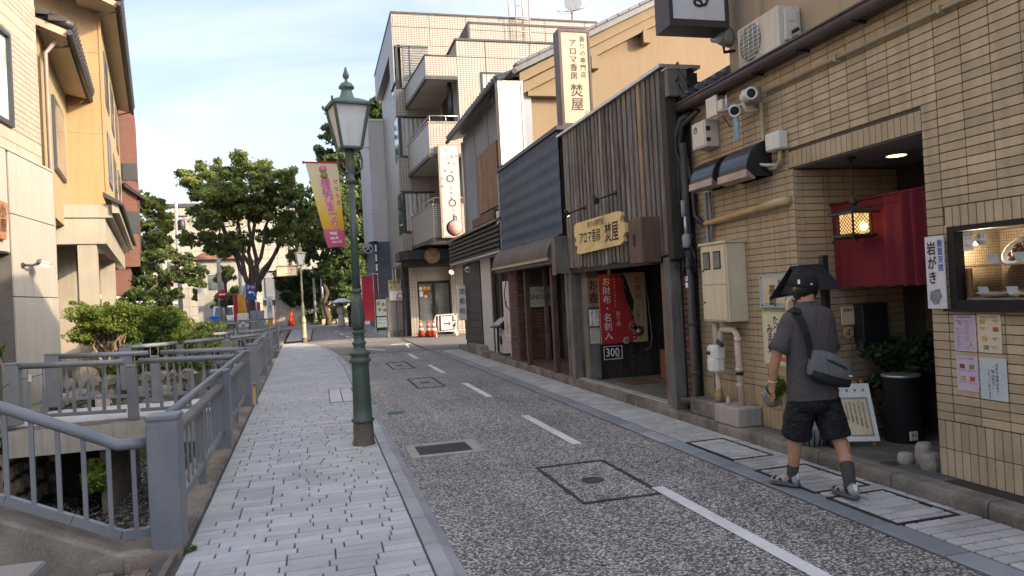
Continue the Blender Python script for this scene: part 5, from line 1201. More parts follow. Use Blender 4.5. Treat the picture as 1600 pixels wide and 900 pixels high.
e = part('eave_box', MB().box(4.24, 5.0, 16.5, 23.0, 2.72, 3.4), m_dark, t)
for k in range(6): part('slat', MB().box(4.17, 4.2, 16.48, 23.1, 2.70 + k * .115, 2.765 + k * .115), m_bslat, e)
for k in range(34): part('upright', MB().box(4.2, 4.235, 16.5 + k * .195, 16.54 + k * .195, 2.7, 3.36), m_bslat, e)
part('eave_roof', MB().prism([(4.10, 16.45, 3.38), (4.10, 16.45, 3.44), (5.0, 16.45, 3.72), (5.0, 16.45, 3.62)], (0, 6.8, 0)), wood('eave_plank', (.22, .16, .1), .7, .1, 1), e)
part('soffit', MB().box(4.17, 5.0, 16.5, 23.05, 2.66, 2.70), M('pale_soffit', (.45, .42, .38), .8), e)
part('doorstep', MB().box(4.25, 4.7, 19.6, 21.2, .1, .28, .02), m_mossy, t)
t = thing('vertical_paper_sign', 'narrow white vertical sign with a rounded wooden frame on the black shop corner', 'sign', (4.3, 22.4, 1))
part('board', MB().box(4.22, 4.5, 22.3, 22.36, .92, 2.0, .02), m_paper, t); text('酒肴処', .2, (4.36, 22.29, 1.9), RX_, UZ, m_ink, t, vert=True, line=1.5)
def spot(name, label, base, tip, aim, lit, col=None, r=.06):
    t = thing(name, label, 'spotlight', base); b = Vector(base); p = Vector(tip); a = Vector(aim).normalized()
    part('arm', MB().tube([b, p], .014, 6).lathe([(.035, 0), (.035, .02)], b, 10, (-1, 0, 0)), m_black, t)
    h = part('head', MB().lathe([(r * .45, -.08), (r * .6, -.06), (r, .05), (r * .9, .05), (r * .5, 0)], p, 12, a), col or m_black, t)
    if lit: part('lamp', MB().lathe([(r * .85, .03), (r * .5, .045), (0, .05)], p, 12, a), emit('spot_glow', (1, .72, .35), 1.3), h)
    else: part('lamp', MB().lathe([(r * .85, .03), (r * .5, .045), (0, .05)], p, 12, a), m_glass, h)
spot('spotlight', 'white lit spotlight below the far end of the lattice eave', (4.3, 22.6, 2.68), (4.1, 22.4, 2.45), (-.5, -.6, -.6), True, m_alu, .10)
spot('spotlight', 'white spotlight under the lattice eave beside the black wall', (4.4, 21.0, 2.68), (4.3, 20.9, 2.45), (-.5, -.4, -.7), False, m_alu, .09)
t = thing('menu_stand', 'tilted menu stand on a bent black pipe before the black shop', 'stand', (4.5, 17.9, .15))
part('pipe_leg', MB().tube([(4.42, 18.1, .18), (4.42, 18.1, .5), (4.42, 18.05, .85)], .03, 8).tube([(4.42, 18.1, .2), (4.4, 17.5, .18), (4.5, 17.2, .2)], .025, 8), m_black, t)
part('panel', MB().obox((4.44, 17.85, .98), (0, 1, -.05), (1, 0, .75), (-.75, 0, 1), .95, .42, .03), m_dkmetal, t)
part('menu_sheet', MB().obox((4.43, 17.85, 1.0), (0, 1, -.05), (1, 0, .75), (-.75, 0, 1), .85, .34, .008), M('menu_print', (.38, .35, .33), .4, .3, 12, 40, .5), t)

# --- brick shop under the brown awning
t = thing('brick_shop', 'brown brick porch shop under the barrel awning with blue cladding above', 'shop', (5, 14.2, 0))
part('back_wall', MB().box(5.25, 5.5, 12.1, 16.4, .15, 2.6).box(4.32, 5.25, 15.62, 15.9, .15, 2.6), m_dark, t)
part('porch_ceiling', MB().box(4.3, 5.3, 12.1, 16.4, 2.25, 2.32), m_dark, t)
bl = []
zz = .16; rw = 0
while zz < 2.2:
    x = 4.32 + (0 if rw % 2 else -.105)
    while x < 5.2:
        x0 = max(x, 4.32); x1 = min(x + .2, 5.24)
        if x1 - x0 > .03: bl.append((x0, x1, 15.60, 15.63, zz, zz + .062))
        x += .21
    y = 15.64 + (0 if rw % 2 else -.105)
    while y < 16.35:
        y0 = max(y, 15.635); y1 = min(y + .2, 16.35)
        if y1 - y0 > .03: bl.append((4.30, 4.33, y0, y1, zz, zz + .062))
        y += .21
    x = 12.12 + (0 if rw % 2 else -.105)
    zz += .072; rw += 1
part('brick_backing', MB().box(4.325, 4.4, 15.63, 16.36, .15, 2.25), M('brick_joint', (.05, .045, .04), .9), t)
lay(t, bl, 'brick', m_brick, 300, 0)
dr = part('door', MB().box(5.19, 5.25, 13.3, 15.2, .15, 2.2), m_brownpost, t); part('glass_pane', MB().box(5.18, 5.19, 13.45, 14.2, .4, 2.05).box(5.18, 5.19, 14.3, 15.05, .4, 2.05), m_glass, dr)
for y in (12.95, 14.75): part('post', MB().box(4.24, 4.34, y, y + .1, .13, 2.14, .006), m_brownpost, t)
part('side_post', MB().box(4.26, 4.42, 12.14, 12.26, .13, 2.2).box(4.9, 4.98, 15.5, 15.6, .15, 2.2), m_gwood, t)
part('porch_floor', MB().box(4.3, 5.3, 12.1, 16.4, .12, .165), M('porch_brick', (.12, .07, .055), .8, .3, 8, 60), t)
part('eave_plank', MB().box(3.98, 4.22, 12.15, 16.3, 2.16, 2.26, .01), m_gwood, t)
m_awn = M('awning_brown', (.10, .077, .052), .65, .15, 1.2, 80, .12, .2, dirt=.2, dirtcol=(.06, .05, .04))
aw = [(4.3 - .36 * math.sin(a) , 2.27 + .42 * math.cos(a)) for a in [math.pi / 2 * k / 8 for k in range(9)]]
n = 32; rings = []
for j in range(n + 1):
    y = 12.18 + 4.14 * j / n; d = .006 if j % 4 == 0 else 0
    rings.append([(x - d, y, z + d) for x, z in aw] + [(x + .01, y, z - .012) for x, z in aw[::-1]])
aa = part('awning', MB().loft(rings, sm=False), m_awn, t)
for y in (12.18, 16.3): part('end_cap', MB().prism([(x, y, z) for x, z in aw] + [(4.3, y, 2.27)], (0, .02, 0)), m_awn, aa)
part('valance_trim', MB().box(3.925, 3.955, 12.16, 16.34, 2.225, 2.275), M('trim_tan', (.36, .30, .2), .6), aa)
# blue scale cladding
mb = MB(); ny, nz = 340, 44; V = []
for j in range(nz + 1):
    for i in range(ny + 1):
        y = 12.12 + 4.33 * i / ny; z = 2.66 + 1.84 * j / nz; ph = y / .10 * 2 * math.pi + .8 * math.sin(z / .26 * 2 * math.pi)
        V.append((4.235 - .016 * math.sin(ph), y, z))
mb.add(V, [(j * (ny + 1) + i, (j + 1) * (ny + 1) + i, (j + 1) * (ny + 1) + i + 1, j * (ny + 1) + i + 1) for j in range(nz) for i in range(ny)])
part('blue_cladding', mb, M('blue_metal', (.04, .068, .115), .4, .15, 1, 60, .1, .03, spec=.5), t)
part('cladding_backing', MB().box(4.26, 4.6, 12.12, 16.45, 2.3, 4.5), m_dark, t); part('coping', MB().box(4.18, 4.65, 12.05, 16.5, 4.5, 4.57), m_dkmetal, t)
part('edge_trim', MB().box(4.205, 4.26, 16.45, 16.49, 2.66, 4.5), m_steel, t)
part('bracket', MB().box(4.16, 4.26, 16.5, 16.62, 3.3, 3.62, .02), m_steel, t)
t = thing('shop_nameboard', 'pale nameboard on the brick wall, half hidden by a porch post', 'sign', (4.85, 15.55, 1.3))
part('board', MB().box(4.50, 5.10, 15.55, 15.585, 1.35, 1.8), M('pale_green_board', (.45, .48, .42), .5, .04), t)
text('Tripoo', .085, (4.88, 15.545, 1.74), RX_, UZ, m_ink, t); text('GNOME', .155, (4.8, 15.545, 1.645), RX_, UZ, m_ink, t, bold=.01); 
t = thing('shop_banner', 'white hanging banner with a fine pink print beside the brick porch', 'banner', (4.4, 17, .55))
part('cloth', MB().box(4.40, 4.41, 16.42, 17.3, .55, 1.98), M('banner_white', (.58, .54, .53), .8, .05), t); pkl = M('plum_ink', (.32, .12, .14), .7)
text('癒しの宿', .20, (4.395, 17.0, 1.5), RN, UZ, pkl, t, vert=True); text('お茶', .15, (4.395, 16.65, 1.9), RN, UZ, pkl, t, vert=True)
mb = MB().tube([(4.395, 17.2, .8), (4.395, 16.9, .95), (4.395, 16.6, .8), (4.395, 16.5, .62)], .006, 4).tube([(4.395, 17.25, .62), (4.395, 16.48, .62)], .006, 4); part('line_print', mb, pkl, t)
t = thing('black_hose', 'black cable loop hanging by the white banner', 'cable', (4.35, 16.4, 1.3)); part('cable', MB().tube([(4.3, 16.45, 2.1), (4.3, 16.75, 1.7), (4.3, 16.7, 1.4), (4.3, 16.4, 1.3)], .012, 6), m_black, t)

# --- timber clad incense shop
t = thing('timber_shop', 'incense shop clad in weathered timber battens over a dark recess', 'shop', (5, 10, 0))
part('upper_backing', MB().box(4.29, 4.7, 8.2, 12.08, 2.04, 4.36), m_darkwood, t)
rr = random.Random(17); y = 8.24; k = 0
while y < 12.0:
    w = rr.uniform(.085, .108); m = m_lite if k == 4 else m_oldwood
    part('batten', MB().box(4.245 - rr.uniform(0, .012), 4.29, y, y + w, 2.03 + rr.uniform(0, .03), 4.36, .006), m, t); y += w + rr.uniform(.045, .058); k += 1
part('parapet_cap', MB().box(4.19, 4.75, 8.12, 12.12, 4.36, 4.40), m_steel, t)
part('end_beam', MB().box(4.235, 4.38, 8.1, 8.22, 2.0, 4.36, .006), m_darkwood, t)
part('lintel', MB().box(4.26, 4.45, 8.2, 12.05, 1.97, 2.04), m_darkwood, t)
part('corner_post', MB().box(4.24, 4.40, 11.9, 12.06, .1, 2.03, .01), m_gwood, t)
part('front_post', MB().box(4.26, 4.38, 8.42, 8.52, .13, 2.03, .008), wood('brown_grey_post', (.2, .14, .09), .8, .1, 2, .6), t); part('front_post', MB().box(4.24, 4.4, 8.24, 8.40, .13, 2.03, .01), m_gwood, t)
part('far_wall', MB().box(4.62, 6.6, 11.62, 11.8, .15, 2.05), m_darkwood, t)
for k in range(8): part('wall_board', MB().box(4.62 + k * .13, 4.745 + k * .13, 11.60, 11.62, .15, 2.03), m_darkwood, t)
part('side_board', MB().box(4.40, 4.62, 11.58, 11.8, .15, 2.03), m_gwood, t)
part('moulding', MB().box(4.60, 4.64, 11.55, 11.6, .15, 2.03), m_black, t)
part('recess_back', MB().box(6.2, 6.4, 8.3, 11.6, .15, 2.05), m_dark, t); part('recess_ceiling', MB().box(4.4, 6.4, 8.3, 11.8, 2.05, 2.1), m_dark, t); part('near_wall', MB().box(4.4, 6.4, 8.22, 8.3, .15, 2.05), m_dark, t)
part('threshold', MB().box(4.30, 4.44, 8.5, 11.9, .1, .165, .01), m_conc, t)
part('floor_mat', MB().box(4.7, 5.2, 10.6, 11.2, .146, .156), m_brick, t)
part('roof', MB().box(4.72, 9, 8.15, 12.1, 4.0, 4.2), m_dkmetal, t)
part('side_wall', MB().box(4.4, 4.7, 8.12, 8.2, 2.0, 4.3), m_dark, t)
# boxes, signs and lamps of the timber shop
t = thing('letter_cabinet', 'brown timber cabinet with a slot fixed under the battens', 'cabinet', (4.1, 8.7, 2.0))
part('cabinet', MB().box(3.98, 4.24, 8.43, 8.82, 1.98, 2.56, .008), wood('cabinet_brown', (.13, .075, .055), .7, .1, 2, .5), t); part('slot', MB().box(3.975, 3.982, 8.62, 8.68, 2.2, 2.36), m_dark, t)
t = thing('timber_box', 'grey weathered timber box under the batten end, by the awning', 'box', (4.1, 12, 1.95))
part('side', MB().box(4.02, 4.24, 11.93, 12.14, 1.98, 2.62, .006), m_gwood, t); part('face', MB().box(4.0, 4.02, 11.93, 12.14, 1.96, 2.64), m_gwood, t)
t = thing('wooden_signboard', 'pale carved wooden signboard with wavy ends lit by a small spotlight', 'sign', (4.2, 10.4, 2.3))
ol = [(11.40, 2.74), (11.30, 2.775), (9.62, 2.77), (9.50, 2.74), (9.47, 2.70), (9.53, 2.64), (9.50, 2.60), (9.37, 2.57), (9.35, 2.45), (9.45, 2.40), (9.43, 2.33), (9.55, 2.29), (11.25, 2.26), (11.36, 2.30), (11.30, 2.38), (11.42, 2.44), (11.33, 2.50), (11.42, 2.58)]
part('board', MB().prism([(4.235, a, b) for a, b in ol], (-.055, 0, 0)), wood('pale_sign_wood', (.62, .47, .22), .55, .02, 1, .25, (.4, .27, .1)), t)
text('香りの専門店', .115, (4.174, 10.45, 2.74), RN, UZ, m_ink, t); text('アロマ香房', .215, (4.174, 10.72, 2.60), RN, UZ, m_ink, t, bold=.012, sx=.85); text('焚屋', .31, (4.174, 9.84, 2.635), RN, UZ, m_ink, t, bold=.016, sx=.85)
spot('spotlight', 'small black spotlight on an arm, lit, above the left end of the wooden signboard', (4.24, 11.0, 3.0), (3.98, 11.15, 2.92), (.3, -.3, -.8), True, None, .045)
spot('spotlight', 'small black spotlight on an arm above the right end of the wooden signboard', (4.24, 9.75, 3.05), (3.98, 9.9, 2.97), (.3, -.3, -.8), False, None, .045)
spot('spotlight', 'brass spotlight glowing over the red poster panel', (4.75, 11.55, 2.0), (4.72, 11.3, 1.94), (.1, .4, -.8), True, M('brass', (.4, .25, .08), .35, metal=.7), .05)
t = thing('vertical_signboard', 'tall cream signboard with brushed lettering standing above the timber shop', 'sign', (4.7, 12.4, 4.5))
part('case', MB().box(4.385, 4.98, 12.3, 12.56, 4.62, 6.36), M('case_dark', (.13, .10, .10), .6), t); part('face', MB().box(4.435, 4.945, 12.285, 12.3, 4.67, 6.31), M('sign_cream', (.40, .335, .245), .6, .02), t)
fr = part('frame', MB().box(4.385, 4.435, 12.27, 12.3, 4.62, 6.36).box(4.945, 4.98, 12.27, 12.3, 4.62, 6.36).box(4.435, 4.945, 12.27, 12.3, 6.31, 6.36).box(4.435, 4.945, 12.27, 12.3, 4.62, 4.67), wood('frame_maroon', (.07, .035, .03), .5), t)
bi = M('brown_ink', (.05, .03, .025), .6); text('香りの専門店', .115, (4.835, 12.28, 6.24), RX_, UZ, bi, t, vert=True, line=1.12); text('アロマ香房', .145, (4.655, 12.28, 6.18), RX_, UZ, bi, t, vert=True, line=1.02, bold=.012); text('焚屋', .25, (4.69, 12.28, 5.37), RX_, UZ, bi, t, vert=True, bold=.015, line=1.0)
part('seal', MB().box(4.84, 4.93, 12.28, 12.285, 4.76, 4.77).box(4.84, 4.93, 12.28, 12.285, 4.87, 4.88).box(4.84, 4.85, 12.28, 12.285, 4.77, 4.87).box(4.92, 4.93, 12.28, 12.285, 4.77, 4.87), M('seal_red', (.45, .12, .06), .6), t); text('焚屋', .04, (4.885, 12.28, 4.845), RX_, UZ, MAT['seal_red'], t)
part('pole', MB().box(4.6, 4.7, 12.4, 12.5, 4.2, 4.62), m_dkmetal, t)
t = thing('poster_panel', 'large red and tan poster panel hanging in the dark recess', 'poster', (5, 11.5, .75))
Yp = 11.50; z0, z1 = .74, 1.93; xa, xb = 4.60, 5.45
part('tan_sheet', MB().box(xa, xb, Yp, Yp + .03, z0, z1), M('tan_print', (.46, .34, .2), .55, .04), t)
cv = [(5.02, z1), (5.05, 1.8), (5.05, 1.62), (5.08, 1.45), (5.15, 1.3), (5.21, 1.15), (5.22, .98), (5.19, .85), (5.17, z0)]
part('red_sheet', MB().prism([(xa, Yp - .001, z0), (xa, Yp - .001, z1)] + [(x, Yp - .001, z) for x, z in cv], (0, -.004, 0)), M('poster_red', (.42, .03, .035), .5, .05), t)
part('black_ribbon', MB().prism([(x + .14 * math.sin((z1 - z) * 2.2) * (1 if z > 1.4 else .3) + .02, Yp - .001, z) for x, z in cv[:5]] + [(x + .005, Yp - .001, z) for x, z in cv[:5][::-1]], (0, -.003, 0)), m_ink, t)
text('お財布・名刺入', .152, (4.73, Yp - .007, 1.86), RX_, UZ, m_paper, t, vert=True, line=1.0, bold=.008); text('香り袋', .085, (4.92, Yp - .007, 1.28), RX_, UZ, m_cream, t, vert=True); text('大切な方への贈り物にも', .035, (4.88, Yp - .007, 1.84), RX_, UZ, m_cream, t, vert=True, line=1.3)
text('お車用', .14, (5.31, Yp - .003, 1.86), RX_, UZ, m_red, t, vert=True); text('いい香り', .08, (5.29, Yp - .003, 1.40), RX_, UZ, m_ink, t, vert=True); text('吊り下げて香る匂い袋', .035, (5.385, Yp - .003, 1.4), RX_, UZ, m_ink, t, vert=True, line=1.3)
def flower(x, z, r, c1, c2):
    mb = MB()
    for k in range(8): a = k * math.pi / 4; mb.lathe([(r * .42, 0), (r * .42, .002), (0, .002)], (x + math.cos(a) * r * .62, Yp - .006, z + math.sin(a) * r * .62), 10, (0, -1, 0))
    part('flower_print', mb, c1, t); part('flower_heart', MB().lathe([(r * .4, 0), (r * .4, .003), (0, .003)], (x, Yp - .007, z), 10, (0, -1, 0)), c2, t)
mg = M('print_grey', (.25, .18, .15), .6); mp = M('print_rose', (.45, .2, .18), .6)
for x, z, r, a, b in ((5.0, 1.87, .05, mp, m_ink), (5.08, 1.68, .04, m_ink, mp), (5.1, 1.45, .04, m_ink, mg), (5.18, 1.02, .075, mp, mg), (5.28, .93, .1, mg, m_cream), (5.05, .78, .06, m_cream, mp), (5.17, 1.18, .04, m_ink, mp), (5.2, .83, .04, m_red, m_cream), (5.17, 1.27, .03, m_ink, mg)): flower(x, z, r, a, b)
t = thing('price_plate', 'black plate with white figures 300 under the red poster panel', 'sign', (4.82, 11.55, .55))
part('plate', MB().box(4.65, 4.99, 11.56, 11.585, .47, .70), m_ink, t); part('border', MB().box(4.65, 4.99, 11.552, 11.56, .47, .482).box(4.65, 4.99, 11.552, 11.56, .688, .70).box(4.65, 4.662, 11.552, 11.56, .482, .688).box(4.978, 4.99, 11.552, 11.56, .482, .688), m_paper, t)
text('300', .20, (4.81, 11.555, .685), RX_, UZ, m_paper, t, bold=.03, sx=.85); text('円均一', .04, (4.92, 11.553, .525), RX_, UZ, m_paper, t)
t = thing('plank_sign', 'brown wooden plank sign with two brushed characters on the timber shop', 'sign', (4.5, 11.5, 1.3)); part('plank', MB().box(4.405, 4.60, 11.53, 11.56, 1.38, 1.88, .004), wood('plank_tan', (.34, .21, .10), .7, .05), t); text('お香', .19, (4.503, 11.525, 1.83), RX_, UZ, m_ink, t, vert=True, bold=.02, line=1.15)
t = thing('notice_sheet', 'white notice with red lettering below the brown plank sign', 'notice', (4.5, 11.5, 1.1)); part('sheet', MB().box(4.43, 4.60, 11.56, 11.572, 1.06, 1.33), m_paper, t); text('金沢の', .085, (4.557, 11.556, 1.32), RX_, UZ, m_red, t, vert=True); text('香り土産', .062, (4.475, 11.556, 1.31), RX_, UZ, m_ink, t, vert=True)
t = thing('notice_sheet', 'faded notice of small print, lowest on the timber shop board', 'notice', (4.5, 11.5, .8)); part('sheet', MB().box(4.43, 4.60, 11.56, 11.572, .76, 1.02), M('faded_paper', (.55, .5, .42), .7), t); text('お香体験教室', .026, (4.515, 11.556, 1.0), RX_, UZ, m_red, t)
for k in range(6): text('調香をお楽しみください', .013, (4.515, 11.556, .95 - k * .024), RX_, UZ, m_ink, t)
t = thing('switch_box', 'small grey socket box on the black wall right of the price plate', 'box', (5.2, 11.55, .6)); part('box', MB().box(5.15, 5.25, 11.55, 11.6, .56, .7, .01), m_dkmetal, t)
t = thing('electric_cord', 'thin pale cord hanging from the poster edge to the wall', 'cable', (5.5, 11.5, 1)); part('cord', MB().tube([(5.47, 11.5, 1.8), (5.5, 11.5, 1.2), (5.53, 11.5, .8), (5.48, 11.5, .62), (5.36, 11.5, .6)], .004, 5), m_steel, t)
t = thing('wooden_crate', 'reddish wooden crate bundle in the corner of the recess', 'crate', (5.6, 10.9, .15))
for k in range(4): part('plank', MB().box(5.46 + k * .085, 5.535 + k * .085, 10.86, 11.1, .15, .62 - .02 * (k % 2)), wood('crate_red', (.22, .09, .05), .7, .25), t)
part('binding', MB().box(5.455, 5.80, 10.855, 10.86, .36, .375), m_cream, t)
# ================================================================ tiled restaurant, nearest on the right
WX = 4.54
m_tile = M('tan_wall_tile', (.44, .34, .215), .5, .12, 2.5, 90, .10, .1, rnd=.15, streak=.34, dirt=.12, dirtcol=(.17, .12, .08))
m_grout = M('dark_grout', (.08, .062, .046), .9, .2)
t = rest = thing('restaurant', 'tan tiled restaurant with a deep entrance, nearest on the right', 'building', (6, 4, 0))
EY0, EY1, EZ = 4.57, 6.14, 2.765; VY0, VY1, VZ0, VZ1 = 2.6, 4.385, 1.40, 2.0
part('wall', MB().box(WX + .012, 9, EY1, 8.08, 0, 3.95).box(WX + .012, 9, -6, EY0, 2.0, 3.95).box(WX + .012, 9, EY0, EY1, EZ, 3.95).box(WX + .012, 9, -6, EY0, 0, VZ0).box(WX + .012, 4.62, VY1, EY0, VZ0, VZ1).box(WX + .012, 9, -6, VY0, VZ0, VZ1).box(5.3, 9, VY0, VY1, VZ0, VZ1), m_grout, t)
B = []; J = .0065; PZ = .0667; PY_ = .23
def add_h(y0, y1, z):      # one stretcher on the street face, clipped by openings
    if y1 - y0 > .02: B.append((WX, WX + .014, y0 + J / 2, y1 - J / 2, z + J / 2, z + PZ - J / 2))
k0 = int((8.08 - 4.42) / PY_) + 1
z = .555; r = 0
while z < 3.80:
    for k in range(-9, k0):
        y0 = 4.42 + k * PY_; y1 = y0 + PY_; y1c = min(y1, 8.08); zc = z + PZ / 2
        if y1 <= 2.5: continue
        segs = [(y0, y1c)]
        def cut(a, b):
            global segs
            o = []
            for s0, s1 in segs:
                if s0 < a: o.append((s0, min(s1, a)))
                if s1 > b: o.append((max(s0, b), s1))
            segs = o
        if zc < 2.925: cut(EY0, EY1) if zc < EZ else cut(EY0, EY1 + .06)
        if VZ0 - .01 < zc < 2.16: cut(VY0, VY1 if zc < 2.0 else VY1 + .02)
        for a, b in segs: add_h(a, b, z)
    z += PZ; r += 1
def sold(y0, y1, z0, z1):
    y = y1
    while y - .02 > y0:
        B.append((WX - .001, WX + .014, max(y - .068, y0) + J / 2, y - J / 2, z0 + J / 2, z1 - J / 2)); y -= .068
sold(EY0, EY1 + .06, EZ, 2.925); sold(VY0, VY1 + .02, 2.0, 2.155)
for a, b in ((2.5, EY0), (EY1, 8.08)): sold(a, b, .13, .34); sold(a, b, .34, .552)
z = .14                                                          # entrance flank, facing the viewer
while z < 2.74:
    x = WX + .01
    while x < 5.75:
        x1 = min(x + (.09 if x < WX + .02 else PY_), 5.75)
        B.append((x + J / 2, x1 - J / 2, EY1 - .012, EY1 + .004, z + J / 2, min(z + PZ, 2.76) - J / 2)); x = x1
    z += PZ
lay(t, B, 'tile', m_tile, 300, .0025)
part('entrance_ceiling', MB().box(WX + .02, 6.2, EY0 - .8, EY1, 2.755, 2.765), M('ceiling_grey', (.18, .17, .16), .8, .06), t)
part('entrance_back', MB().box(5.75, 5.9, 3.8, EY1, .13, 2.76), m_darkwood, t)
dd = part('lattice_door', MB().box(5.70, 5.75, 4.6, 4.66, .15, 2.3).box(5.70, 5.75, 5.75, 5.81, .15, 2.3).box(5.70, 5.75, 4.66, 5.75, 2.24, 2.3).box(5.70, 5.75, 5.2, 5.25, .15, 2.24), m_brownpost, t)
for k in range(12): part('lattice_bar', MB().box(5.71, 5.74, 4.7 + k * .088, 4.72 + k * .088, .15, 2.24), m_brownpost, dd)
part('transom_frame', MB().box(5.6, 5.64, 5.55, 5.62, 2.3, 2.75).box(5.6, 5.64, 4.6, 5.55, 2.3, 2.36), m_brownpost, t)
part('entrance_floor', MB().box(4.7, 5.8, 4.57, EY1, .127, .136), M('entrance_stone', (.12, .115, .105), .7, .3, 3, 60, .3, .2), t)
dl = part('downlight', MB().lathe([(.10, -.012), (.085, -.012), (.085, 0)], (5.12, 5.45, 2.755), 20), m_alu, t); part('bulb', MB().lathe([(.083, -.0125), (.05, -.018), (0, -.019)], (5.12, 5.45, 2.755), 20), emit('downlight_glow', (1, .55, .18), 2.2), dl)
part('ceiling_vent', MB().box(5.25, 5.5, 5.0, 5.3, 2.72, 2.755).box(5.24, 5.51, 5.02, 5.06, 2.705, 2.72).box(5.24, 5.51, 5.12, 5.16, 2.705, 2.72).box(5.24, 5.51, 5.22, 5.26, 2.705, 2.72), m_dkmetal, t)
# eave: sloped metal skirt, gutter, brackets; upper storey
m_gut = M('brown_gutter', (.075, .06, .055), .45, .2, 2, 50, .15, .05, dirt=.3, dirtcol=(.16, .13, .1))
ev = part('eave', MB().prism([(4.40, -6, 3.86), (4.40, -6, 3.92), (5.1, -6, 4.16), (5.1, -6, 4.02)], (0, 14.1, 0)).box(4.46, 4.6, -6, 8.1, 3.80, 3.86), m_gut, t)
part('gutter', MB().tube([(4.40, -6, 3.84), (4.40, 8.2, 3.84)], .058, 10), m_gut, ev); part('gutter_lip', MB().box(4.335, 4.36, -6, 8.2, 3.87, 3.885), m_gut, ev)
y = 2.9
while y < 8: part('gutter_bracket', MB().beam((4.52, y, 3.78), (4.37, y, 3.79), .02, .025), m_black, ev); y += .72
for k in range(5):
    p = (4.55 + k * .0, 7.75 - k * .0, 0)
for k in range(6): part('roof_tile', MB().tube([(4.46 + .13 * k, 8.14, 3.98 + .07 * k), (4.46 + .13 * k, 7.85, 3.98 + .07 * k)], .055, 8), m_kawara, ev)
m_up = M('beige_stucco', (.40, .31, .21), .85, .08, .9, 60, .08, .2, streak=.3, dirtcol=(.22, .18, .13))
part('upper_wall', MB().box(5.05, 9, -6, 7.85, 4.0, 7.2), m_up, t); part('pilaster', MB().box(5.0, 5.06, 7.2, 7.85, 4.0, 7.2), m_up, t)
w = part('window', MB().box(5.0, 5.06, 3.4, 5.85, 4.62, 4.70).box(5.0, 5.06, 5.78, 5.85, 4.70, 6.2).box(5.0, 5.06, 3.4, 3.47, 4.7, 6.2).box(5.0, 5.06, 4.6, 4.66, 4.7, 6.2), m_black, t); part('pane', MB().box(5.04, 5.048, 3.47, 5.78, 4.7, 6.2), m_glass, w); part('yellow_poster', MB().box(5.03, 5.038, 5.35, 5.7, 4.85, 5.2), M('yellow_paint', (.65, .45, .04)), w)
# air conditioner, floodlight, projecting sign box
t = thing('air_conditioner', 'weathered white air conditioner unit on the restaurant eave', 'air conditioner', (4.85, 7, 4.1))
m_ac = M('aged_enamel', (.60, .56, .48), .5, .08, 2, 40, .06, .05, streak=.35, dirtcol=(.35, .29, .2))
part('casing', MB().box(4.76, 5.04, 6.55, 7.30, 4.08, 4.53, .012), m_ac, t)
part('fan_shroud', MB().lathe([(.20, 0), (.20, .006), (.17, .012), (0, .012)], (4.76, 7.05, 4.31), 28, (-1, 0, 0)), M('fan_dark', (.22, .23, .20), .6, .2), t)
for k in range(9): part('guard_wire', MB().tube([(4.738, 6.84, 4.13 + k * .045), (4.738, 7.26, 4.13 + k * .045)], .004, 4), m_alu, t)
for k in range(5): part('guard_wire', MB().tube([(4.734, 6.87 + k * .09, 4.11), (4.734, 6.87 + k * .09, 4.50)], .004, 4), m_alu, t)
part('service_cover', MB().box(4.82, 4.98, 6.515, 6.55, 4.16, 4.48, .01), m_ac, t); part('handle_recess', MB().box(4.86, 4.93, 6.508, 6.515, 4.36, 4.42), m_ac, t); part('valve', MB().tube([(4.9, 6.5, 4.24), (4.9, 6.42, 4.24)], .02, 8).tube([(4.9, 6.5, 4.16), (4.9, 6.42, 4.16)], .025, 8), m_black, t)
part('foot', MB().box(4.78, 5.0, 6.62, 6.68, 4.03, 4.08).box(4.78, 5.0, 7.22, 7.28, 4.03, 4.08), m_dkmetal, t)
t = thing('round_floodlight', 'round grey floodlight beside the air conditioner', 'floodlight', (4.8, 7.6, 4.45)); part('shade', MB().lathe([(.03, -.2), (.05, -.12), (.085, -.06), (.125, .04), (.12, .05), (.0, .03)], (4.86, 7.70, 4.60), 20, (.35, -.9, -.15)), M('lamp_grey', (.25, .28, .3), .4, .1, metal=.3), t); part('lens', MB().lathe([(.112, .045), (.06, .07), (0, .075)], (4.86, 7.70, 4.60), 20, (.35, -.9, -.15)), glass('lamp_lens', (.35, .34, .27), .15), t); part('arm', MB().tube([(4.86, 7.75, 4.55), (4.9, 7.8, 4.46), (5.05, 7.7, 4.46)], .02, 6), m_dkmetal, t)
t = thing('box_sign', 'dark framed projecting light box sign cut by the top edge', 'sign', (4.5, 7.7, 4.7))
part('case', MB().box(4.03, 4.80, 7.53, 7.85, 4.64, 5.9), M('sign_case', (.045, .035, .035), .5, .1), t); part('face', MB().box(4.08, 4.75, 7.51, 7.53, 4.72, 5.85), M('milky_face', (.58, .60, .60), .4, .04, streak=.2, dirtcol=(.3, .3, .28)), t); part('frame', MB().box(4.03, 4.08, 7.5, 7.53, 4.64, 5.9).box(4.75, 4.80, 7.5, 7.53, 4.64, 5.9).box(4.08, 4.75, 7.5, 7.53, 4.64, 4.72), MAT['sign_case'], t)
text('る', .36, (4.42, 7.505, 5.17), RX_, UZ, m_ink, t, vert=True, bold=.02, line=1.0); part('arm', MB().box(4.8, 5.06, 7.6, 7.66, 5.3, 5.4), m_dkmetal, t)
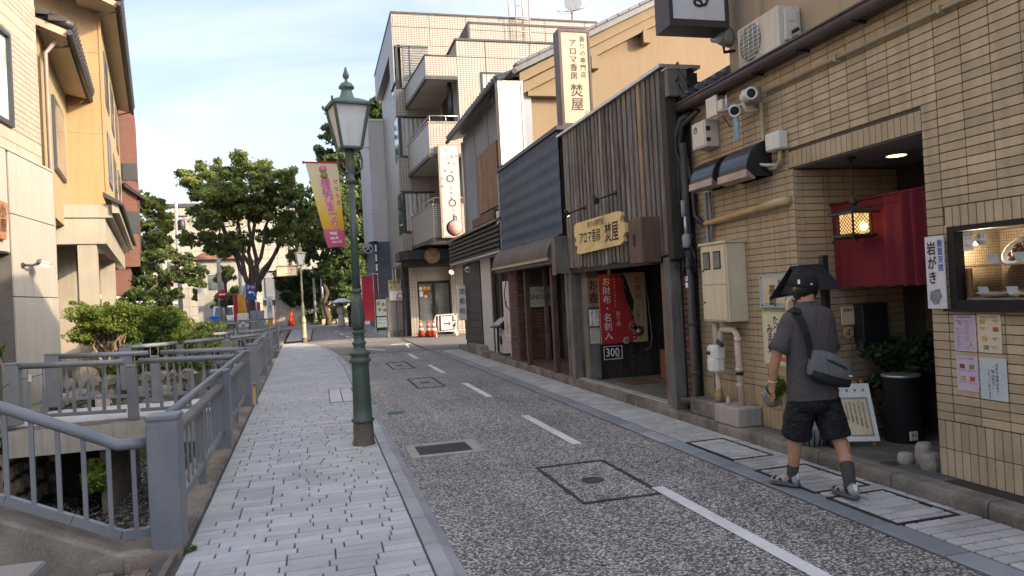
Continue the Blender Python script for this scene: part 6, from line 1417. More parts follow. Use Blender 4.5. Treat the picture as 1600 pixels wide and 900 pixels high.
# --- things fixed on the far pier
def boxthing(name, label, cat, b, mat, bev=.008): return solo(name, MB().box(*b, bev), mat, label, cat, (b[0], b[2], b[4]))
t = thing('switch_cabinet', 'small aged white cabinet with a round emblem, left of the cameras', 'cabinet', (4.5, 7.5, 3.3)); part('cabinet', MB().box(4.36, 4.54, 7.42, 7.72, 3.24, 3.55, .008), m_ac, t); part('door_lip', MB().box(4.352, 4.36, 7.44, 7.70, 3.26, 3.53), m_ac, t); part('latch', MB().box(4.37, 4.42, 7.41, 7.42, 3.3, 3.34).box(4.37, 4.42, 7.41, 7.42, 3.42, 3.47), m_dkmetal, t); part('emblem', MB().tube([(4.35, 7.62 + .035 * math.cos(a), 3.46 + .035 * math.sin(a)) for a in [k * math.pi / 8 for k in range(17)]], .004, 4), m_ink, t); text('茶', .045, (4.35, 7.62, 3.485), RN, UZ, m_ink, t)
t = thing('camera_bracket', 'two white security cameras on a bracket with a flat panel and hanging blue tag', 'camera', (4.4, 6.9, 3.5))
part('flat_panel', MB().obox((4.36, 7.25, 3.64), (0, 1, 0), (1, .2, 0), (0, 0, 1), .22, .03, .22, .004).box(4.36, 4.46, 7.05, 7.16, 3.56, 3.68, .006), m_ac, t)
part('rail', MB().tube([(4.38, 7.2, 3.56), (4.38, 6.6, 3.52)], .014, 6).tube([(4.38, 6.98, 3.52), (4.38, 6.98, 3.7)], .012, 6).box(4.40, 4.54, 6.58, 6.74, 3.52, 3.68, .008), m_steel, t)
def camera_body(c, a, L, r):
    h = part('camera_head', MB().lathe([(r * .6, -L), (r, -L * .9), (r, .3 * L), (r * 1.15, .32 * L), (r * 1.15, .42 * L), (r * .85, .42 * L), (r * .8, .3 * L), (0, .3 * L)], c, 16, a), m_alu, t); part('lens', MB().lathe([(r * .8, .33 * L), (r * .4, .36 * L), (0, .37 * L)], c, 16, a), m_black, h)
camera_body((4.33, 6.76, 3.48), (-.5, -.8, -.35), .15, .055); camera_body((4.31, 6.45, 3.56), (-.3, -.9, -.1), .2, .055)
part('arm', MB().tube([(4.33, 6.6, 3.52), (4.36, 6.6, 3.44), (4.5, 6.58, 3.44)], .02, 8).tube([(4.33, 6.82, 3.52), (4.42, 6.9, 3.52)], .018, 8), m_ac, t)
part('tag', MB().box(4.40, 4.41, 6.82, 6.90, 3.18, 3.46), M('tag_blue', (.18, .36, .5), .5, .3, 9, 40, .3), t); part('cable', MB().tube([(4.4, 7.1, 3.5), (4.42, 7.0, 3.36), (4.42, 6.9, 3.36), (4.4, 6.84, 3.5)], .006, 5), m_black, t)
t = thing('conduit_pipe', 'beige conduit running along the top of the tiled wall and down to a box', 'pipe', (4.5, 5, 3.6)); part('pipe', MB().tube([(4.5, 2.5, 3.585), (4.5, 6.5, 3.60)], .018, 8).tube([(4.49, 6.52, 3.5), (4.49, 6.52, 2.96), (4.49, 6.50, 2.86), (4.49, 6.42, 2.80), (4.49, 6.32, 2.80), (4.49, 6.26, 2.86), (4.49, 6.26, 2.96)], .022, 8), M('conduit_beige', (.36, .30, .2), .5, .1), t)
for y in (3.2, 4.3, 5.4): part('clip', MB().box(4.47, 4.54, y - .012, y + .012, 3.56, 3.62), MAT['conduit_beige'], t)
t = thing('junction_box', 'white junction box below the cameras on the tan tiles', 'box', (4.5, 6.3, 2.95)); part('box', MB().box(4.42, 4.54, 6.18, 6.40, 2.96, 3.14, .015), m_alu, t)
t = thing('wall_sensor', 'small white lamp head on a bent stem between black hood and junction box', 'lamp', (4.4, 6.5, 2.85)); part('stem', MB().tube([(4.53, 6.3, 2.82), (4.42, 6.42, 2.84), (4.38, 6.55, 2.88)], .016, 6), m_ac, t); part('head', MB().obox((4.34, 6.62, 2.87), (.4, -.9, .2), (.9, .4, 0), (0, .2, 1), .04, .11, .15, .012), m_alu, t)
def hood(y0, y1, z0, h, label):
    t = thing('vent_hood', label, 'vent', (4.4, (y0 + y1) / 2, z0), 'black vent hoods'); w = .30
    arc = [(WX, z0 + .0), (WX - w, z0 + .0), (WX - w, z0 + .06)] + [(WX - w * math.cos(a), z0 + .06 + (h - .06) * math.sin(a)) for a in [math.pi / 2 * k / 8 for k in range(1, 9)]]
    rings = [[(x, y, z) for x, z in arc] + [(x + .012 * (x < WX - .02), y, z - .012 * (z > z0 + .02)) for x, z in arc[::-1]] for y in (y0, y1)]
    part('shell', MB().loft(rings, sm=False, cap=True), m_blk, t); part('end_plate', MB().prism([(x, y1 - .02, z) for x, z in arc], (0, .02, 0)), m_black, t); part('end_plate', MB().prism([(x, y0 + .002, z) for x, z in arc], (0, .015, 0)), m_black, t)
    part('lip', MB().prism([(WX - w - .006, y0 - .004, z0 + .07), (WX - w - .012, y0 - .004, z0 - .005), (WX - w + .09, y0 - .004, z0 - .03), (WX - w + .095, y0 - .004, z0 - .018)], (0, y1 - y0 + .008, 0)), M('lip_steel', (.36, .30, .25), .4, .2, metal=.5), t)
m_blk = M('gloss_black', (.02, .02, .024), .3, .15, 3, 50, .1, .05)
hood(7.12, 7.62, 2.76, .34, 'farther of two black vent hoods, beside the pipes'); hood(6.46, 7.0, 2.74, .37, 'nearer of two black vent hoods on the tan tiles')
t = thing('lagged_pipe', 'tan lagged pipe sloping across the tiles into a round collar', 'pipe', (4.5, 7, 2.4)); part('pipe', MB().tube([(4.46, 7.7, 2.38), (4.46, 6.4, 2.44)], .032, 10), M('lagging_tan', (.50, .33, .15), .7, .1), t); part('sleeve', MB().tube([(4.46, 6.6, 2.43), (4.46, 6.26, 2.445), (4.49, 6.22, 2.45), (4.54, 6.22, 2.45)], [.043, .043, .045, .05], 10), M('sleeve_cream', (.50, .38, .2), .6, .1), t)
t = thing('cable_bundle', 'thick black bundle of pipes and cables between timber shop and tiled wall', 'pipe', (4.45, 8.1, 2))
mb = MB(); mb.tube([(4.5, 7.95, 3.75), (4.42, 8.05, 3.7), (4.36, 8.14, 3.5), (4.36, 8.14, 3.3), (4.42, 8.12, 3.15), (4.42, 8.1, 2.0)], .05, 8).tube([(4.45, 7.7, 3.72), (4.40, 8.0, 3.62), (4.38, 8.08, 3.4), (4.44, 8.02, 3.2), (4.47, 7.98, 2.9), (4.47, 7.95, 2.5), (4.47, 7.75, 2.38)], .03, 8).tube([(4.38, 8.12, 3.72), (4.36, 8.12, 2.7), (4.33, 8.16, 2.52), (4.28, 8.5, 2.44), (4.26, 8.8, 2.40)], .025, 8)
part('pipe', mb, m_dkmetal, t); part('thin_pipe', MB().tube([(4.28, 8.12, 4.3), (4.28, 8.12, 2.2)], .014, 6).tube([(4.50, 7.72, 2.75), (4.50, 7.72, .3)], .022, 8).tube([(4.50, 7.64, 2.75), (4.50, 7.64, 2.2)], .02, 8), m_gcorr, t)
mb = MB(); rr = random.Random(8)
for k in range(14):
    y = 8.0 + rr.uniform(-.1, .15); x = 4.36 + rr.uniform(-.05, .08); z = rr.uniform(2.0, 2.4)
    mb.tube([(x, y, z), (x + rr.uniform(-.08, .08), y + rr.uniform(-.1, .1), z - .15), (x + rr.uniform(-.08, .08), y + rr.uniform(-.1, .1), z - .3), (x + rr.uniform(-.05, .05), y, z - .1)], .008, 5)
for k in range(3):
    y = 7.95 + rr.uniform(-.15, .15); x = 4.38 + rr.uniform(-.06, .06); z = rr.uniform(4.05, 4.3); mb.tube([(x, y + .2, z), (x + rr.uniform(-.1, .1), y, z + .12), (x + rr.uniform(-.08, .1), y - .2, z - .1), (x + .1, y - .3, 3.95)], .01, 5)
part('loose_cable', mb, m_black, t); part('insulator', MB().lathe([(.045, 0), (.05, .03), (.05, .14), (.03, .17)], (4.34, 7.95, 2.12), 12).lathe([(.03, 0), (.03, .2)], (4.35, 8.0, 2.5), 10), m_gcorr, t); part('bracket', MB().tube([(4.34, 7.95, 2.25), (4.34, 7.95, 2.5)], .02, 6), m_steel, t)
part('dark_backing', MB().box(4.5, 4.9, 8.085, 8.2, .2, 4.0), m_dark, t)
t = thing('downpipe', 'brown downpipe with a bent foot beside the timber post', 'pipe', (4.4, 8.05, .2)); part('pipe', MB().tube([(4.40, 8.02, 3.4), (4.40, 8.02, .34), (4.36, 8.06, .26), (4.24, 8.12, .25)], .045, 10), M('downpipe_brown', (.07, .06, .058), .45, .15), t)
for z in (1.9, 1.2, .6): part('collar', MB().lathe([(.055, -.02), (.055, .02)], (4.40, 8.02, z), 12), MAT['downpipe_brown'], t)
part('sticker', MB().box(4.35, 4.354, 7.99, 8.05, 1.72, 1.78).box(4.35, 4.354, 7.99, 8.05, 1.64, 1.70), m_paper, t)
bb = thing('brick_strip', 'narrow strip of dark red brick between timber post and downpipe', 'wall', (4.45, 8.15, .15)); k = 0
for k in range(22): part('brick', MB().box(4.40, 4.5, 8.09, 8.21, .16 + k * .075, .226 + k * .075, .003), m_brick, bb)
t = thing('roof_box', 'grey weathered timber box at the top corner of the timber shop', 'box', (4.35, 8.1, 4.0)); part('box', MB().box(4.24, 4.50, 8.02, 8.14, 3.98, 4.31, .006), m_gwood, t); part('lid', MB().box(4.23, 4.51, 8.01, 8.15, 4.31, 4.325), m_steel, t)
# meter cabinet, gas meter, concrete blocks
t = thing('meter_cabinet', 'cream steel meter cabinet with two small dark windows', 'cabinet', (4.4, 7.3, 1.2)); mcr = M('cream_enamel', (.62, .54, .38), .45, .05, 2, 40, .05, .03, streak=.2, dirtcol=(.3, .18, .1))
part('cabinet', MB().box(4.30, 4.54, 7.02, 7.56, 1.245, 2.11, .008), mcr, t); part('rain_lid', MB().box(4.28, 4.55, 7.0, 7.58, 2.11, 2.135), mcr, t)
d1 = part('upper_door', MB().box(4.288, 4.30, 7.04, 7.54, 1.66, 2.09, .004), mcr, t); part('lower_door', MB().box(4.288, 4.30, 7.04, 7.54, 1.265, 1.65, .004), mcr, t)
for y in (7.12, 7.34): w = part('window', MB().box(4.283, 4.288, y, y + .15, 1.83, 2.03), m_black, d1); part('pane', MB().box(4.280, 4.283, y + .015, y + .135, 1.845, 2.015), m_glass, w)
for z in (1.82, 1.46): part('latch', MB().lathe([(.012, 0), (.012, .008)], (4.288, 7.5, z), 8, (-1, 0, 0)), m_dkmetal, t)
mp_ = M('pipe_cream', (.55, .46, .36), .5, .08)
t = thing('gas_pipe', 'cream insulated pipe bending down to the concrete block', 'pipe', (4.4, 7.1, .3)); part('pipe', MB().tube([(4.42, 7.42, .98), (4.42, 7.42, 1.1), (4.42, 7.38, 1.15), (4.42, 7.14, 1.15), (4.42, 7.09, 1.1), (4.42, 7.06, .33)], .036, 10).tube([(4.42, 7.52, .95), (4.42, 7.52, 1.22)], .04, 10), mp_, t)
for z, m in ((.72, mp_), (.68, m_black), (.55, mp_), (1.05, mp_)): part('joint', MB().lathe([(.042, -.02), (.042, .02)], (4.42, 7.075, z), 12), m, t)
part('lower_pipe', MB().tube([(4.40, 7.5, .72), (4.40, 7.48, .2)], .03, 8), mp_, t); part('brass_joint', MB().lathe([(.045, 0), (.05, .02), (.05, .09), (.04, .11), (.04, .15)], (4.40, 7.49, .32), 10), M('old_brass', (.36, .26, .12), .5, .2, metal=.3), t)
t = thing('gas_meter', 'white gas meter hanging under the pipes', 'meter', (4.4, 7.45, .7))
part('body', MB().box(4.31, 4.45, 7.36, 7.58, .80, .97, .03).box(4.30, 4.44, 7.37, 7.57, .66, .84, .03), m_alu, t); part('dial', MB().box(4.303, 4.312, 7.48, 7.56, .86, .90), m_dkmetal, t); part('lever', MB().obox((4.33, 7.30, 1.0), (.2, 1, .25), (1, 0, 0), (0, 0, 1), .16, .04, .05, .012), m_black, t); part('grip', MB().box(4.295, 4.302, 7.42, 7.5, .68, .78, .003), m_alu, t)
t = thing('concrete_block', 'pale concrete block carrying the cream gas pipe', 'block', (4.35, 7.1, .13)); part('block', MB().box(4.24, 4.53, 6.86, 7.34, .13, .33, .012), m_conc, t); part('stub', MB().lathe([(.022, 0), (.022, .05), (.014, .06), (.014, .09)], (4.34, 7.2, .33), 10), mp_, t)
t = thing('concrete_block', 'darker stained concrete block under the gas meter', 'block', (4.35, 7.6, .13)); part('block', MB().box(4.27, 4.53, 7.36, 7.95, .13, .32, .015), m_mossy, t)
# wall signs by the entrance
t = thing('name_plate', 'acrylic framed cream name plate with brushed characters on the tiles', 'sign', (4.5, 6.5, 1.4)); part('backplate', MB().box(4.515, 4.53, 6.24, 6.77, 1.39, 1.735, .003), M('acrylic_blue', (.34, .42, .42), .25, .05), t); part('sheet', MB().box(4.508, 4.515, 6.33, 6.70, 1.44, 1.695), M('sheet_cream', (.58, .48, .33), .6, .06), t)
text('高崎', .12, (4.505, 6.53, 1.63), RN, UZ, m_ink, t, vert=True, bold=.015, line=.95); text('馳走', .045, (4.505, 6.41, 1.68), RN, UZ, m_ink, t, vert=True)
for y in (6.29, 6.73):
    for z in (1.42, 1.71): part('bolt', MB().lathe([(.008, 0), (.008, .006)], (4.515, y, z), 8, (-1, 0, 0)), m_dkmetal, t)
t = thing('brush_poster', 'pale green edged poster with brushed words and a red flame drawing', 'poster', (4.5, 6.5, .8)); part('sheet', MB().box(4.53, 4.536, 6.36, 6.77, .80, 1.355), M('poster_green', (.50, .55, .28), .6, .05), t); part('inner_sheet', MB().box(4.527, 4.53, 6.385, 6.745, .825, 1.33), M('poster_cream', (.62, .58, .42), .6, .05), t)
text('たべて', .105, (4.524, 6.53, 1.31), RN, UZ, m_ink, t, vert=True, bold=.02, line=.8); text('みまし', .105, (4.524, 6.64, 1.22), RN, UZ, m_ink, t, vert=True, bold=.02, line=.8)
mb = MB(); rr = random.Random(2)
for k in range(10): y = 6.6 - k * .02; mb.prism([(4.526, y, .85), (4.526, y - .03, .85), (4.526, y + rr.uniform(-.03, .03), .9 + rr.uniform(0, .07))], (-.003 - .0002 * k, 0, 0))
part('flame_print', mb, M('print_red', (.5, .10, .05), .6), t); part('leaf_print', MB().prism([(4.526, 6.68, .92), (4.526, 6.62, .94), (4.526, 6.6, 1.0), (4.526, 6.66, .97)], (-.003, 0, 0)), m_rail, t)
m_jet = M('charred_black', (.022, .022, .024), .6, .3, 14, 60, .3, .4)
t = thing('roofed_post_sign', 'rounded wooden plaque under a small black gabled roof on a black post', 'sign', (4.42, 5.75, .13))
part('post', MB().box(4.45, 4.505, 5.66, 5.72, .13, 1.88), m_black, t); part('plaque', MB().prism([(4.155 + .10 * math.cos(a), 5.66, 1.45 + .08 * math.sin(a)) for a in [math.pi * k / 8 for k in range(9)]] + [(4.055, 5.66, .95), (4.255, 5.66, .95)], (0, .03, 0)), M('plaque_cream', (.60, .47, .27), .6, .06), t)
text('京料理', .12, (4.155, 5.655, 1.50), RX_, UZ, m_ink, t, vert=True, bold=.03, line=.95)
rf = part('roof', MB().prism([(4.12, 5.675, 1.775), (4.46, 5.675, 1.775), (4.44, 5.42, 1.57), (4.08, 5.42, 1.57)], (0, .01, .02)).prism([(4.12, 5.69, 1.775), (4.46, 5.69, 1.775), (4.44, 5.92, 1.54), (4.05, 5.92, 1.50)], (0, -.01, .02)), m_jet, t); part('gable_board', MB().prism([(4.13, 5.48, 1.54), (4.13, 5.68, 1.74), (4.13, 5.87, 1.54)], (.02, 0, 0)), m_jet, rf)
t = thing('wall_planter', 'steel hemisphere planter with grass hanging low on the tiled wall', 'planter', (4.45, 6.4, .6))
t_ = [(.001, -.11)] + [(.113 * math.sin(a), -.113 * math.cos(a)) for a in [math.pi / 2 * k / 8 for k in range(1, 9)]] + [(.12, .0), (.12, .010), (.10, .010)]
part('bowl', MB().lathe(t_, (4.36, 6.40, .52), 22, (.45, -.55, .65)), M('brushed_steel', (.42, .40, .36), .28, .15, 8, 60, .1, .03, metal=.9), t); leaf_part('grass', [((4.39, 6.36, .61), (.075, .07, .10), 420)], np.random.default_rng(3), .045, m_leafC, t, shape=.18, flat=0)
part('hanger', MB().tube([(4.42, 6.42, .54), (4.54, 6.42, .58)], .012, 6), m_dkmetal, t)
# --- entrance: curtain, lantern, post box, umbrella bin, plant, stools of stone, boards
t = thing('door_curtain', 'deep red pleated curtain hanging across the restaurant entrance', 'curtain', (4.93, 5.4, 1.58))
m_cur = M('curtain_red', (.155, .012, .022), .85, .12, 3, 120, .08, .1); n = 150; rows = 14; V = []; rr = random.Random(12)
ph = [0]; 
for k in range(n): ph.append(ph[-1] + .33 + .12 * math.sin(k * .21) + .1 * math.sin(k * .07 + 1))
for j in range(rows + 1):
    v = j / rows
    for k in range(n + 1):
        y = 6.11 - 1.52 * k / n; side = min(1, max(.12, (k / n - .30) * 3)); x = 4.93 + side * .05 * math.sin(ph[k]) * (.55 + .45 * v) + .012 * math.sin(k * .05 + v * 2)
        V.append((x, y, 2.375 - .80 * v + .006 * math.sin(ph[k]) * (j == rows)))
part('cloth', MB().add(V, [(j * (n + 1) + k, j * (n + 1) + k + 1, (j + 1) * (n + 1) + k + 1, (j + 1) * (n + 1) + k) for j in range(rows) for k in range(n)], True), m_cur, t)
part('hem_seam', MB().add([(4.918 + .0 * k, 6.11 - 1.52 * k / 40, z) for z in (2.31, 2.318) for k in range(41)], [(k, k + 1, 42 + k, 41 + k) for k in range(40)]), m_cur, t); part('rod', MB().tube([(4.93, 6.13, 2.385), (4.93, 4.58, 2.385)], .012, 8), m_cur, t)
t = thing('hanging_lantern', 'dark metal lantern with latticed glowing sides hanging from the entrance ceiling', 'lantern', (4.74, 5.58, 2.03)); m_lan = M('lantern_bronze', (.05, .052, .045), .5, .25, 8, 60, .2, .1, metal=.5); LC = (4.74, 5.58)
def ring4(h, z): return [(LC[0] - h, LC[1] - h, z), (LC[0] + h, LC[1] - h, z), (LC[0] + h, LC[1] + h, z), (LC[0] - h, LC[1] + h, z)]
part('roof', MB().loft([ring4(.155, 2.235), ring4(.15, 2.25), ring4(.06, 2.29), ring4(.025, 2.315)], sm=False), m_lan, t); part('finial', MB().lathe([(.02, 2.31), (.035, 2.34), (.035, 2.36), (.015, 2.385), (.01, 2.42)], (*LC, 0), 12), m_lan, t)
part('base', MB().loft([ring4(.10, 2.015), ring4(.13, 2.03), ring4(.13, 2.05), ring4(.11, 2.06)], sm=False), m_lan, t)
for i, j in ((-1, -1), (1, -1), (1, 1), (-1, 1)): part('corner_bar', MB().box(LC[0] + i * .098 - .007, LC[0] + i * .098 + .007, LC[1] + j * .098 - .007, LC[1] + j * .098 + .007, 2.05, 2.24), m_lan, t); part('foot', MB().tube([(LC[0] + i * .12, LC[1] + j * .12, 2.03), (LC[0] + i * .135, LC[1] + j * .135, 1.985)], .008, 5), m_lan, t)
part('glass', MB().box(LC[0] - .085, LC[0] + .085, LC[1] - .085, LC[1] + .085, 2.06, 2.235), emit('lantern_glass', (1, .58, .22), .32), t); part('bulb', MB().lathe([(.0, 2.08), (.03, 2.1), (.035, 2.13), (.0, 2.16)], (LC[0] + .02, LC[1] - .09, 0), 10), emit('lantern_bulb', (1, .7, .25), 3.5), t)
mb = MB()
for s_ in (-1, 1):
    for k in range(-5, 6):
        for fx in (0, 1):
            a0, b0 = k * .036, 2.06; a1 = a0 + s_ * .175
            def clipx(a0, z0, a1, z1):
                L_ = .088; 
                if max(a0, a1) < -L_ or min(a0, a1) > L_: return None
                dz = (z1 - z0) / (a1 - a0); 
                if a0 < -L_: z0 += dz * (-L_ - a0); a0 = -L_
                if a0 > L_: z0 += dz * (L_ - a0); a0 = L_
                if a1 > L_: z1 += dz * (L_ - a1); a1 = L_
                if a1 < -L_: z1 += dz * (-L_ - a1); a1 = -L_
                return a0, z0, a1, z1
            c = clipx(a0, 2.06, a1, 2.235)
            if c: mb.tube([(LC[0] + c[0], LC[1] - .092, c[1]), (LC[0] + c[2], LC[1] - .092, c[3])] if fx == 0 else [(LC[0] - .092, LC[1] + c[0], c[1]), (LC[0] - .092, LC[1] + c[2], c[3])], .003, 4)
part('lattice', mb, m_lan, t); part('chain', MB().tube([(*LC, 2.42), (LC[0] + .006, LC[1], 2.5), (LC[0] - .006, LC[1], 2.6), (*LC, 2.755)], .008, 6).lathe([(.05, 0), (.03, .02)], (*LC, 2.735), 12), m_lan, t)
t = thing('post_box', 'black post box on the entrance flank with a pale notice and round clock sticker', 'post box', (5.2, 6.0, 1.1)); part('box', MB().box(5.12, 5.42, 5.98, 6.12, 1.02, 1.40, .008), m_black, t); part('notice', MB().box(4.98, 5.12, 6.10, 6.116, 1.20, 1.38), m_cream, t); part('round_sticker', MB().lathe([(.062, 0), (.062, .01), (.05, .012), (0, .012)], (5.05, 6.11, 1.12), 20, (0, -1, 0)), MAT['lagging_tan'], t); text('営業中', .04, (5.05, 6.097, 1.36), RX_, UZ, m_ink, t); part('clock_hand', MB().box(5.045, 5.055, 6.096, 6.1, 1.1, 1.16).box(5.02, 5.055, 6.096, 6.1, 1.1, 1.11), m_ink, t)
t = thing('intercom', 'grey intercom plate beside the black post box', 'intercom', (5.5, 6.1, 1.1)); part('plate', MB().box(5.46, 5.55, 6.09, 6.125, 1.06, 1.28, .006), m_gcorr, t)
t = thing('umbrella_bin', 'tall black cylinder bin with a small white label by the entrance', 'bin', (5.17, 5.6, .13)); part('cylinder', MB().lathe([(.155, 0), (.16, .01), (.16, .60), (.163, .605), (.163, .62), (.145, .62), (.14, .5), (0, .5)], (5.17, 5.6, .13), 32), M('bin_black', (.018, .018, .02), .35, .15), t); part('rim', MB().lathe([(.165, .60), (.168, .61), (.165, .622), (.148, .622)], (5.17, 5.6, .13), 32), m_steel, t); part('label', MB().box(5.09, 5.17, 5.434, 5.444, .17, .25), m_paper, t); text('傘立', .03, (5.13, 5.432, .23), RX_, UZ, m_ink, t)
rng = np.random.default_rng(5)
t = thing('potted_plant', 'bushy dark green pot plant beneath the post box', 'plant', (5.3, 5.9, .13)); part('pot', MB().lathe([(.14, 0), (.19, .25), (.2, .27), (.16, .27)], (5.38, 5.85, .13), 16), m_mossy, t); mb = MB()
for k in range(9): mb.tube([(5.38, 5.85, .35), (5.35 + rng.uniform(-.25, .3), 5.85 + rng.uniform(-.15, .1), .6 + rng.uniform(0, .35))], .01, 5)
part('stem', mb, m_twig, t); cl_ = [((5.33 + rng.uniform(-.3, .42), 5.8 + rng.uniform(-.14, .14), .82 + rng.uniform(-.25, .22)), (.12, .10, .08), 55) for _ in range(26)]; leaf_part('foliage', cl_, rng, .055, m_leafF, t, shape=.38, flat=.8)
t = thing('stone_post', 'pale round stone post standing behind the white menu board', 'stone', (4.95, 5.85, .13)); part('stone', MB().lathe([(.09, 0), (.11, .28), (.10, .31), (0, .32)], (4.95, 5.85, .13), 12), m_conc, t); part('top_stone', MB().lathe([(.06, .32), (.075, .36), (.06, .44), (0, .45)], (4.95, 5.85, .13), 10), m_stone, t)
t = thing('timber_bench', 'pale timber bench end behind the menu board', 'bench', (4.95, 5.9, .55)); part('seat', MB().box(4.72, 5.05, 5.95, 6.1, .60, .65, .01), MAT['pale_timber'], t); part('leg', MB().box(4.76, 4.8, 5.98, 6.08, .13, .6).box(4.98, 5.02, 5.98, 6.08, .13, .6), m_darkwood, t)
rr = random.Random(4)
for i, (x, y, r, h, lab) in enumerate(((4.60, 4.72, .07, .13, 'nearest of the small stones stacked by the entrance corner'), (4.70, 4.88, .065, .17, 'tallest of the small stones stacked by the entrance corner'), (4.76, 4.74, .06, .10, 'small flat stone against the tiled entrance corner'), (4.60, 4.98, .06, .08, 'low stone at the back of the small stones by the entrance corner'))):
    rings = [[(x + r * q * (1 + .12 * math.sin(3 * a + i)) * math.cos(a), y + r * q * math.sin(a), .128 + z) for a in [2 * math.pi * k / 10 for k in range(10)]] for z, q in ((0, .95), (h * .3, 1.06), (h * .8, .98), (h, .75))]
    solo('stone', MB().loft(rings, sm=False), m_conc if i % 2 else M('warm_stone', (.26, .23, .18), .9, .25, 12, 60, .3, .4), lab, 'stone', (x, y, .128), 'stones at the entrance corner')
t = thing('menu_easel', 'white menu board with a bordered price list leaning on an orange easel', 'sign', (4.7, 5.55, .13)); ez = Vector((0.0, .22, 1)).normalized(); ex_ = Vector((.90, -.42, 0)).normalized(); en = ex_.cross(ez)
cc = Vector((4.66, 5.62, .44))
part('board', MB().obox(cc, ex_, en, ez, .34, .02, .52, .004), m_paper, t); part('inner_sheet', MB().obox(cc + en * .011 - ez * .04, ex_, en, ez, .27, .004, .36), m_cream, t)
mb = MB(); o_ = cc + en * .014 - ez * .04
for i in range(12):
    for s_ in (-1, 1): mb.obox(o_ + ex_ * (-.118 + i * .0215) + ez * .165 * s_, ex_, en, ez, .014, .003, .012)
for i in range(16):
    for s_ in (-1, 1): mb.obox(o_ + ex_ * .122 * s_ + ez * (-.155 + i * .0205), ex_, en, ez, .010, .003, .014)
part('border_print', mb, M('border_ink', (.10, .12, .25), .6), t)
for i in range(5): text('本日の献立お造り焼物煮物御飯'[i:i + 12 - i], .020, o_ + ex_ * (.08 - i * .036) + ez * .13 + en * .004, ex_, ez, m_ink, t, vert=True, line=1.0)
for i in range(4): part('green_dot', MB().lathe([(.013, 0), (.013, .003), (0, .003)], cc + en * .011 + ez * .2 + ex_ * (-.1 + i * .07), 10, en), M('dot_green', (.3, .45, .12), .6), t)
for s_ in (-1, 1): part('leg', MB().beam(cc + ex_ * .12 * s_ - ez * .30 - en * .01, cc + ex_ * .12 * s_ + ez * .3 - en * .02, .025, .02), M('easel_orange', (.36, .15, .06), .6), t)
part('back_leg', MB().beam(cc + ez * .28 - en * .02, Vector((cc.x + .12, cc.y + .34, .13)), .02, .02), MAT['easel_orange'], t)
t = thing('striped_basket', 'grey ribbed basket on the forecourt behind the walking man', 'basket', (4.5, 5.45, .13)); part('basket', MB().lathe([(.12, 0), (.16, .16), (.15, .2), (.12, .2)], (4.40, 5.88, .13), 18), m_gcorr, t)
for k in range(18): a = 2 * math.pi * k / 18; part('rib', MB().tube([(4.40 + .125 * math.cos(a), 5.88 + .125 * math.sin(a), .135), (4.40 + .163 * math.cos(a), 5.88 + .163 * math.sin(a), .29)], .007, 4), m_dkmetal, t)
# --- show window with food samples
t = thing('show_window', 'black framed show window with food samples at the right edge', 'window', (4.7, 3.5, 1.4))
m_wb = M('window_frame_black', (.008, .007, .007), .6, .1)
part('frame', MB().box(4.53, 4.62, VY1 - .06, VY1, VZ0, VZ1).box(4.53, 4.62, VY0, VY0 + .06, VZ0, VZ1).box(4.53, 4.62, VY0 + .06, VY1 - .06, VZ0, VZ0 + .06).box(4.53, 4.62, VY0 + .06, VY1 - .06, VZ1 - .035, VZ1), m_wb, t); part('sill', MB().box(4.48, 4.62, VY0 - .02, VY1 + .02, VZ0 - .02, VZ0), m_wb, t)
def panemat():
    m, nt, N, L, b = nodes('clear_pane'); tr = N.new('ShaderNodeBsdfTransparent'); gl = N.new('ShaderNodeBsdfGlossy'); gl.inputs['Roughness'].default_value = .02; fr = N.new('ShaderNodeFresnel'); fr.inputs[0].default_value = 1.18; mx = N.new('ShaderNodeMixShader')
    L.new(fr.outputs[0], mx.inputs[0]); L.new(tr.outputs[0], mx.inputs[1]); L.new(gl.outputs[0], mx.inputs[2]); L.new(mx.outputs[0], N['Material Output'].inputs[0]); return m
part('pane', MB().box(4.575, 4.580, VY0 + .06, VY1 - .075, VZ0 + .075, VZ1 - .035), panemat(), t)
m_grid = gridmat('brown_mosaic', (.20, .14, .085), (.07, .05, .03), .022, .022, .003, 0, .6, .15, streak=.0)
part('niche', MB().box(5.2, 5.3, VY0, 4.55, VZ0, VZ1).box(4.62, 5.2, 4.535, 4.55, VZ0, VZ1).box(4.62, 5.2, VY0, 4.535, VZ1 - .02, VZ1), m_grid, t); part('niche_floor', MB().box(4.62, 5.2, VY0, 4.535, VZ0, VZ0 + .07), M('niche_board', (.3, .24, .17), .6), t); part('shelf', MB().box(4.68, 5.18, VY0, 4.45, 1.70, 1.708), glass('shelf_glass', (.2, .2, .17), .1), t)
lp = part('lamp', MB().lathe([(.045, 0), (.05, .03), (.02, .05)], (4.85, 4.40, 1.88), 14, (-.3, 0, 1)), m_alu, t); part('bulb', MB().lathe([(.044, -.002), (0, -.01)], (4.85, 4.40, 1.88), 14, (-.3, 0, 1)), emit('window_bulb', (1, .85, .6), 9), lp)
wl = bpy.data.lights.new('window_light', 'POINT'); wl.energy = 3.0; wl.color = (1, .85, .62); wl.shadow_soft_size = .04; wo = bpy.data.objects.new('window_light', wl); link(wo); wo.location = (4.82, 4.36, 1.82)
part('wooden_tag', MB().box(4.66, 4.68, 4.32, 4.39, 1.48, 1.69), MAT['plank_tan'], t); text('能登かき', .04, (4.655, 4.355, 1.68), RN, UZ, m_red, t, vert=True)
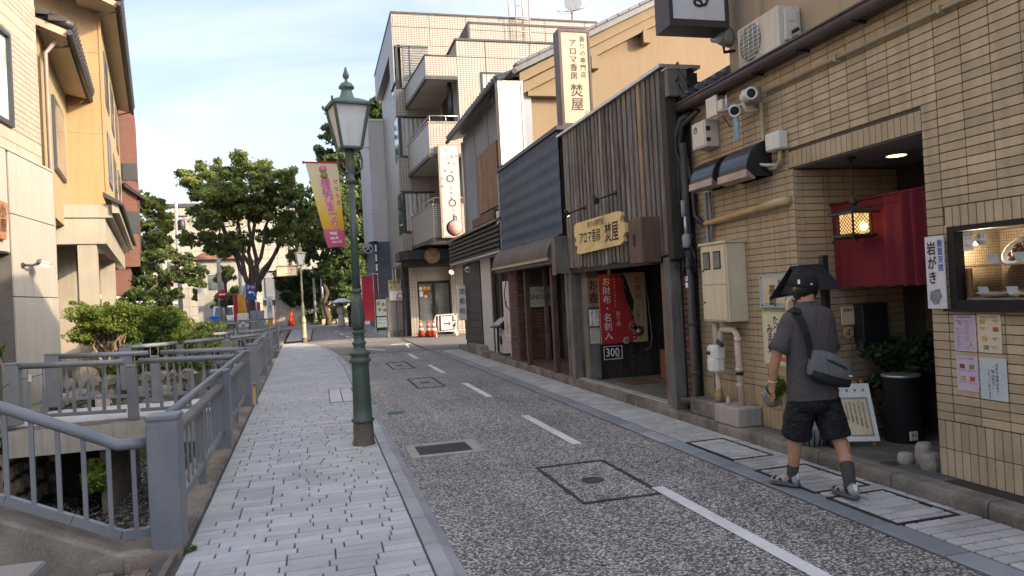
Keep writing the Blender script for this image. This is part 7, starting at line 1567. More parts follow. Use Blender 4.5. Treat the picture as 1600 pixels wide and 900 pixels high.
ws = M('sticker_white', (.62, .60, .52), .6, .03); part('label_sticker', MB().box(4.572, 4.574, 4.20, 4.285, 1.82, 1.95), ws, t); text('★ ★ ★\n★ ★', .022, (4.570, 4.243, 1.94), RN, UZ, m_rail, t); text('安心', .024, (4.570, 4.243, 1.865), RN, UZ, m_ink, t)
part('round_sticker', MB().lathe([(.047, 0), (.047, .002), (0, .002)], (4.574, 4.135, 1.895), 20, (-1, 0, 0)), ws, t); text('極上\n旨い', .030, (4.570, 4.135, 1.925), RN, UZ, m_ink, t); part('green_card', MB().box(4.572, 4.574, 3.72, 3.80, 1.83, 1.98), M('card_green', (.35, .5, .15), .6), t)
rr = random.Random(6); mfood = [M('food_tan', (.45, .28, .10), .6, .3, 30, 90, .3, .3), M('food_dark', (.16, .05, .03), .5, .4, 40, 90, .4, .3), M('food_red', (.4, .08, .04), .5, .3, 40), M('food_green', (.15, .25, .04), .5, .3, 40), M('food_grey', (.22, .2, .17), .5, .4, 30, 90, .4, .4)]
def dish(x, y, z, r, foods, tilt=(0, 0, 1)):
    d = thing('food_dish', foods[2], 'dish', (x, y, z)); ax = Vector(tilt).normalized(); part('plate', MB().lathe([(r * .5, 0), (r * .6, .004), (r, .03), (r * 1.02, .034), (r * .6, .012), (0, .01)], (x, y, z), 20, ax), m_paper, d); u = ax.orthogonal().normalized(); w_ = ax.cross(u)
    for k in range(foods[1]):
        a = rr.uniform(0, 6.28); q = r * .62 * math.sqrt(rr.random()); c = Vector((x, y, z)) + u * math.cos(a) * q + w_ * math.sin(a) * q; s_ = r * rr.uniform(.16, .3)
        rings = [[c + (u * math.cos(b) * s_ * 1.2 + w_ * math.sin(b) * s_) * f * (1 + .2 * math.sin(3 * b + k)) + ax * (s_ * h_) for b in [2 * math.pi * i / 8 for i in range(8)]] for h_, f in ((.1, .9), (.5, 1), (.9, .7), (1.1, .25))]
        part('food', MB().loft(rings), mfood[foods[0][k % len(foods[0])]], d)
dish(4.82, 4.04, 1.78, .12, ((1, 1, 2, 0, 1, 3), 16, 'oval dish of dark meat and red garnish tilted on the upper shelf'), (-.75, 0, .55)); dish(4.78, 4.22, 1.475, .13, ((4, 0, 0), 14, 'plate heaped with oysters at the left of the lower shelf')); dish(4.95, 4.14, 1.475, .15, ((0, 0, 4), 18, 'large plate of golden fried food in the show window')); dish(4.74, 3.98, 1.475, .09, ((4, 1), 8, 'small round bowl at the right of the lower shelf')); dish(4.9, 3.75, 1.475, .13, ((0, 2, 3), 12, 'dish at the far right of the show window'))
mcard = M('card_pale_blue', (.45, .52, .58), .6, .03)
for y, z in ((4.25, 1.475), (4.02, 1.475), (4.16, 1.71), (3.95, 1.71)): c = solo('price_card', MB().obox((4.70, y, z + .04), (0, 1, 0), (1, 0, .4), (-.4, 0, 1), .085, .004, .075), mcard, {4.25: 'price card standing at the left end of the lower shelf', 4.02: 'price card standing between the lower dishes', 4.16: 'price card left of the tilted oval dish', 3.95: 'price card under the right side of the oval dish'}[y], 'card', (4.7, y, z), 'price cards in the show window')
# paper banner and the four menus
t = thing('paper_banner', 'white upright banner with blue and black brushed words left of the show window', 'banner', (4.5, 4.47, 1.4)); part('sheet', MB().box(4.505, 4.515, 4.395, 4.565, 1.40, 1.945), M('vinyl_white', (.60, .59, .60), .45, .04), t); text('岩がき', .105, (4.500, 4.505, 1.90), RN, UZ, m_ink, t, vert=True, bold=.03, line=1.05, sx=.8); text('能登天然', .058, (4.500, 4.425, 1.915), RN, UZ, M('blue_ink', (.02, .05, .35), .6), t, vert=True, bold=.03, line=1.05, sx=.85)
part('oyster_print', MB().prism([(4.504, 4.53, 1.53), (4.504, 4.45, 1.55), (4.504, 4.43, 1.50), (4.504, 4.46, 1.44), (4.504, 4.50, 1.43), (4.504, 4.54, 1.47)], (-.004, 0, 0)), M('oyster_grey', (.2, .21, .25), .6, .5, 40, 120, .5), t)
lil = M('lilac_paper', (.52, .42, .50), .7, .04); yel = M('pale_yellow_paper', (.58, .50, .33), .7, .04); blu = M('pale_blue_paper', (.46, .52, .50), .7, .04)
def menu(y1, y0, z1, z0, mat, label, kind):
    t = thing('menu_sheet', label, 'menu', (4.535, y0, z0), 'menus taped on the tiles'); part('sheet', MB().box(4.534, 4.5375, y0, y1, z0, z1), mat, t); W = y1 - y0; H = z1 - z0; x = 4.532
    if kind == 'text':
        for i, s_ in enumerate(('当店の価格は全て', '「税込表示」', 'となっております。')): text(s_, .026, (x, y1 - W * (.62 - .17 * i) if False else y0 + W * (.36 + .15 * i), z1 - .035 - .02 * i), RN, UZ, m_ink, t, vert=True, line=1.05)
        return
    text('本日のおすすめ献立', .014, (x, (y0 + y1) / 2, z1 - .012), RN, UZ, m_ink, t)
    if kind == 'list':
        for i in range(15):
            for j in (0, 1):
                if (i, j) not in ((1, 0), (2, 0), (3, 0), (11, 1), (12, 1)): text('お刺身盛合せ 一二〇〇'[(i + j) % 3:], .0085, (x, y0 + W * (.70 - .42 * j), z1 - .04 - i * .0145), RN, UZ, m_ink, t)
        for yy, zz in ((.72, .78), (.25, .2)): part('picture', MB().box(x - .001, x + .001, y0 + W * yy - .015, y0 + W * yy + .015, z0 + H * zz - .012, z0 + H * zz + .012), mfood[0], t)
    if kind == 'pics':
        for i, (a, b) in enumerate(((.78, .82), (.22, .62), (.72, .36), (.66, .14))): part('picture', MB().box(x - .001, x + .001, y0 + W * a - .02, y0 + W * a + .02, z0 + H * b - .016, z0 + H * b + .016), mfood[(0, 2, 0, 4)[i]], t); text('季節の逸品\n時価', .010, (x, y0 + W * (1 - a), z0 + H * b + .012), RN, UZ, m_ink, t)
    if kind == 'grid':
        for i in (0, 1):
            for j in (0, 1): part('picture', MB().box(x - .001, x + .001, y0 + W * (.72 - .44 * i) - .02, y0 + W * (.72 - .44 * i) + .02, z0 + H * (.70 - .34 * j) - .016, z0 + H * (.70 - .34 * j) + .016), mfood[(1, 0, 4, 2)[i * 2 + j]], t); text('御膳 二五〇〇円', .009, (x, y0 + W * (.72 - .44 * i), z0 + H * (.60 - .34 * j)), RN, UZ, m_ink, t)
menu(4.37, 4.185, 1.355, 1.09, lil, 'lilac menu sheet of small columns, upper left of the four', 'list'); menu(4.17, 3.985, 1.36, 1.09, yel, 'pale yellow menu sheet with food pictures, upper right of the four', 'pics'); menu(4.365, 4.185, 1.055, .80, lil, 'lilac menu sheet with four small pictures, lower left of the four', 'grid'); menu(4.17, 3.96, 1.055, .76, blu, 'pale blue green notice in vertical brushwork, lower right of the four', 'text')
solo('floor_grate', MB().box(4.40, 4.53, 3.75, 4.4, .13, .136), m_iron, 'dark drain grate at the foot of the tiled wall', 'grate', (4.4, 3.75, .13))
# ================================================================ street lamps
def street_lamp(x, y, label, mt, mtd, mglass, ring_rot, zb=.066):
    t = thing('street_lamp', label, 'street lamp', (x, y, zb), 'old style street lamps'); c = (x, y, zb)
    part('base_plate', MB().lathe([(.128, 0), (.125, .02), (.116, .03), (.112, .22), (.108, .27)], c, 20), mtd, t)
    part('pedestal', MB().lathe([(.108, .265), (.128, .275), (.130, .295), (.108, .315), (.104, .45), (.096, .90), (.098, .96), (.122, .975), (.124, 1.0), (.100, 1.02), (.100, 1.05), (.120, 1.065), (.122, 1.085), (.075, 1.11), (.064, 1.17), (.078, 1.185), (.078, 1.205), (.062, 1.22), (.060, 1.30), (.076, 1.315), (.076, 1.335), (.060, 1.35)], c, 24), mt, t)
    n = 28; rings = []
    for z, r in ((1.35, .058), (1.42, .070), (1.52, .074), (1.66, .060), (1.79, .046)):
        rings.append([(x + math.cos(a) * r * (1 + .06 * math.cos(a * 10)), y + math.sin(a) * r * (1 + .06 * math.cos(a * 10)), zb + z) for a in [2 * math.pi * k / 56 for k in range(56)]])
    part('fluted_bulb', MB().loft(rings), mt, t)
    rings = [[(x + math.cos(a) * r * (1 - .05 * math.cos(a * 8)), y + math.sin(a) * r * (1 - .05 * math.cos(a * 8)), zb + z) for a in [2 * math.pi * k / 32 for k in range(32)]] for z, r in ((1.80, .046), (3.10, .037))]
    part('shaft', MB().loft(rings).lathe([(.046, 1.785), (.060, 1.80), (.058, 1.83), (.044, 1.84)], c, 20), mt, t)
    part('capital', MB().lathe([(.038, 3.08), (.058, 3.10), (.060, 3.125), (.042, 3.15), (.040, 3.22), (.052, 3.26), (.048, 3.32), (.040, 3.36), (.05, 3.42), (.06, 3.47), (.03, 3.5)], c, 20), mt, t)
    for s_ in (-1, 1):
        co, si = math.cos(ring_rot) * s_, math.sin(ring_rot) * s_
        P = [(.04, 3.20), (.09, 3.22), (.135, 3.28), (.14, 3.36), (.11, 3.42), (.085, 3.39), (.10, 3.35)]; part('scroll', MB().tube([(x + co * a, y + si * a, zb + z) for a, z in P], .011, 6).tube([(x + co * .14, y + si * .14, zb + 3.36), (x + co * .12, y + si * .12, zb + 3.47)], .010, 6), mt, t)
    def sq(h, z, rot=ring_rot): return [(x + math.sqrt(2) * h * math.cos(rot + a), y + math.sqrt(2) * h * math.sin(rot + a), zb + z) for a in [math.pi / 4 + math.pi / 2 * k for k in range(4)]]
    h = part('lantern_frame', MB().loft([sq(.118, 3.48), sq(.125, 3.49), sq(.125, 3.51), sq(.11, 3.515)], sm=False), mt, t)
    mb = MB()
    lo, hi = sq(.112, 3.50), sq(.195, 4.00)
    for a, b in zip(lo, hi): mb.beam(a, b, .026, .026)
    for k in range(4): mb.beam(hi[k], hi[(k + 1) % 4], .02, .03)
    part('frame_bar', mb, mt, h)
    part('glass', MB().loft([sq(.100, 3.51), sq(.183, 3.99)], sm=False), mglass, h)
    part('lamp_tube', MB().lathe([(.028, 3.53), (.03, 3.6), (.03, 3.78), (.02, 3.8)], c, 12), M('lamp_tube_white', (.5, .5, .47), .5), h)
    part('hood', MB().loft([sq(.213, 3.985), sq(.222, 4.0), sq(.222, 4.02), sq(.20, 4.03), sq(.14, 4.065), sq(.10, 4.085)], sm=False).lathe([(.115, 4.075), (.085, 4.10), (.07, 4.15), (.055, 4.20), (.085, 4.215), (.088, 4.235), (.06, 4.275), (.03, 4.29), (.014, 4.31), (.014, 4.325), (.03, 4.34), (.038, 4.37), (.02, 4.42), (.008, 4.47)], c, 18), mtd2 if mt is m_green else mt, h)
    for q in sq(.225, 4.02): part('corner_knob', MB().box(q[0] - .012, q[0] + .012, q[1] - .012, q[1] + .012, q[2] - .01, q[2] + .03), mt, h)
    t.scale.z = .955
    return t
m_green = M('lamp_green', (.062, .098, .080), .42, .2, 3, 60, .2, .15, dirt=.45, dirtcol=(.10, .085, .06), streak=.25)
m_rustbase = M('flaking_base', (.075, .07, .06), .85, .3, 6, 50, .4, .4, dirt=.8, dirtcol=(.20, .16, .11), streak=.3)
mtd2 = M('verdigris', (.095, .15, .125), .5, .25, 5, 60, .2, .1)
def frost():
    m, nt, N, L, b = nodes('frosted_lamp_glass'); b.inputs['Base Color'].default_value = (.74, .76, .76, 1); b.inputs['Roughness'].default_value = .45
    b.inputs['Transmission Weight'].default_value = .35; return m
m_frost = frost()
street_lamp(.44, 8.42, 'near green cast iron street lamp with a festival banner on the pavement edge', m_green, m_rustbase, m_frost, R(12))
m_olive = M('lamp_olive', (.32, .32, .22), .5, .12, 3, 50, .1, .05, dirt=.25, dirtcol=(.12, .12, .08))
street_lamp(-.58, 32.1, 'far pale olive street lamp with a street name plate by the crossing', m_olive, m_rustbase, M('far_lamp_glass', (.6, .6, .56), .4), R(8), .0)
t = thing('street_name_plate', 'small cream street name plate hanging from the far pale lamp', 'sign', (-1.1, 32.1, 2.9)); part('plate', MB().box(-1.58, -.72, 32.08, 32.12, 2.88, 3.30, .01), MAT['case_brown'], t); part('face', MB().box(-1.53, -.77, 32.07, 32.08, 2.93, 3.25), m_cream, t); text('せせらぎ通り', .12, (-1.15, 32.065, 3.22), RX_, UZ, M('print_brown', (.3, .08, .05), .6), t); text('Seseragi dori', .08, (-1.15, 32.065, 3.05), RX_, UZ, m_ink, t); part('arm', MB().tube([(-.58, 32.1, 3.32), (-1.55, 32.1, 3.32)], .02, 6), m_olive, t)
# festival banner
def bannermat():
    m, nt, N, L, b = nodes('festival_print'); s = N.new('ShaderNodeSeparateXYZ'); L.new(pos(N, L), s.inputs[0]); mr = N.new('ShaderNodeMapRange'); mr.inputs['From Min'].default_value = 2.30; mr.inputs['From Max'].default_value = 3.24; L.new(s.outputs[2], mr.inputs[0])
    c = ramp(N, L, mr.outputs[0], [(0, (.55, .10, .22)), (.205, (.58, .13, .26)), (.206, (.62, .36, .03)), (.34, (.66, .42, .04)), (.62, (.66, .54, .22)), (.85, (.64, .57, .38)), (1, (.62, .56, .40))]); L.new(c, b.inputs['Base Color']); b.inputs['Roughness'].default_value = .6
    tr = N.new('ShaderNodeBsdfTranslucent'); L.new(c, tr.inputs[0]); mx = N.new('ShaderNodeMixShader'); mx.inputs[0].default_value = .4; L.new(b.outputs[0], mx.inputs[1]); L.new(tr.outputs[0], mx.inputs[2]); L.new(mx.outputs[0], N['Material Output'].inputs[0]); return m
t = thing('festival_banner', 'cream to yellow festival banner with magenta lettering hung beside the near lamp', 'banner', (.2, 8.4, 2.42))
def bp(u, v):                # u 0..1 left to right, v 0..1 top to bottom
    a = Vector((-.05, 8.36, 3.36)).lerp(Vector((.30, 8.40, 3.36)), u); b = Vector((.145, 8.22, 2.40)).lerp(Vector((.35, 8.46, 2.43)), u); p = a.lerp(b, v)
    return p + Vector((0, .03 * math.sin(v * 5 + u * 2) - .015 * math.sin(u * 9 + v * 3), 0)) * v
nu, nv = 14, 30; V = [bp(i / nu, j / nv) for j in range(nv + 1) for i in range(nu + 1)]
part('cloth', MB().add(V, [(j * (nu + 1) + i, (j + 1) * (nu + 1) + i, (j + 1) * (nu + 1) + i + 1, j * (nu + 1) + i + 1) for j in range(nv) for i in range(nu)], True), bannermat(), t)
part('rod', MB().tube([(-.07, 8.36, 3.365), (.33, 8.405, 3.365), (.40, 8.42, 3.32)], .009, 6).lathe([(.016, -.01), (.016, .01)], (-.07, 8.36, 3.365), 8, (1, .1, 0)).lathe([(.016, -.012), (.016, .012)], (.31, 8.4, 3.365), 8, (1, .1, 0)), m_red, t)
mag = M('magenta_ink', (.50, .03, .22), .6)
def bchar(ch, u, v, s, m, bold, off=.012):
    p = bp(u, v); rt = (bp(u + .05, v) - bp(u - .05, v)).normalized(); up_ = (bp(u, v - .03) - bp(u, v + .03)).normalized(); up_ = (up_ - rt * up_.dot(rt)).normalized(); nn = rt.cross(up_)
    text(ch, s, p + nn * off + up_ * s * .5, rt, up_, m, t, bold=bold)
for k, ch in enumerate('縁結びまつり'):
    bchar(ch, .50 + .01 * k, .245 + k * .098, .115, m_paper, .07, .008); bchar(ch, .50 + .01 * k, .245 + k * .098, .115, mag, .02, .014)
for k, ch in enumerate('せせらぎ'): bchar(ch, .86, .225 + k * .085, .06, mag, .02)
bchar('FREE\nWi-Fi', .42, .845, .045, m_paper, .03); bchar('縁結びの街', .5, .945, .03, m_paper, .01)
q = bp(.5, .10); part('figure_print', MB().lathe([(.042, 0), (.042, .003), (0, .003)], q + Vector((0, -.012, .025)), 14, (0, -1, 0)), M('soft_pink', (.52, .2, .2), .6), t); part('leaf_print', MB().lathe([(.04, 0), (.04, .003), (0, .003)], q + Vector((.01, -.016, -.045)), 14, (0, -1, 0)), M('print_green', (.2, .22, .06), .6), t)

t.location.z -= .12
# ================================================================ people
SKINS = []
def skin(name, V, E, mat, parent, root=0, sub=2):
    """V: (x, y, z, radius). One continuous body grown over connected joints."""
    me = bpy.data.meshes.new(name); w = wloc(parent) if parent is not None else Vector((0, 0, 0)); me.from_pydata([(v[0] - w.x, v[1] - w.y, v[2] - w.z) for v in V], E, []); o = bpy.data.objects.new(name, me); link(o, parent)
    md = o.modifiers.new('skin', 'SKIN'); md.use_smooth_shade = True; bm = bmesh.new(); bm.from_mesh(me); ly = bm.verts.layers.skin.verify(); bm.verts.ensure_lookup_table()
    for v, q in zip(bm.verts, V): r = q[3]; v[ly].radius = r if isinstance(r, tuple) else (r, r)
    bm.verts[root][ly].use_root = True; bm.to_mesh(me); bm.free(); ss = o.modifiers.new('sub', 'SUBSURF'); ss.levels = sub; ss.render_levels = sub
    me.materials.append(mat); SKINS.append((o, mat)); WL[o.name] = w; return o
def flush_skins():
    bpy.context.view_layer.update(); dg = bpy.context.evaluated_depsgraph_get(); res = [bpy.data.meshes.new_from_object(o.evaluated_get(dg)) for o, m in SKINS]
    for (o, m), me in zip(SKINS, res):
        o.modifiers.clear(); o.data = me; me.materials.clear(); me.materials.append(m); me.polygons.foreach_set('use_smooth', [True] * len(me.polygons))
def ell(c, rx, ry, n=24, wob=0, ph=0, tilt=(0, 0)): return [(c[0] + math.cos(a) * rx * (1 + wob * math.sin(a * 5 + ph)), c[1] + math.sin(a) * ry * (1 + wob * math.sin(a * 4 + ph * 1.7)), c[2] + math.cos(a) * tilt[0] + math.sin(a) * tilt[1]) for a in [2 * math.pi * k / n for k in range(n)]]
def oring(c, d, r, n=14, wob=0, ph=0, ref=(0, 1, 0), ry=None):
    d = Vector(d).normalized(); u = (Vector(ref) - d * Vector(ref).dot(d)).normalized(); w = d.cross(u); c = Vector(c); ry = ry or r
    return [tuple(c + (u * math.cos(a) * r + w * math.sin(a) * ry) * (1 + wob * math.sin(a * 3 + ph))) for a in [2 * math.pi * k / n for k in range(n)]]
def skinmat():
    m, nt, N, L, b = nodes('skin'); n = noise(N, L, pos(N, L), 14, 4); c = mixc(N, L, ramp(N, L, n, [(.35, 0), (.65, 1)]), (.40, .20, .115, 1), (.48, .255, .155, 1))
    # tattoo lines on the right calf (kept on the body itself)
    v = N.new('ShaderNodeTexVoronoi'); v.feature = 'DISTANCE_TO_EDGE'; v.inputs['Scale'].default_value = 19; L.new(pos(N, L, obj=True), v.inputs['Vector']); ln = ramp(N, L, v.outputs['Distance'], [(.02, 1), (.05, 0)])
    pat = ramp(N, L, noise(N, L, pos(N, L, obj=True), 13, 2), [(.53, 0), (.57, .65)]); mx = N.new('ShaderNodeMath'); mx.operation = 'MAXIMUM'; L.new(ln, mx.inputs[0]); L.new(pat, mx.inputs[1])
    s = N.new('ShaderNodeSeparateXYZ'); L.new(pos(N, L, obj=True), s.inputs[0])
    def win(o, a, b_, e):
        r1 = N.new('ShaderNodeMapRange'); r1.inputs[1].default_value = a; r1.inputs[2].default_value = a + e; L.new(o, r1.inputs[0]); r2 = N.new('ShaderNodeMapRange'); r2.inputs[1].default_value = b_; r2.inputs[2].default_value = b_ + e; r2.inputs[3].default_value = 1; r2.inputs[4].default_value = 0; L.new(o, r2.inputs[0]); mm = N.new('ShaderNodeMath'); mm.operation = 'MULTIPLY'; L.new(r1.outputs[0], mm.inputs[0]); L.new(r2.outputs[0], mm.inputs[1]); return mm.outputs[0]
    a = win(s.outputs[0], .105, .4, .02); z = win(s.outputs[2], .27, .56, .02); k = N.new('ShaderNodeMath'); k.operation = 'MULTIPLY'; L.new(a, k.inputs[0]); L.new(z, k.inputs[1]); k2 = N.new('ShaderNodeMath'); k2.operation = 'MULTIPLY'; L.new(k.outputs[0], k2.inputs[0]); L.new(mx.outputs[0], k2.inputs[1]); k3 = N.new('ShaderNodeMath'); k3.operation = 'MULTIPLY'; k3.inputs[1].default_value = .8; L.new(k2.outputs[0], k3.inputs[0])
    c = mixc(N, L, k3.outputs[0], c, (.05, .04, .045, 1)); L.new(c, b.inputs['Base Color']); b.inputs['Roughness'].default_value = .5; b.inputs['Subsurface Weight'].default_value = .12; b.inputs['Subsurface Radius'].default_value = (.02, .01, .006); b.inputs['Specular IOR Level'].default_value = .35; return m
m_skin = skinmat(); m_hair = M('black_hair', (.012, .010, .009), .45, .3, 30, 200, .4, .4, stretch=(1, 1, .15)); m_shirt = fabric('charcoal_tshirt', (.085, .074, .074), 7, .55); m_short = fabric('black_nylon', (.014, .014, .019), 15, .8, .5, fold=(1, 1, 1.6)); m_sock = M('grey_sock', (.06, .058, .056), .95, .1, 8, 260, .25, .3)
MX, MY = 3.68, 4.86
man = thing('person', 'person in charcoal t-shirt, black shorts and cap walking away with a shoulder bag', 'person', (MX, MY, .02))
V = []; E = []
def jn(x, y, z, r, par=None):
    V.append((x, y, z, r)); 
    if par is not None: E.append((par, len(V) - 1))
    return len(V) - 1
pel = jn(3.665, 4.86, .90, .135); sp = jn(3.665, 4.86, 1.08, .12, pel); ch = jn(3.668, 4.87, 1.28, .135, sp); nb = jn(3.672, 4.89, 1.43, .075, ch); nk = jn(3.68, 4.905, 1.505, .056, nb); hd0 = jn(3.685, 4.93, 1.57, .074, nk); hd = jn(3.688, 4.935, 1.635, .088, hd0); ht = jn(3.69, 4.93, 1.70, .06, hd)
nose = jn(3.70, 5.03, 1.595, .016, hd0); earL = jn(3.60, 4.915, 1.59, .018, hd0); earR = jn(3.772, 4.905, 1.59, .018, hd0)
sL = jn(3.50, 4.88, 1.385, .062, ch); eL = jn(3.395, 4.90, 1.13, .042, sL); fL = jn(3.385, 4.93, 1.02, .041, eL); wL = jn(3.385, 4.965, .885, .027, fL); pL = jn(3.39, 4.98, .83, (.018, .034), wL)
sR = jn(3.845, 4.88, 1.385, .062, ch); eR = jn(3.925, 4.95, 1.12, .042, sR); wR = jn(3.83, 5.13, 1.20, .028, eR); pR = jn(3.79, 5.18, 1.225, (.018, .034), wR)
for (px_, py_, pz_), pts in (((3.39, 4.98, .83), [((-.005, .030, -.045), (-.0, .028, -.085)), ((-.003, .012, -.055), (.004, .014, -.10)), ((-.003, -.006, -.052), (.006, -.002, -.092)), ((-.002, -.022, -.045), (.006, -.018, -.075)), ((.02, .034, -.018), (.03, .044, -.05))]), ((3.79, 5.18, 1.225), [((-.035, .03, .02), (-.06, .02, .03)), ((-.04, .03, .0), (-.065, .02, .01)), ((-.04, .028, -.02), (-.062, .018, -.012)), ((-.034, .024, -.036), (-.05, .014, -.03)), ((-.02, .0, .035), (-.04, -.005, .05))])):
    base = pL if px_ < 3.5 else pR
    for a, b in pts: f1 = jn(px_ + a[0], py_ + a[1], pz_ + a[2], .0095, base); jn(px_ + b[0], py_ + b[1], pz_ + b[2], .0075, f1)
hL = jn(3.585, 4.87, .83, .092, pel); kL = jn(3.585, 5.00, .50, .060, hL); cL = jn(3.588, 5.005, .37, .060, kL); aL = jn(3.592, 5.075, .10, .034, cL)
hR = jn(3.755, 4.855, .83, .092, pel); kR = jn(3.805, 4.80, .48, .058, hR); cR = jn(3.812, 4.73, .37, .061, kR); aR = jn(3.745, 4.60, .13, .034, cR)
skin('body', V, E, m_skin, man)
# t-shirt
rings = [ell((3.665, 4.86, z), rx, ry, 32, w_, ph, (0, tl)) for z, rx, ry, w_, ph, tl in ((.745, .205, .150, .03, 0, -.012), (.80, .207, .150, .025, .6, -.01), (.90, .204, .146, .018, 1.4, 0), (1.0, .200, .143, .016, 2.2, 0), (1.1, .200, .146, .010, 3, 0), (1.22, .204, .152, .008, 3.5, 0), (1.32, .205, .150, .004, 4, 0), (1.38, .205, .138, 0, 0, 0), (1.42, .192, .122, 0, 0, 0), (1.44, .165, .108, 0, 0, 0))]
rings += [ell((3.668, 4.875, 1.457), .125, .092, 32), ell((3.672, 4.885, 1.472), .090, .074, 32), ell((3.674, 4.89, 1.486), .074, .066, 32, tilt=(0, -.012)), ell((3.674, 4.89, 1.482), .066, .06, 32, tilt=(0, -.012))]
sh = MB().loft(rings, cap=False)
for s_, a, b in ((-1, (3.53, 4.875, 1.385), (3.405, 4.90, 1.125)), (1, (3.81, 4.875, 1.385), (3.915, 4.955, 1.12))):
    a = Vector(a); b = Vector(b); d = b - a; rr_ = []
    for q, r_ in ((-.12, .03), (.0, .072), (.2, .078), (.5, .073), (.8, .076), (1.0, .080), (1.0, .072)): rr_.append(oring(a + d * q, d, r_, 18, .05 if .3 < q else 0, q * 5, (0, 1, 0)))
    sh.loft(rr_)
part('tshirt', sh, m_shirt, man)
part('collar', MB().tube(ell((3.674, 4.89, 1.484), .073, .065, 24, tilt=(0, -.012)) + [ell((3.674, 4.89, 1.484), .073, .065, 24, tilt=(0, -.012))[0]], .008, 6), m_shirt, man)
# shorts
so = MB().loft([ell((3.668, 4.86, z), rx, ry, 28, w_, ph) for z, rx, ry, w_, ph in ((.90, .17, .12, 0, 0), (.80, .195, .138, .02, 1), (.72, .197, .138, .03, 2), (.66, .18, .12, .03, 3))])
for a, b, ph in (((3.575, 4.865, .76), (3.578, 4.975, .455), 0), ((3.76, 4.855, .76), (3.80, 4.80, .445), 2)):
    a = Vector(a); b = Vector(b); d = b - a; so.loft([oring(a + d * q, d, r_, 22, w_, q * 7 + ph, (0, 1, 0), r_ * .97) for q, r_, w_ in ((-.1, .07, 0), (.1, .112, .02), (.35, .116, .03), (.6, .116, .035), (.8, .112, .04), (.93, .118, .035), (1.0, .115, .03), (1.0, .105, .03))])
part('shorts', so, m_short, man)
# socks and trainers
part('sock', MB().loft([oring(c, (0, -.25, 1), r_, 14) for c, r_ in (((3.592, 5.08, .07), .043), ((3.592, 5.075, .12), .042), ((3.590, 5.05, .20), .046), ((3.590, 5.045, .205), .043))]), m_sock, man)
part('sock', MB().loft([oring(c, (.28, .55, 1), r_, 14) for c, r_ in (((3.742, 4.60, .09), .042), ((3.745, 4.605, .15), .043), ((3.77, 4.655, .275), .052), ((3.772, 4.66, .282), .048))]), m_sock, man)
m_sole = M('shoe_sole', (.10, .10, .10), .7, .2); m_shoe = M('shoe_silver', (.30, .30, .30), .5, .25, 26, 90, .3, .2); m_shoeb = M('shoe_black', (.015, .015, .017), .6, .2)
def shoe(heel, toe, lift=0, zb=.028):
    h = Vector(heel); d = (Vector(toe) - h); L = d.length; d.normalize(); sd = d.cross(Vector((0, 0, 1))).normalized(); u = sd.cross(d)
    def sec(q, w, z0, z1, n=12): c = h + d * (q * L); return [tuple(c + sd * w * math.cos(a) + u * (z0 + (z1 - z0) * (.5 + .5 * math.sin(a)))) for a in [2 * math.pi * k / n for k in range(n)]]
    s_ = part('shoe', MB().loft([sec(q, w, .018, z1) for q, w, z1 in ((0, .028, .085), (.06, .038, .115), (.22, .043, .122), (.38, .046, .108), (.6, .050, .084), (.82, .049, .066), (.95, .036, .054), (1, .016, .04))]), m_shoe, man)
    part('sole', MB().loft([sec(q, w, 0, .034) for q, w in ((-.02, .028), (.08, .040), (.35, .044), (.65, .052), (.86, .050), (1.0, .028), (1.02, .012))]), m_sole, s_)
    for q in (.14, .5, .72): part('side_panel', MB().loft([sec(q, .0475 if q < .3 else .052, .03, .095 - q * .03), sec(q + .10, .048 if q < .3 else .0525, .03, .09 - q * .03)]), m_shoeb, s_)
    part('heel_tab', MB().obox(h + d * .004 + u * .085, sd, d, u, .03, .012, .05, .004), m_paper, s_)
shoe((3.615, 5.03, .026), (3.515, 5.245, .026)); shoe((3.742, 4.535, .040), (3.765, 4.80, .026))
# cap and hair
hc = Vector((3.687, 4.93, 1.61)); hr = []
for z, r_ in ((-.075, .076), (-.045, .093), (-.01, .101), (.03, .101)): hr.append([(hc.x + math.cos(a) * r_ * .93, hc.y - .012 + math.sin(a) * r_ * 1.02, hc.z + z - .02 * math.cos(2 * a) - .012 * (math.sin(a) > .3)) for a in [2 * math.pi * k / 24 for k in range(24)]])
part('hair', MB().loft(hr), m_hair, man)
m_cap = M('black_cap', (.010, .010, .013), .8, .15, 8, 260, .15, .2); cp = part('cap', MB().loft([[(hc.x + math.cos(a) * r_ * .95, hc.y - .005 + math.sin(a) * r_ * 1.08, hc.z + z + .018 * math.sin(a)) for a in [2 * math.pi * k / 28 for k in range(28)]] for z, r_ in ((.012, .103), (.02, .107), (.05, .107), (.085, .099), (.114, .079), (.130, .047), (.136, .012))]), m_cap, man)
part('brim', MB().loft([[(hc.x + .012 + x * w_, hc.y + .09 + y, hc.z + .035 - y * .15 - .10 * (x * w_) ** 2 / .1 + dz) for x in (-1, -.6, 0, .6, 1)] + [(hc.x + .012 + x * w_, hc.y + .09 + y, hc.z + .029 - y * .15 - .10 * (x * w_) ** 2 / .1 + dz) for x in (1, .6, 0, -.6, -1)] for y, w_, dz in ((-.03, .09, 0), (.03, .085, 0), (.07, .055, 0))], sm=False), m_cap, cp)
part('cap_label', MB().obox((hc.x - .088, hc.y - .062, hc.z + .045), (.62, -.75, 0), (-.75, -.62, 0), (0, 0, 1), .018, .006, .034), m_paper, cp); part('strap_buckle', MB().obox((hc.x - .018, hc.y - .118, hc.z + .022), (1, 0, 0), (0, 1, 0), (0, 0, 1), .020, .008, .014, .003), m_cream, cp)
part('bracelet', MB().tube([Vector((3.385 + .031 * math.cos(a), 4.965 + .031 * math.sin(a), .895 + .006 * math.sin(a))) for a in [k * math.pi / 8 for k in range(17)]], .005, 5), m_cream, man)
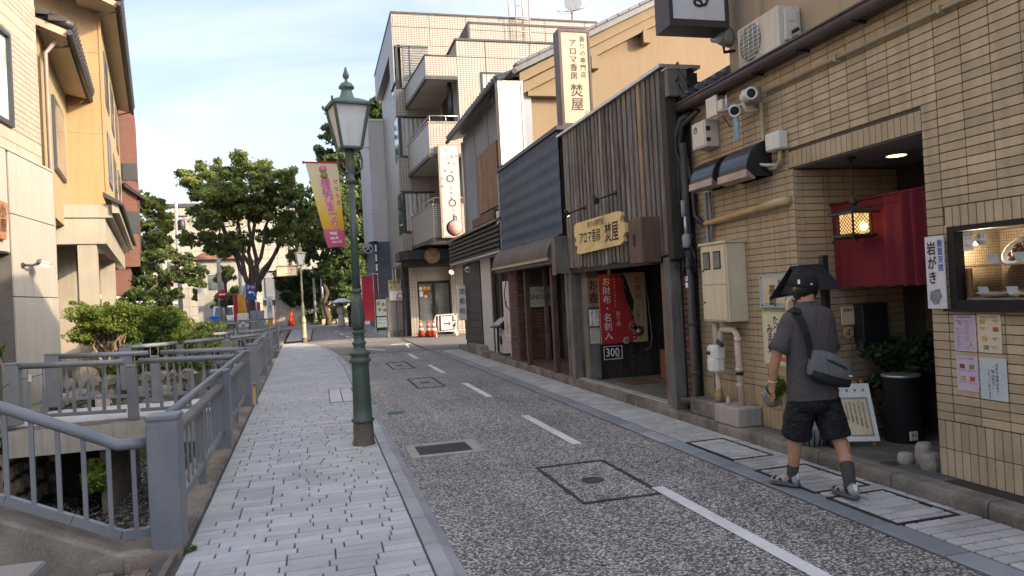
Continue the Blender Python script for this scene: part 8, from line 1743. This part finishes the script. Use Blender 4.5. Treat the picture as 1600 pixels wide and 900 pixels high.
part('phone', MB().obox((3.735, 5.205, 1.235), (.8, -.35, .3), (.2, .8, .5), (-.3, -.4, .85), .012, .075, .15, .004), m_black, man) if False else None
# shoulder bag (rests on the person)
m_bag = fabric('bag_grey', (.13, .13, .135), 10, .6, .8, .25); m_bagb = M('bag_black', (.012, .012, .014), .7, .2)
t = thing('shoulder_bag', 'grey and black shoulder bag slung across the back of the walking person', 'bag', (3.68, 4.66, .88))
ax = Vector((.93, -.02, -.30)).normalized(); az = Vector((.30, .05, .93)).normalized(); ay = az.cross(ax); bc = Vector((3.675, 4.66, .995))
def bsec(q, w, h, z0): return [tuple(bc + ax * q + ay * w * math.copysign(abs(math.cos(a)) ** .55, math.cos(a)) + az * (z0 + h * math.copysign(abs(math.sin(a)) ** .6, math.sin(a)))) for a in [2 * math.pi * k / 22 for k in range(22)]]
part('body', MB().loft([bsec(q, w, h, z0) for q, w, h, z0 in ((-.175, .028, .072, .012), (-.165, .045, .10, .005), (-.08, .062, .118, 0), (.0, .066, .116, -.002), (.09, .064, .105, -.012), (.155, .050, .085, -.022), (.178, .026, .05, -.03))]), m_bag, t)
part('base_panel', MB().loft([bsec(q, w, h, z0) for q, w, h, z0 in ((-.168, .044, .034, -.066), (-.08, .066, .042, -.082), (.0, .070, .042, -.083), (.09, .068, .042, -.078), (.158, .052, .036, -.07))]), m_bagb, t)
part('flap_fold', MB().loft([bsec(q, w, h, z0) for q, w, h, z0 in ((-.10, .066, .030, .075), (-.02, .073, .034, .07), (.08, .070, .034, .055), (.15, .054, .03, .035))]), m_bag, t)
part('zip', MB().tube([tuple(bc + ax * q - ay * -.0 + ay * (.068 if ay.y < 0 else -.068) + az * (.035 - q * .15)) for q in (-.08, -.03, .03, .09)], .005, 6), m_bagb, t); part('tag', MB().obox(bc + ax * .14 + ay * (.056 if ay.y < 0 else -.056) + az * -.02, ax, ay, az, .03, .006, .012), m_cream, t)
def flatstrap(P, w, th, nrm):
    mb = MB(); rings = []
    for i, p in enumerate(P):
        p = Vector(p); d = (Vector(P[min(i + 1, len(P) - 1)]) - Vector(P[max(i - 1, 0)])).normalized(); n = Vector(nrm[i]).normalized(); s_ = d.cross(n).normalized(); n = s_.cross(d); rings.append([tuple(p + s_ * w / 2 * a + n * th * b) for a, b in ((-1, -.5), (1, -.5), (1, .5), (-1, .5))])
    return mb.loft(rings, sm=False)
part('strap', flatstrap([(3.535, 4.680, 1.09), (3.525, 4.685, 1.17), (3.51, 4.695, 1.28), (3.50, 4.735, 1.37), (3.50, 4.80, 1.428), (3.515, 4.87, 1.445), (3.54, 4.96, 1.40), (3.60, 5.02, 1.30)], .052, .010, [(0, -1, 0), (0, -1, .1), (0, -1, .2), (-.2, -.8, .5), (-.3, -.4, .9), (-.3, 0, 1), (-.2, .7, .6), (0, 1, .2)]), m_bagb, t); part('strap_pad', MB().obox((3.515, 4.80, 1.435), (.3, .5, .2), (1, -.4, -.3), (.2, -.3, .9), .085, .07, .03, .01), m_bagb, t)
part('buckle', MB().obox((3.537, 4.674, 1.075), (.15, 0, -.98), (0, 1, 0), (.98, 0, .15), .05, .012, .045, .004), m_black, t); part('side_tag', MB().obox((3.535, 4.64, 1.06), (.4, 0, -.9), (0, 1, 0), (.9, 0, .4), .03, .006, .012), m_alu, t)
# couple far along the street
def walker(x, y, hgt, label, top, bottom, dress, seed):
    p = thing('person', label, 'person', (x, y, 0)); k = hgt / 1.7; V = []; E = []
    def j(a, b, c, r, par=None):
        V.append((x + a * k, y + b * k, c * k, r * k)); 
        if par is not None: E.append((par, len(V) - 1))
        return len(V) - 1
    pe = j(0, 0, .92, .13); c_ = j(0, 0, 1.25, .13, pe); n_ = j(0, 0, 1.44, .05, c_); h_ = j(0, -.02, 1.56, .085, n_); j(0, -.02, 1.63, .07, h_); j(0, -.11, 1.55, .014, h_)
    for s_ in (-1, 1): a = j(.17 * s_, 0, 1.38, .05, c_); b = j(.22 * s_, 0, 1.12, .038, a); q = j(.18 * s_, -.15, 1.0 if s_ < 0 else 1.12, .03, b); j(.15 * s_, -.2, 1.0 if s_ < 0 else 1.15, .03, q); l = j(.09 * s_, 0, .85, .08, pe); kn = j(.10 * s_, -.05 * s_, .48, .055, l); an = j(.10 * s_, .08 * s_, .08, .035, kn); j(.10 * s_, .08 * s_ - .14, .04, .034, an)
    skin('body', V, E, m_skin_plain, p, sub=1); P = lambda z, rx, ry: ell((x, y, z * k), rx * k, ry * k, 16, .02, z * 9)
    part('top', MB().loft([P(.85, .17, .13), P(1.1, .16, .12), P(1.3, .19, .13), P(1.4, .17, .10), P(1.45, .08, .07)]).loft([oring((x - .17 * k, y, 1.38 * k), (-.2, 0, -1), .06 * k, 10), oring((x - .22 * k, y, 1.14 * k), (-.2, 0, -1), .065 * k, 10)]).loft([oring((x + .17 * k, y, 1.38 * k), (.2, 0, -1), .06 * k, 10), oring((x + .22 * k, y, 1.14 * k), (.2, 0, -1), .065 * k, 10)]), top, p)
    if dress: part('skirt', MB().loft([P(.98, .14, .12), P(.8, .19, .15), P(.4, .24, .19), P(.16, .25, .2)]), bottom, p)
    else:
        for s_ in (-1, 1): part('trouser_leg', MB().loft([oring((x + .09 * s_ * k, y, .92 * k), (0, 0, 1), .10 * k, 12), oring((x + .10 * s_ * k, y - .05 * s_ * k, .48 * k), (0, 0, 1), .085 * k, 12), oring((x + .10 * s_ * k, y + .07 * s_ * k, .1 * k), (0, 0, 1), .075 * k, 12)]), bottom, p)
    part('hair', MB().lathe([(.07, -.10 if dress else .02), (.10, 0.02), (.098, .06), (.06, .12), (.0, .135)], (x, y + .03 * k, 1.57 * k), 14), m_hair, p); return p
m_skin_plain = M('skin_far', (.45, .25, .16), .55, .08); m_dress = M('cream_dress', (.52, .46, .36), .85, .06, 6, 60, .1, .1)
walker(1.42, 46.5, 1.60, 'woman in a long cream dress walking under a black and white parasol', m_dress, m_dress, True, 1); walker(2.05, 46.9, 1.72, 'man in dark clothes walking beside the woman with the parasol', M('dark_navy', (.03, .03, .04), .85), M('dark_olive', (.05, .05, .045), .85), False, 2)
t = thing('parasol', 'black parasol with a white outer side held by the woman in cream', 'parasol', (1.5, 46.4, 1.2)); rb = 8
rings = [[(1.52 + math.cos(a) * r_, 46.4 + math.sin(a) * r_ , 1.66 + h_ + (.025 if i % 2 else 0) * (r_ / .62)) for i, a in enumerate([2 * math.pi * k / 16 for k in range(16)])] for r_, h_ in ((.62, .0), (.5, .12), (.3, .21), (.05, .26))]
part('canopy', MB().loft(rings, sm=False), m_paper, t); part('lining', MB().loft([[(p[0], p[1], p[2] - .02) for p in r_] for r_ in rings], sm=False), m_black, t); part('stick', MB().tube([(1.52, 46.4, 1.9), (1.56, 46.33, 1.05)], .01, 6), m_dkmetal, t)
flush_skins()
flush_texts()
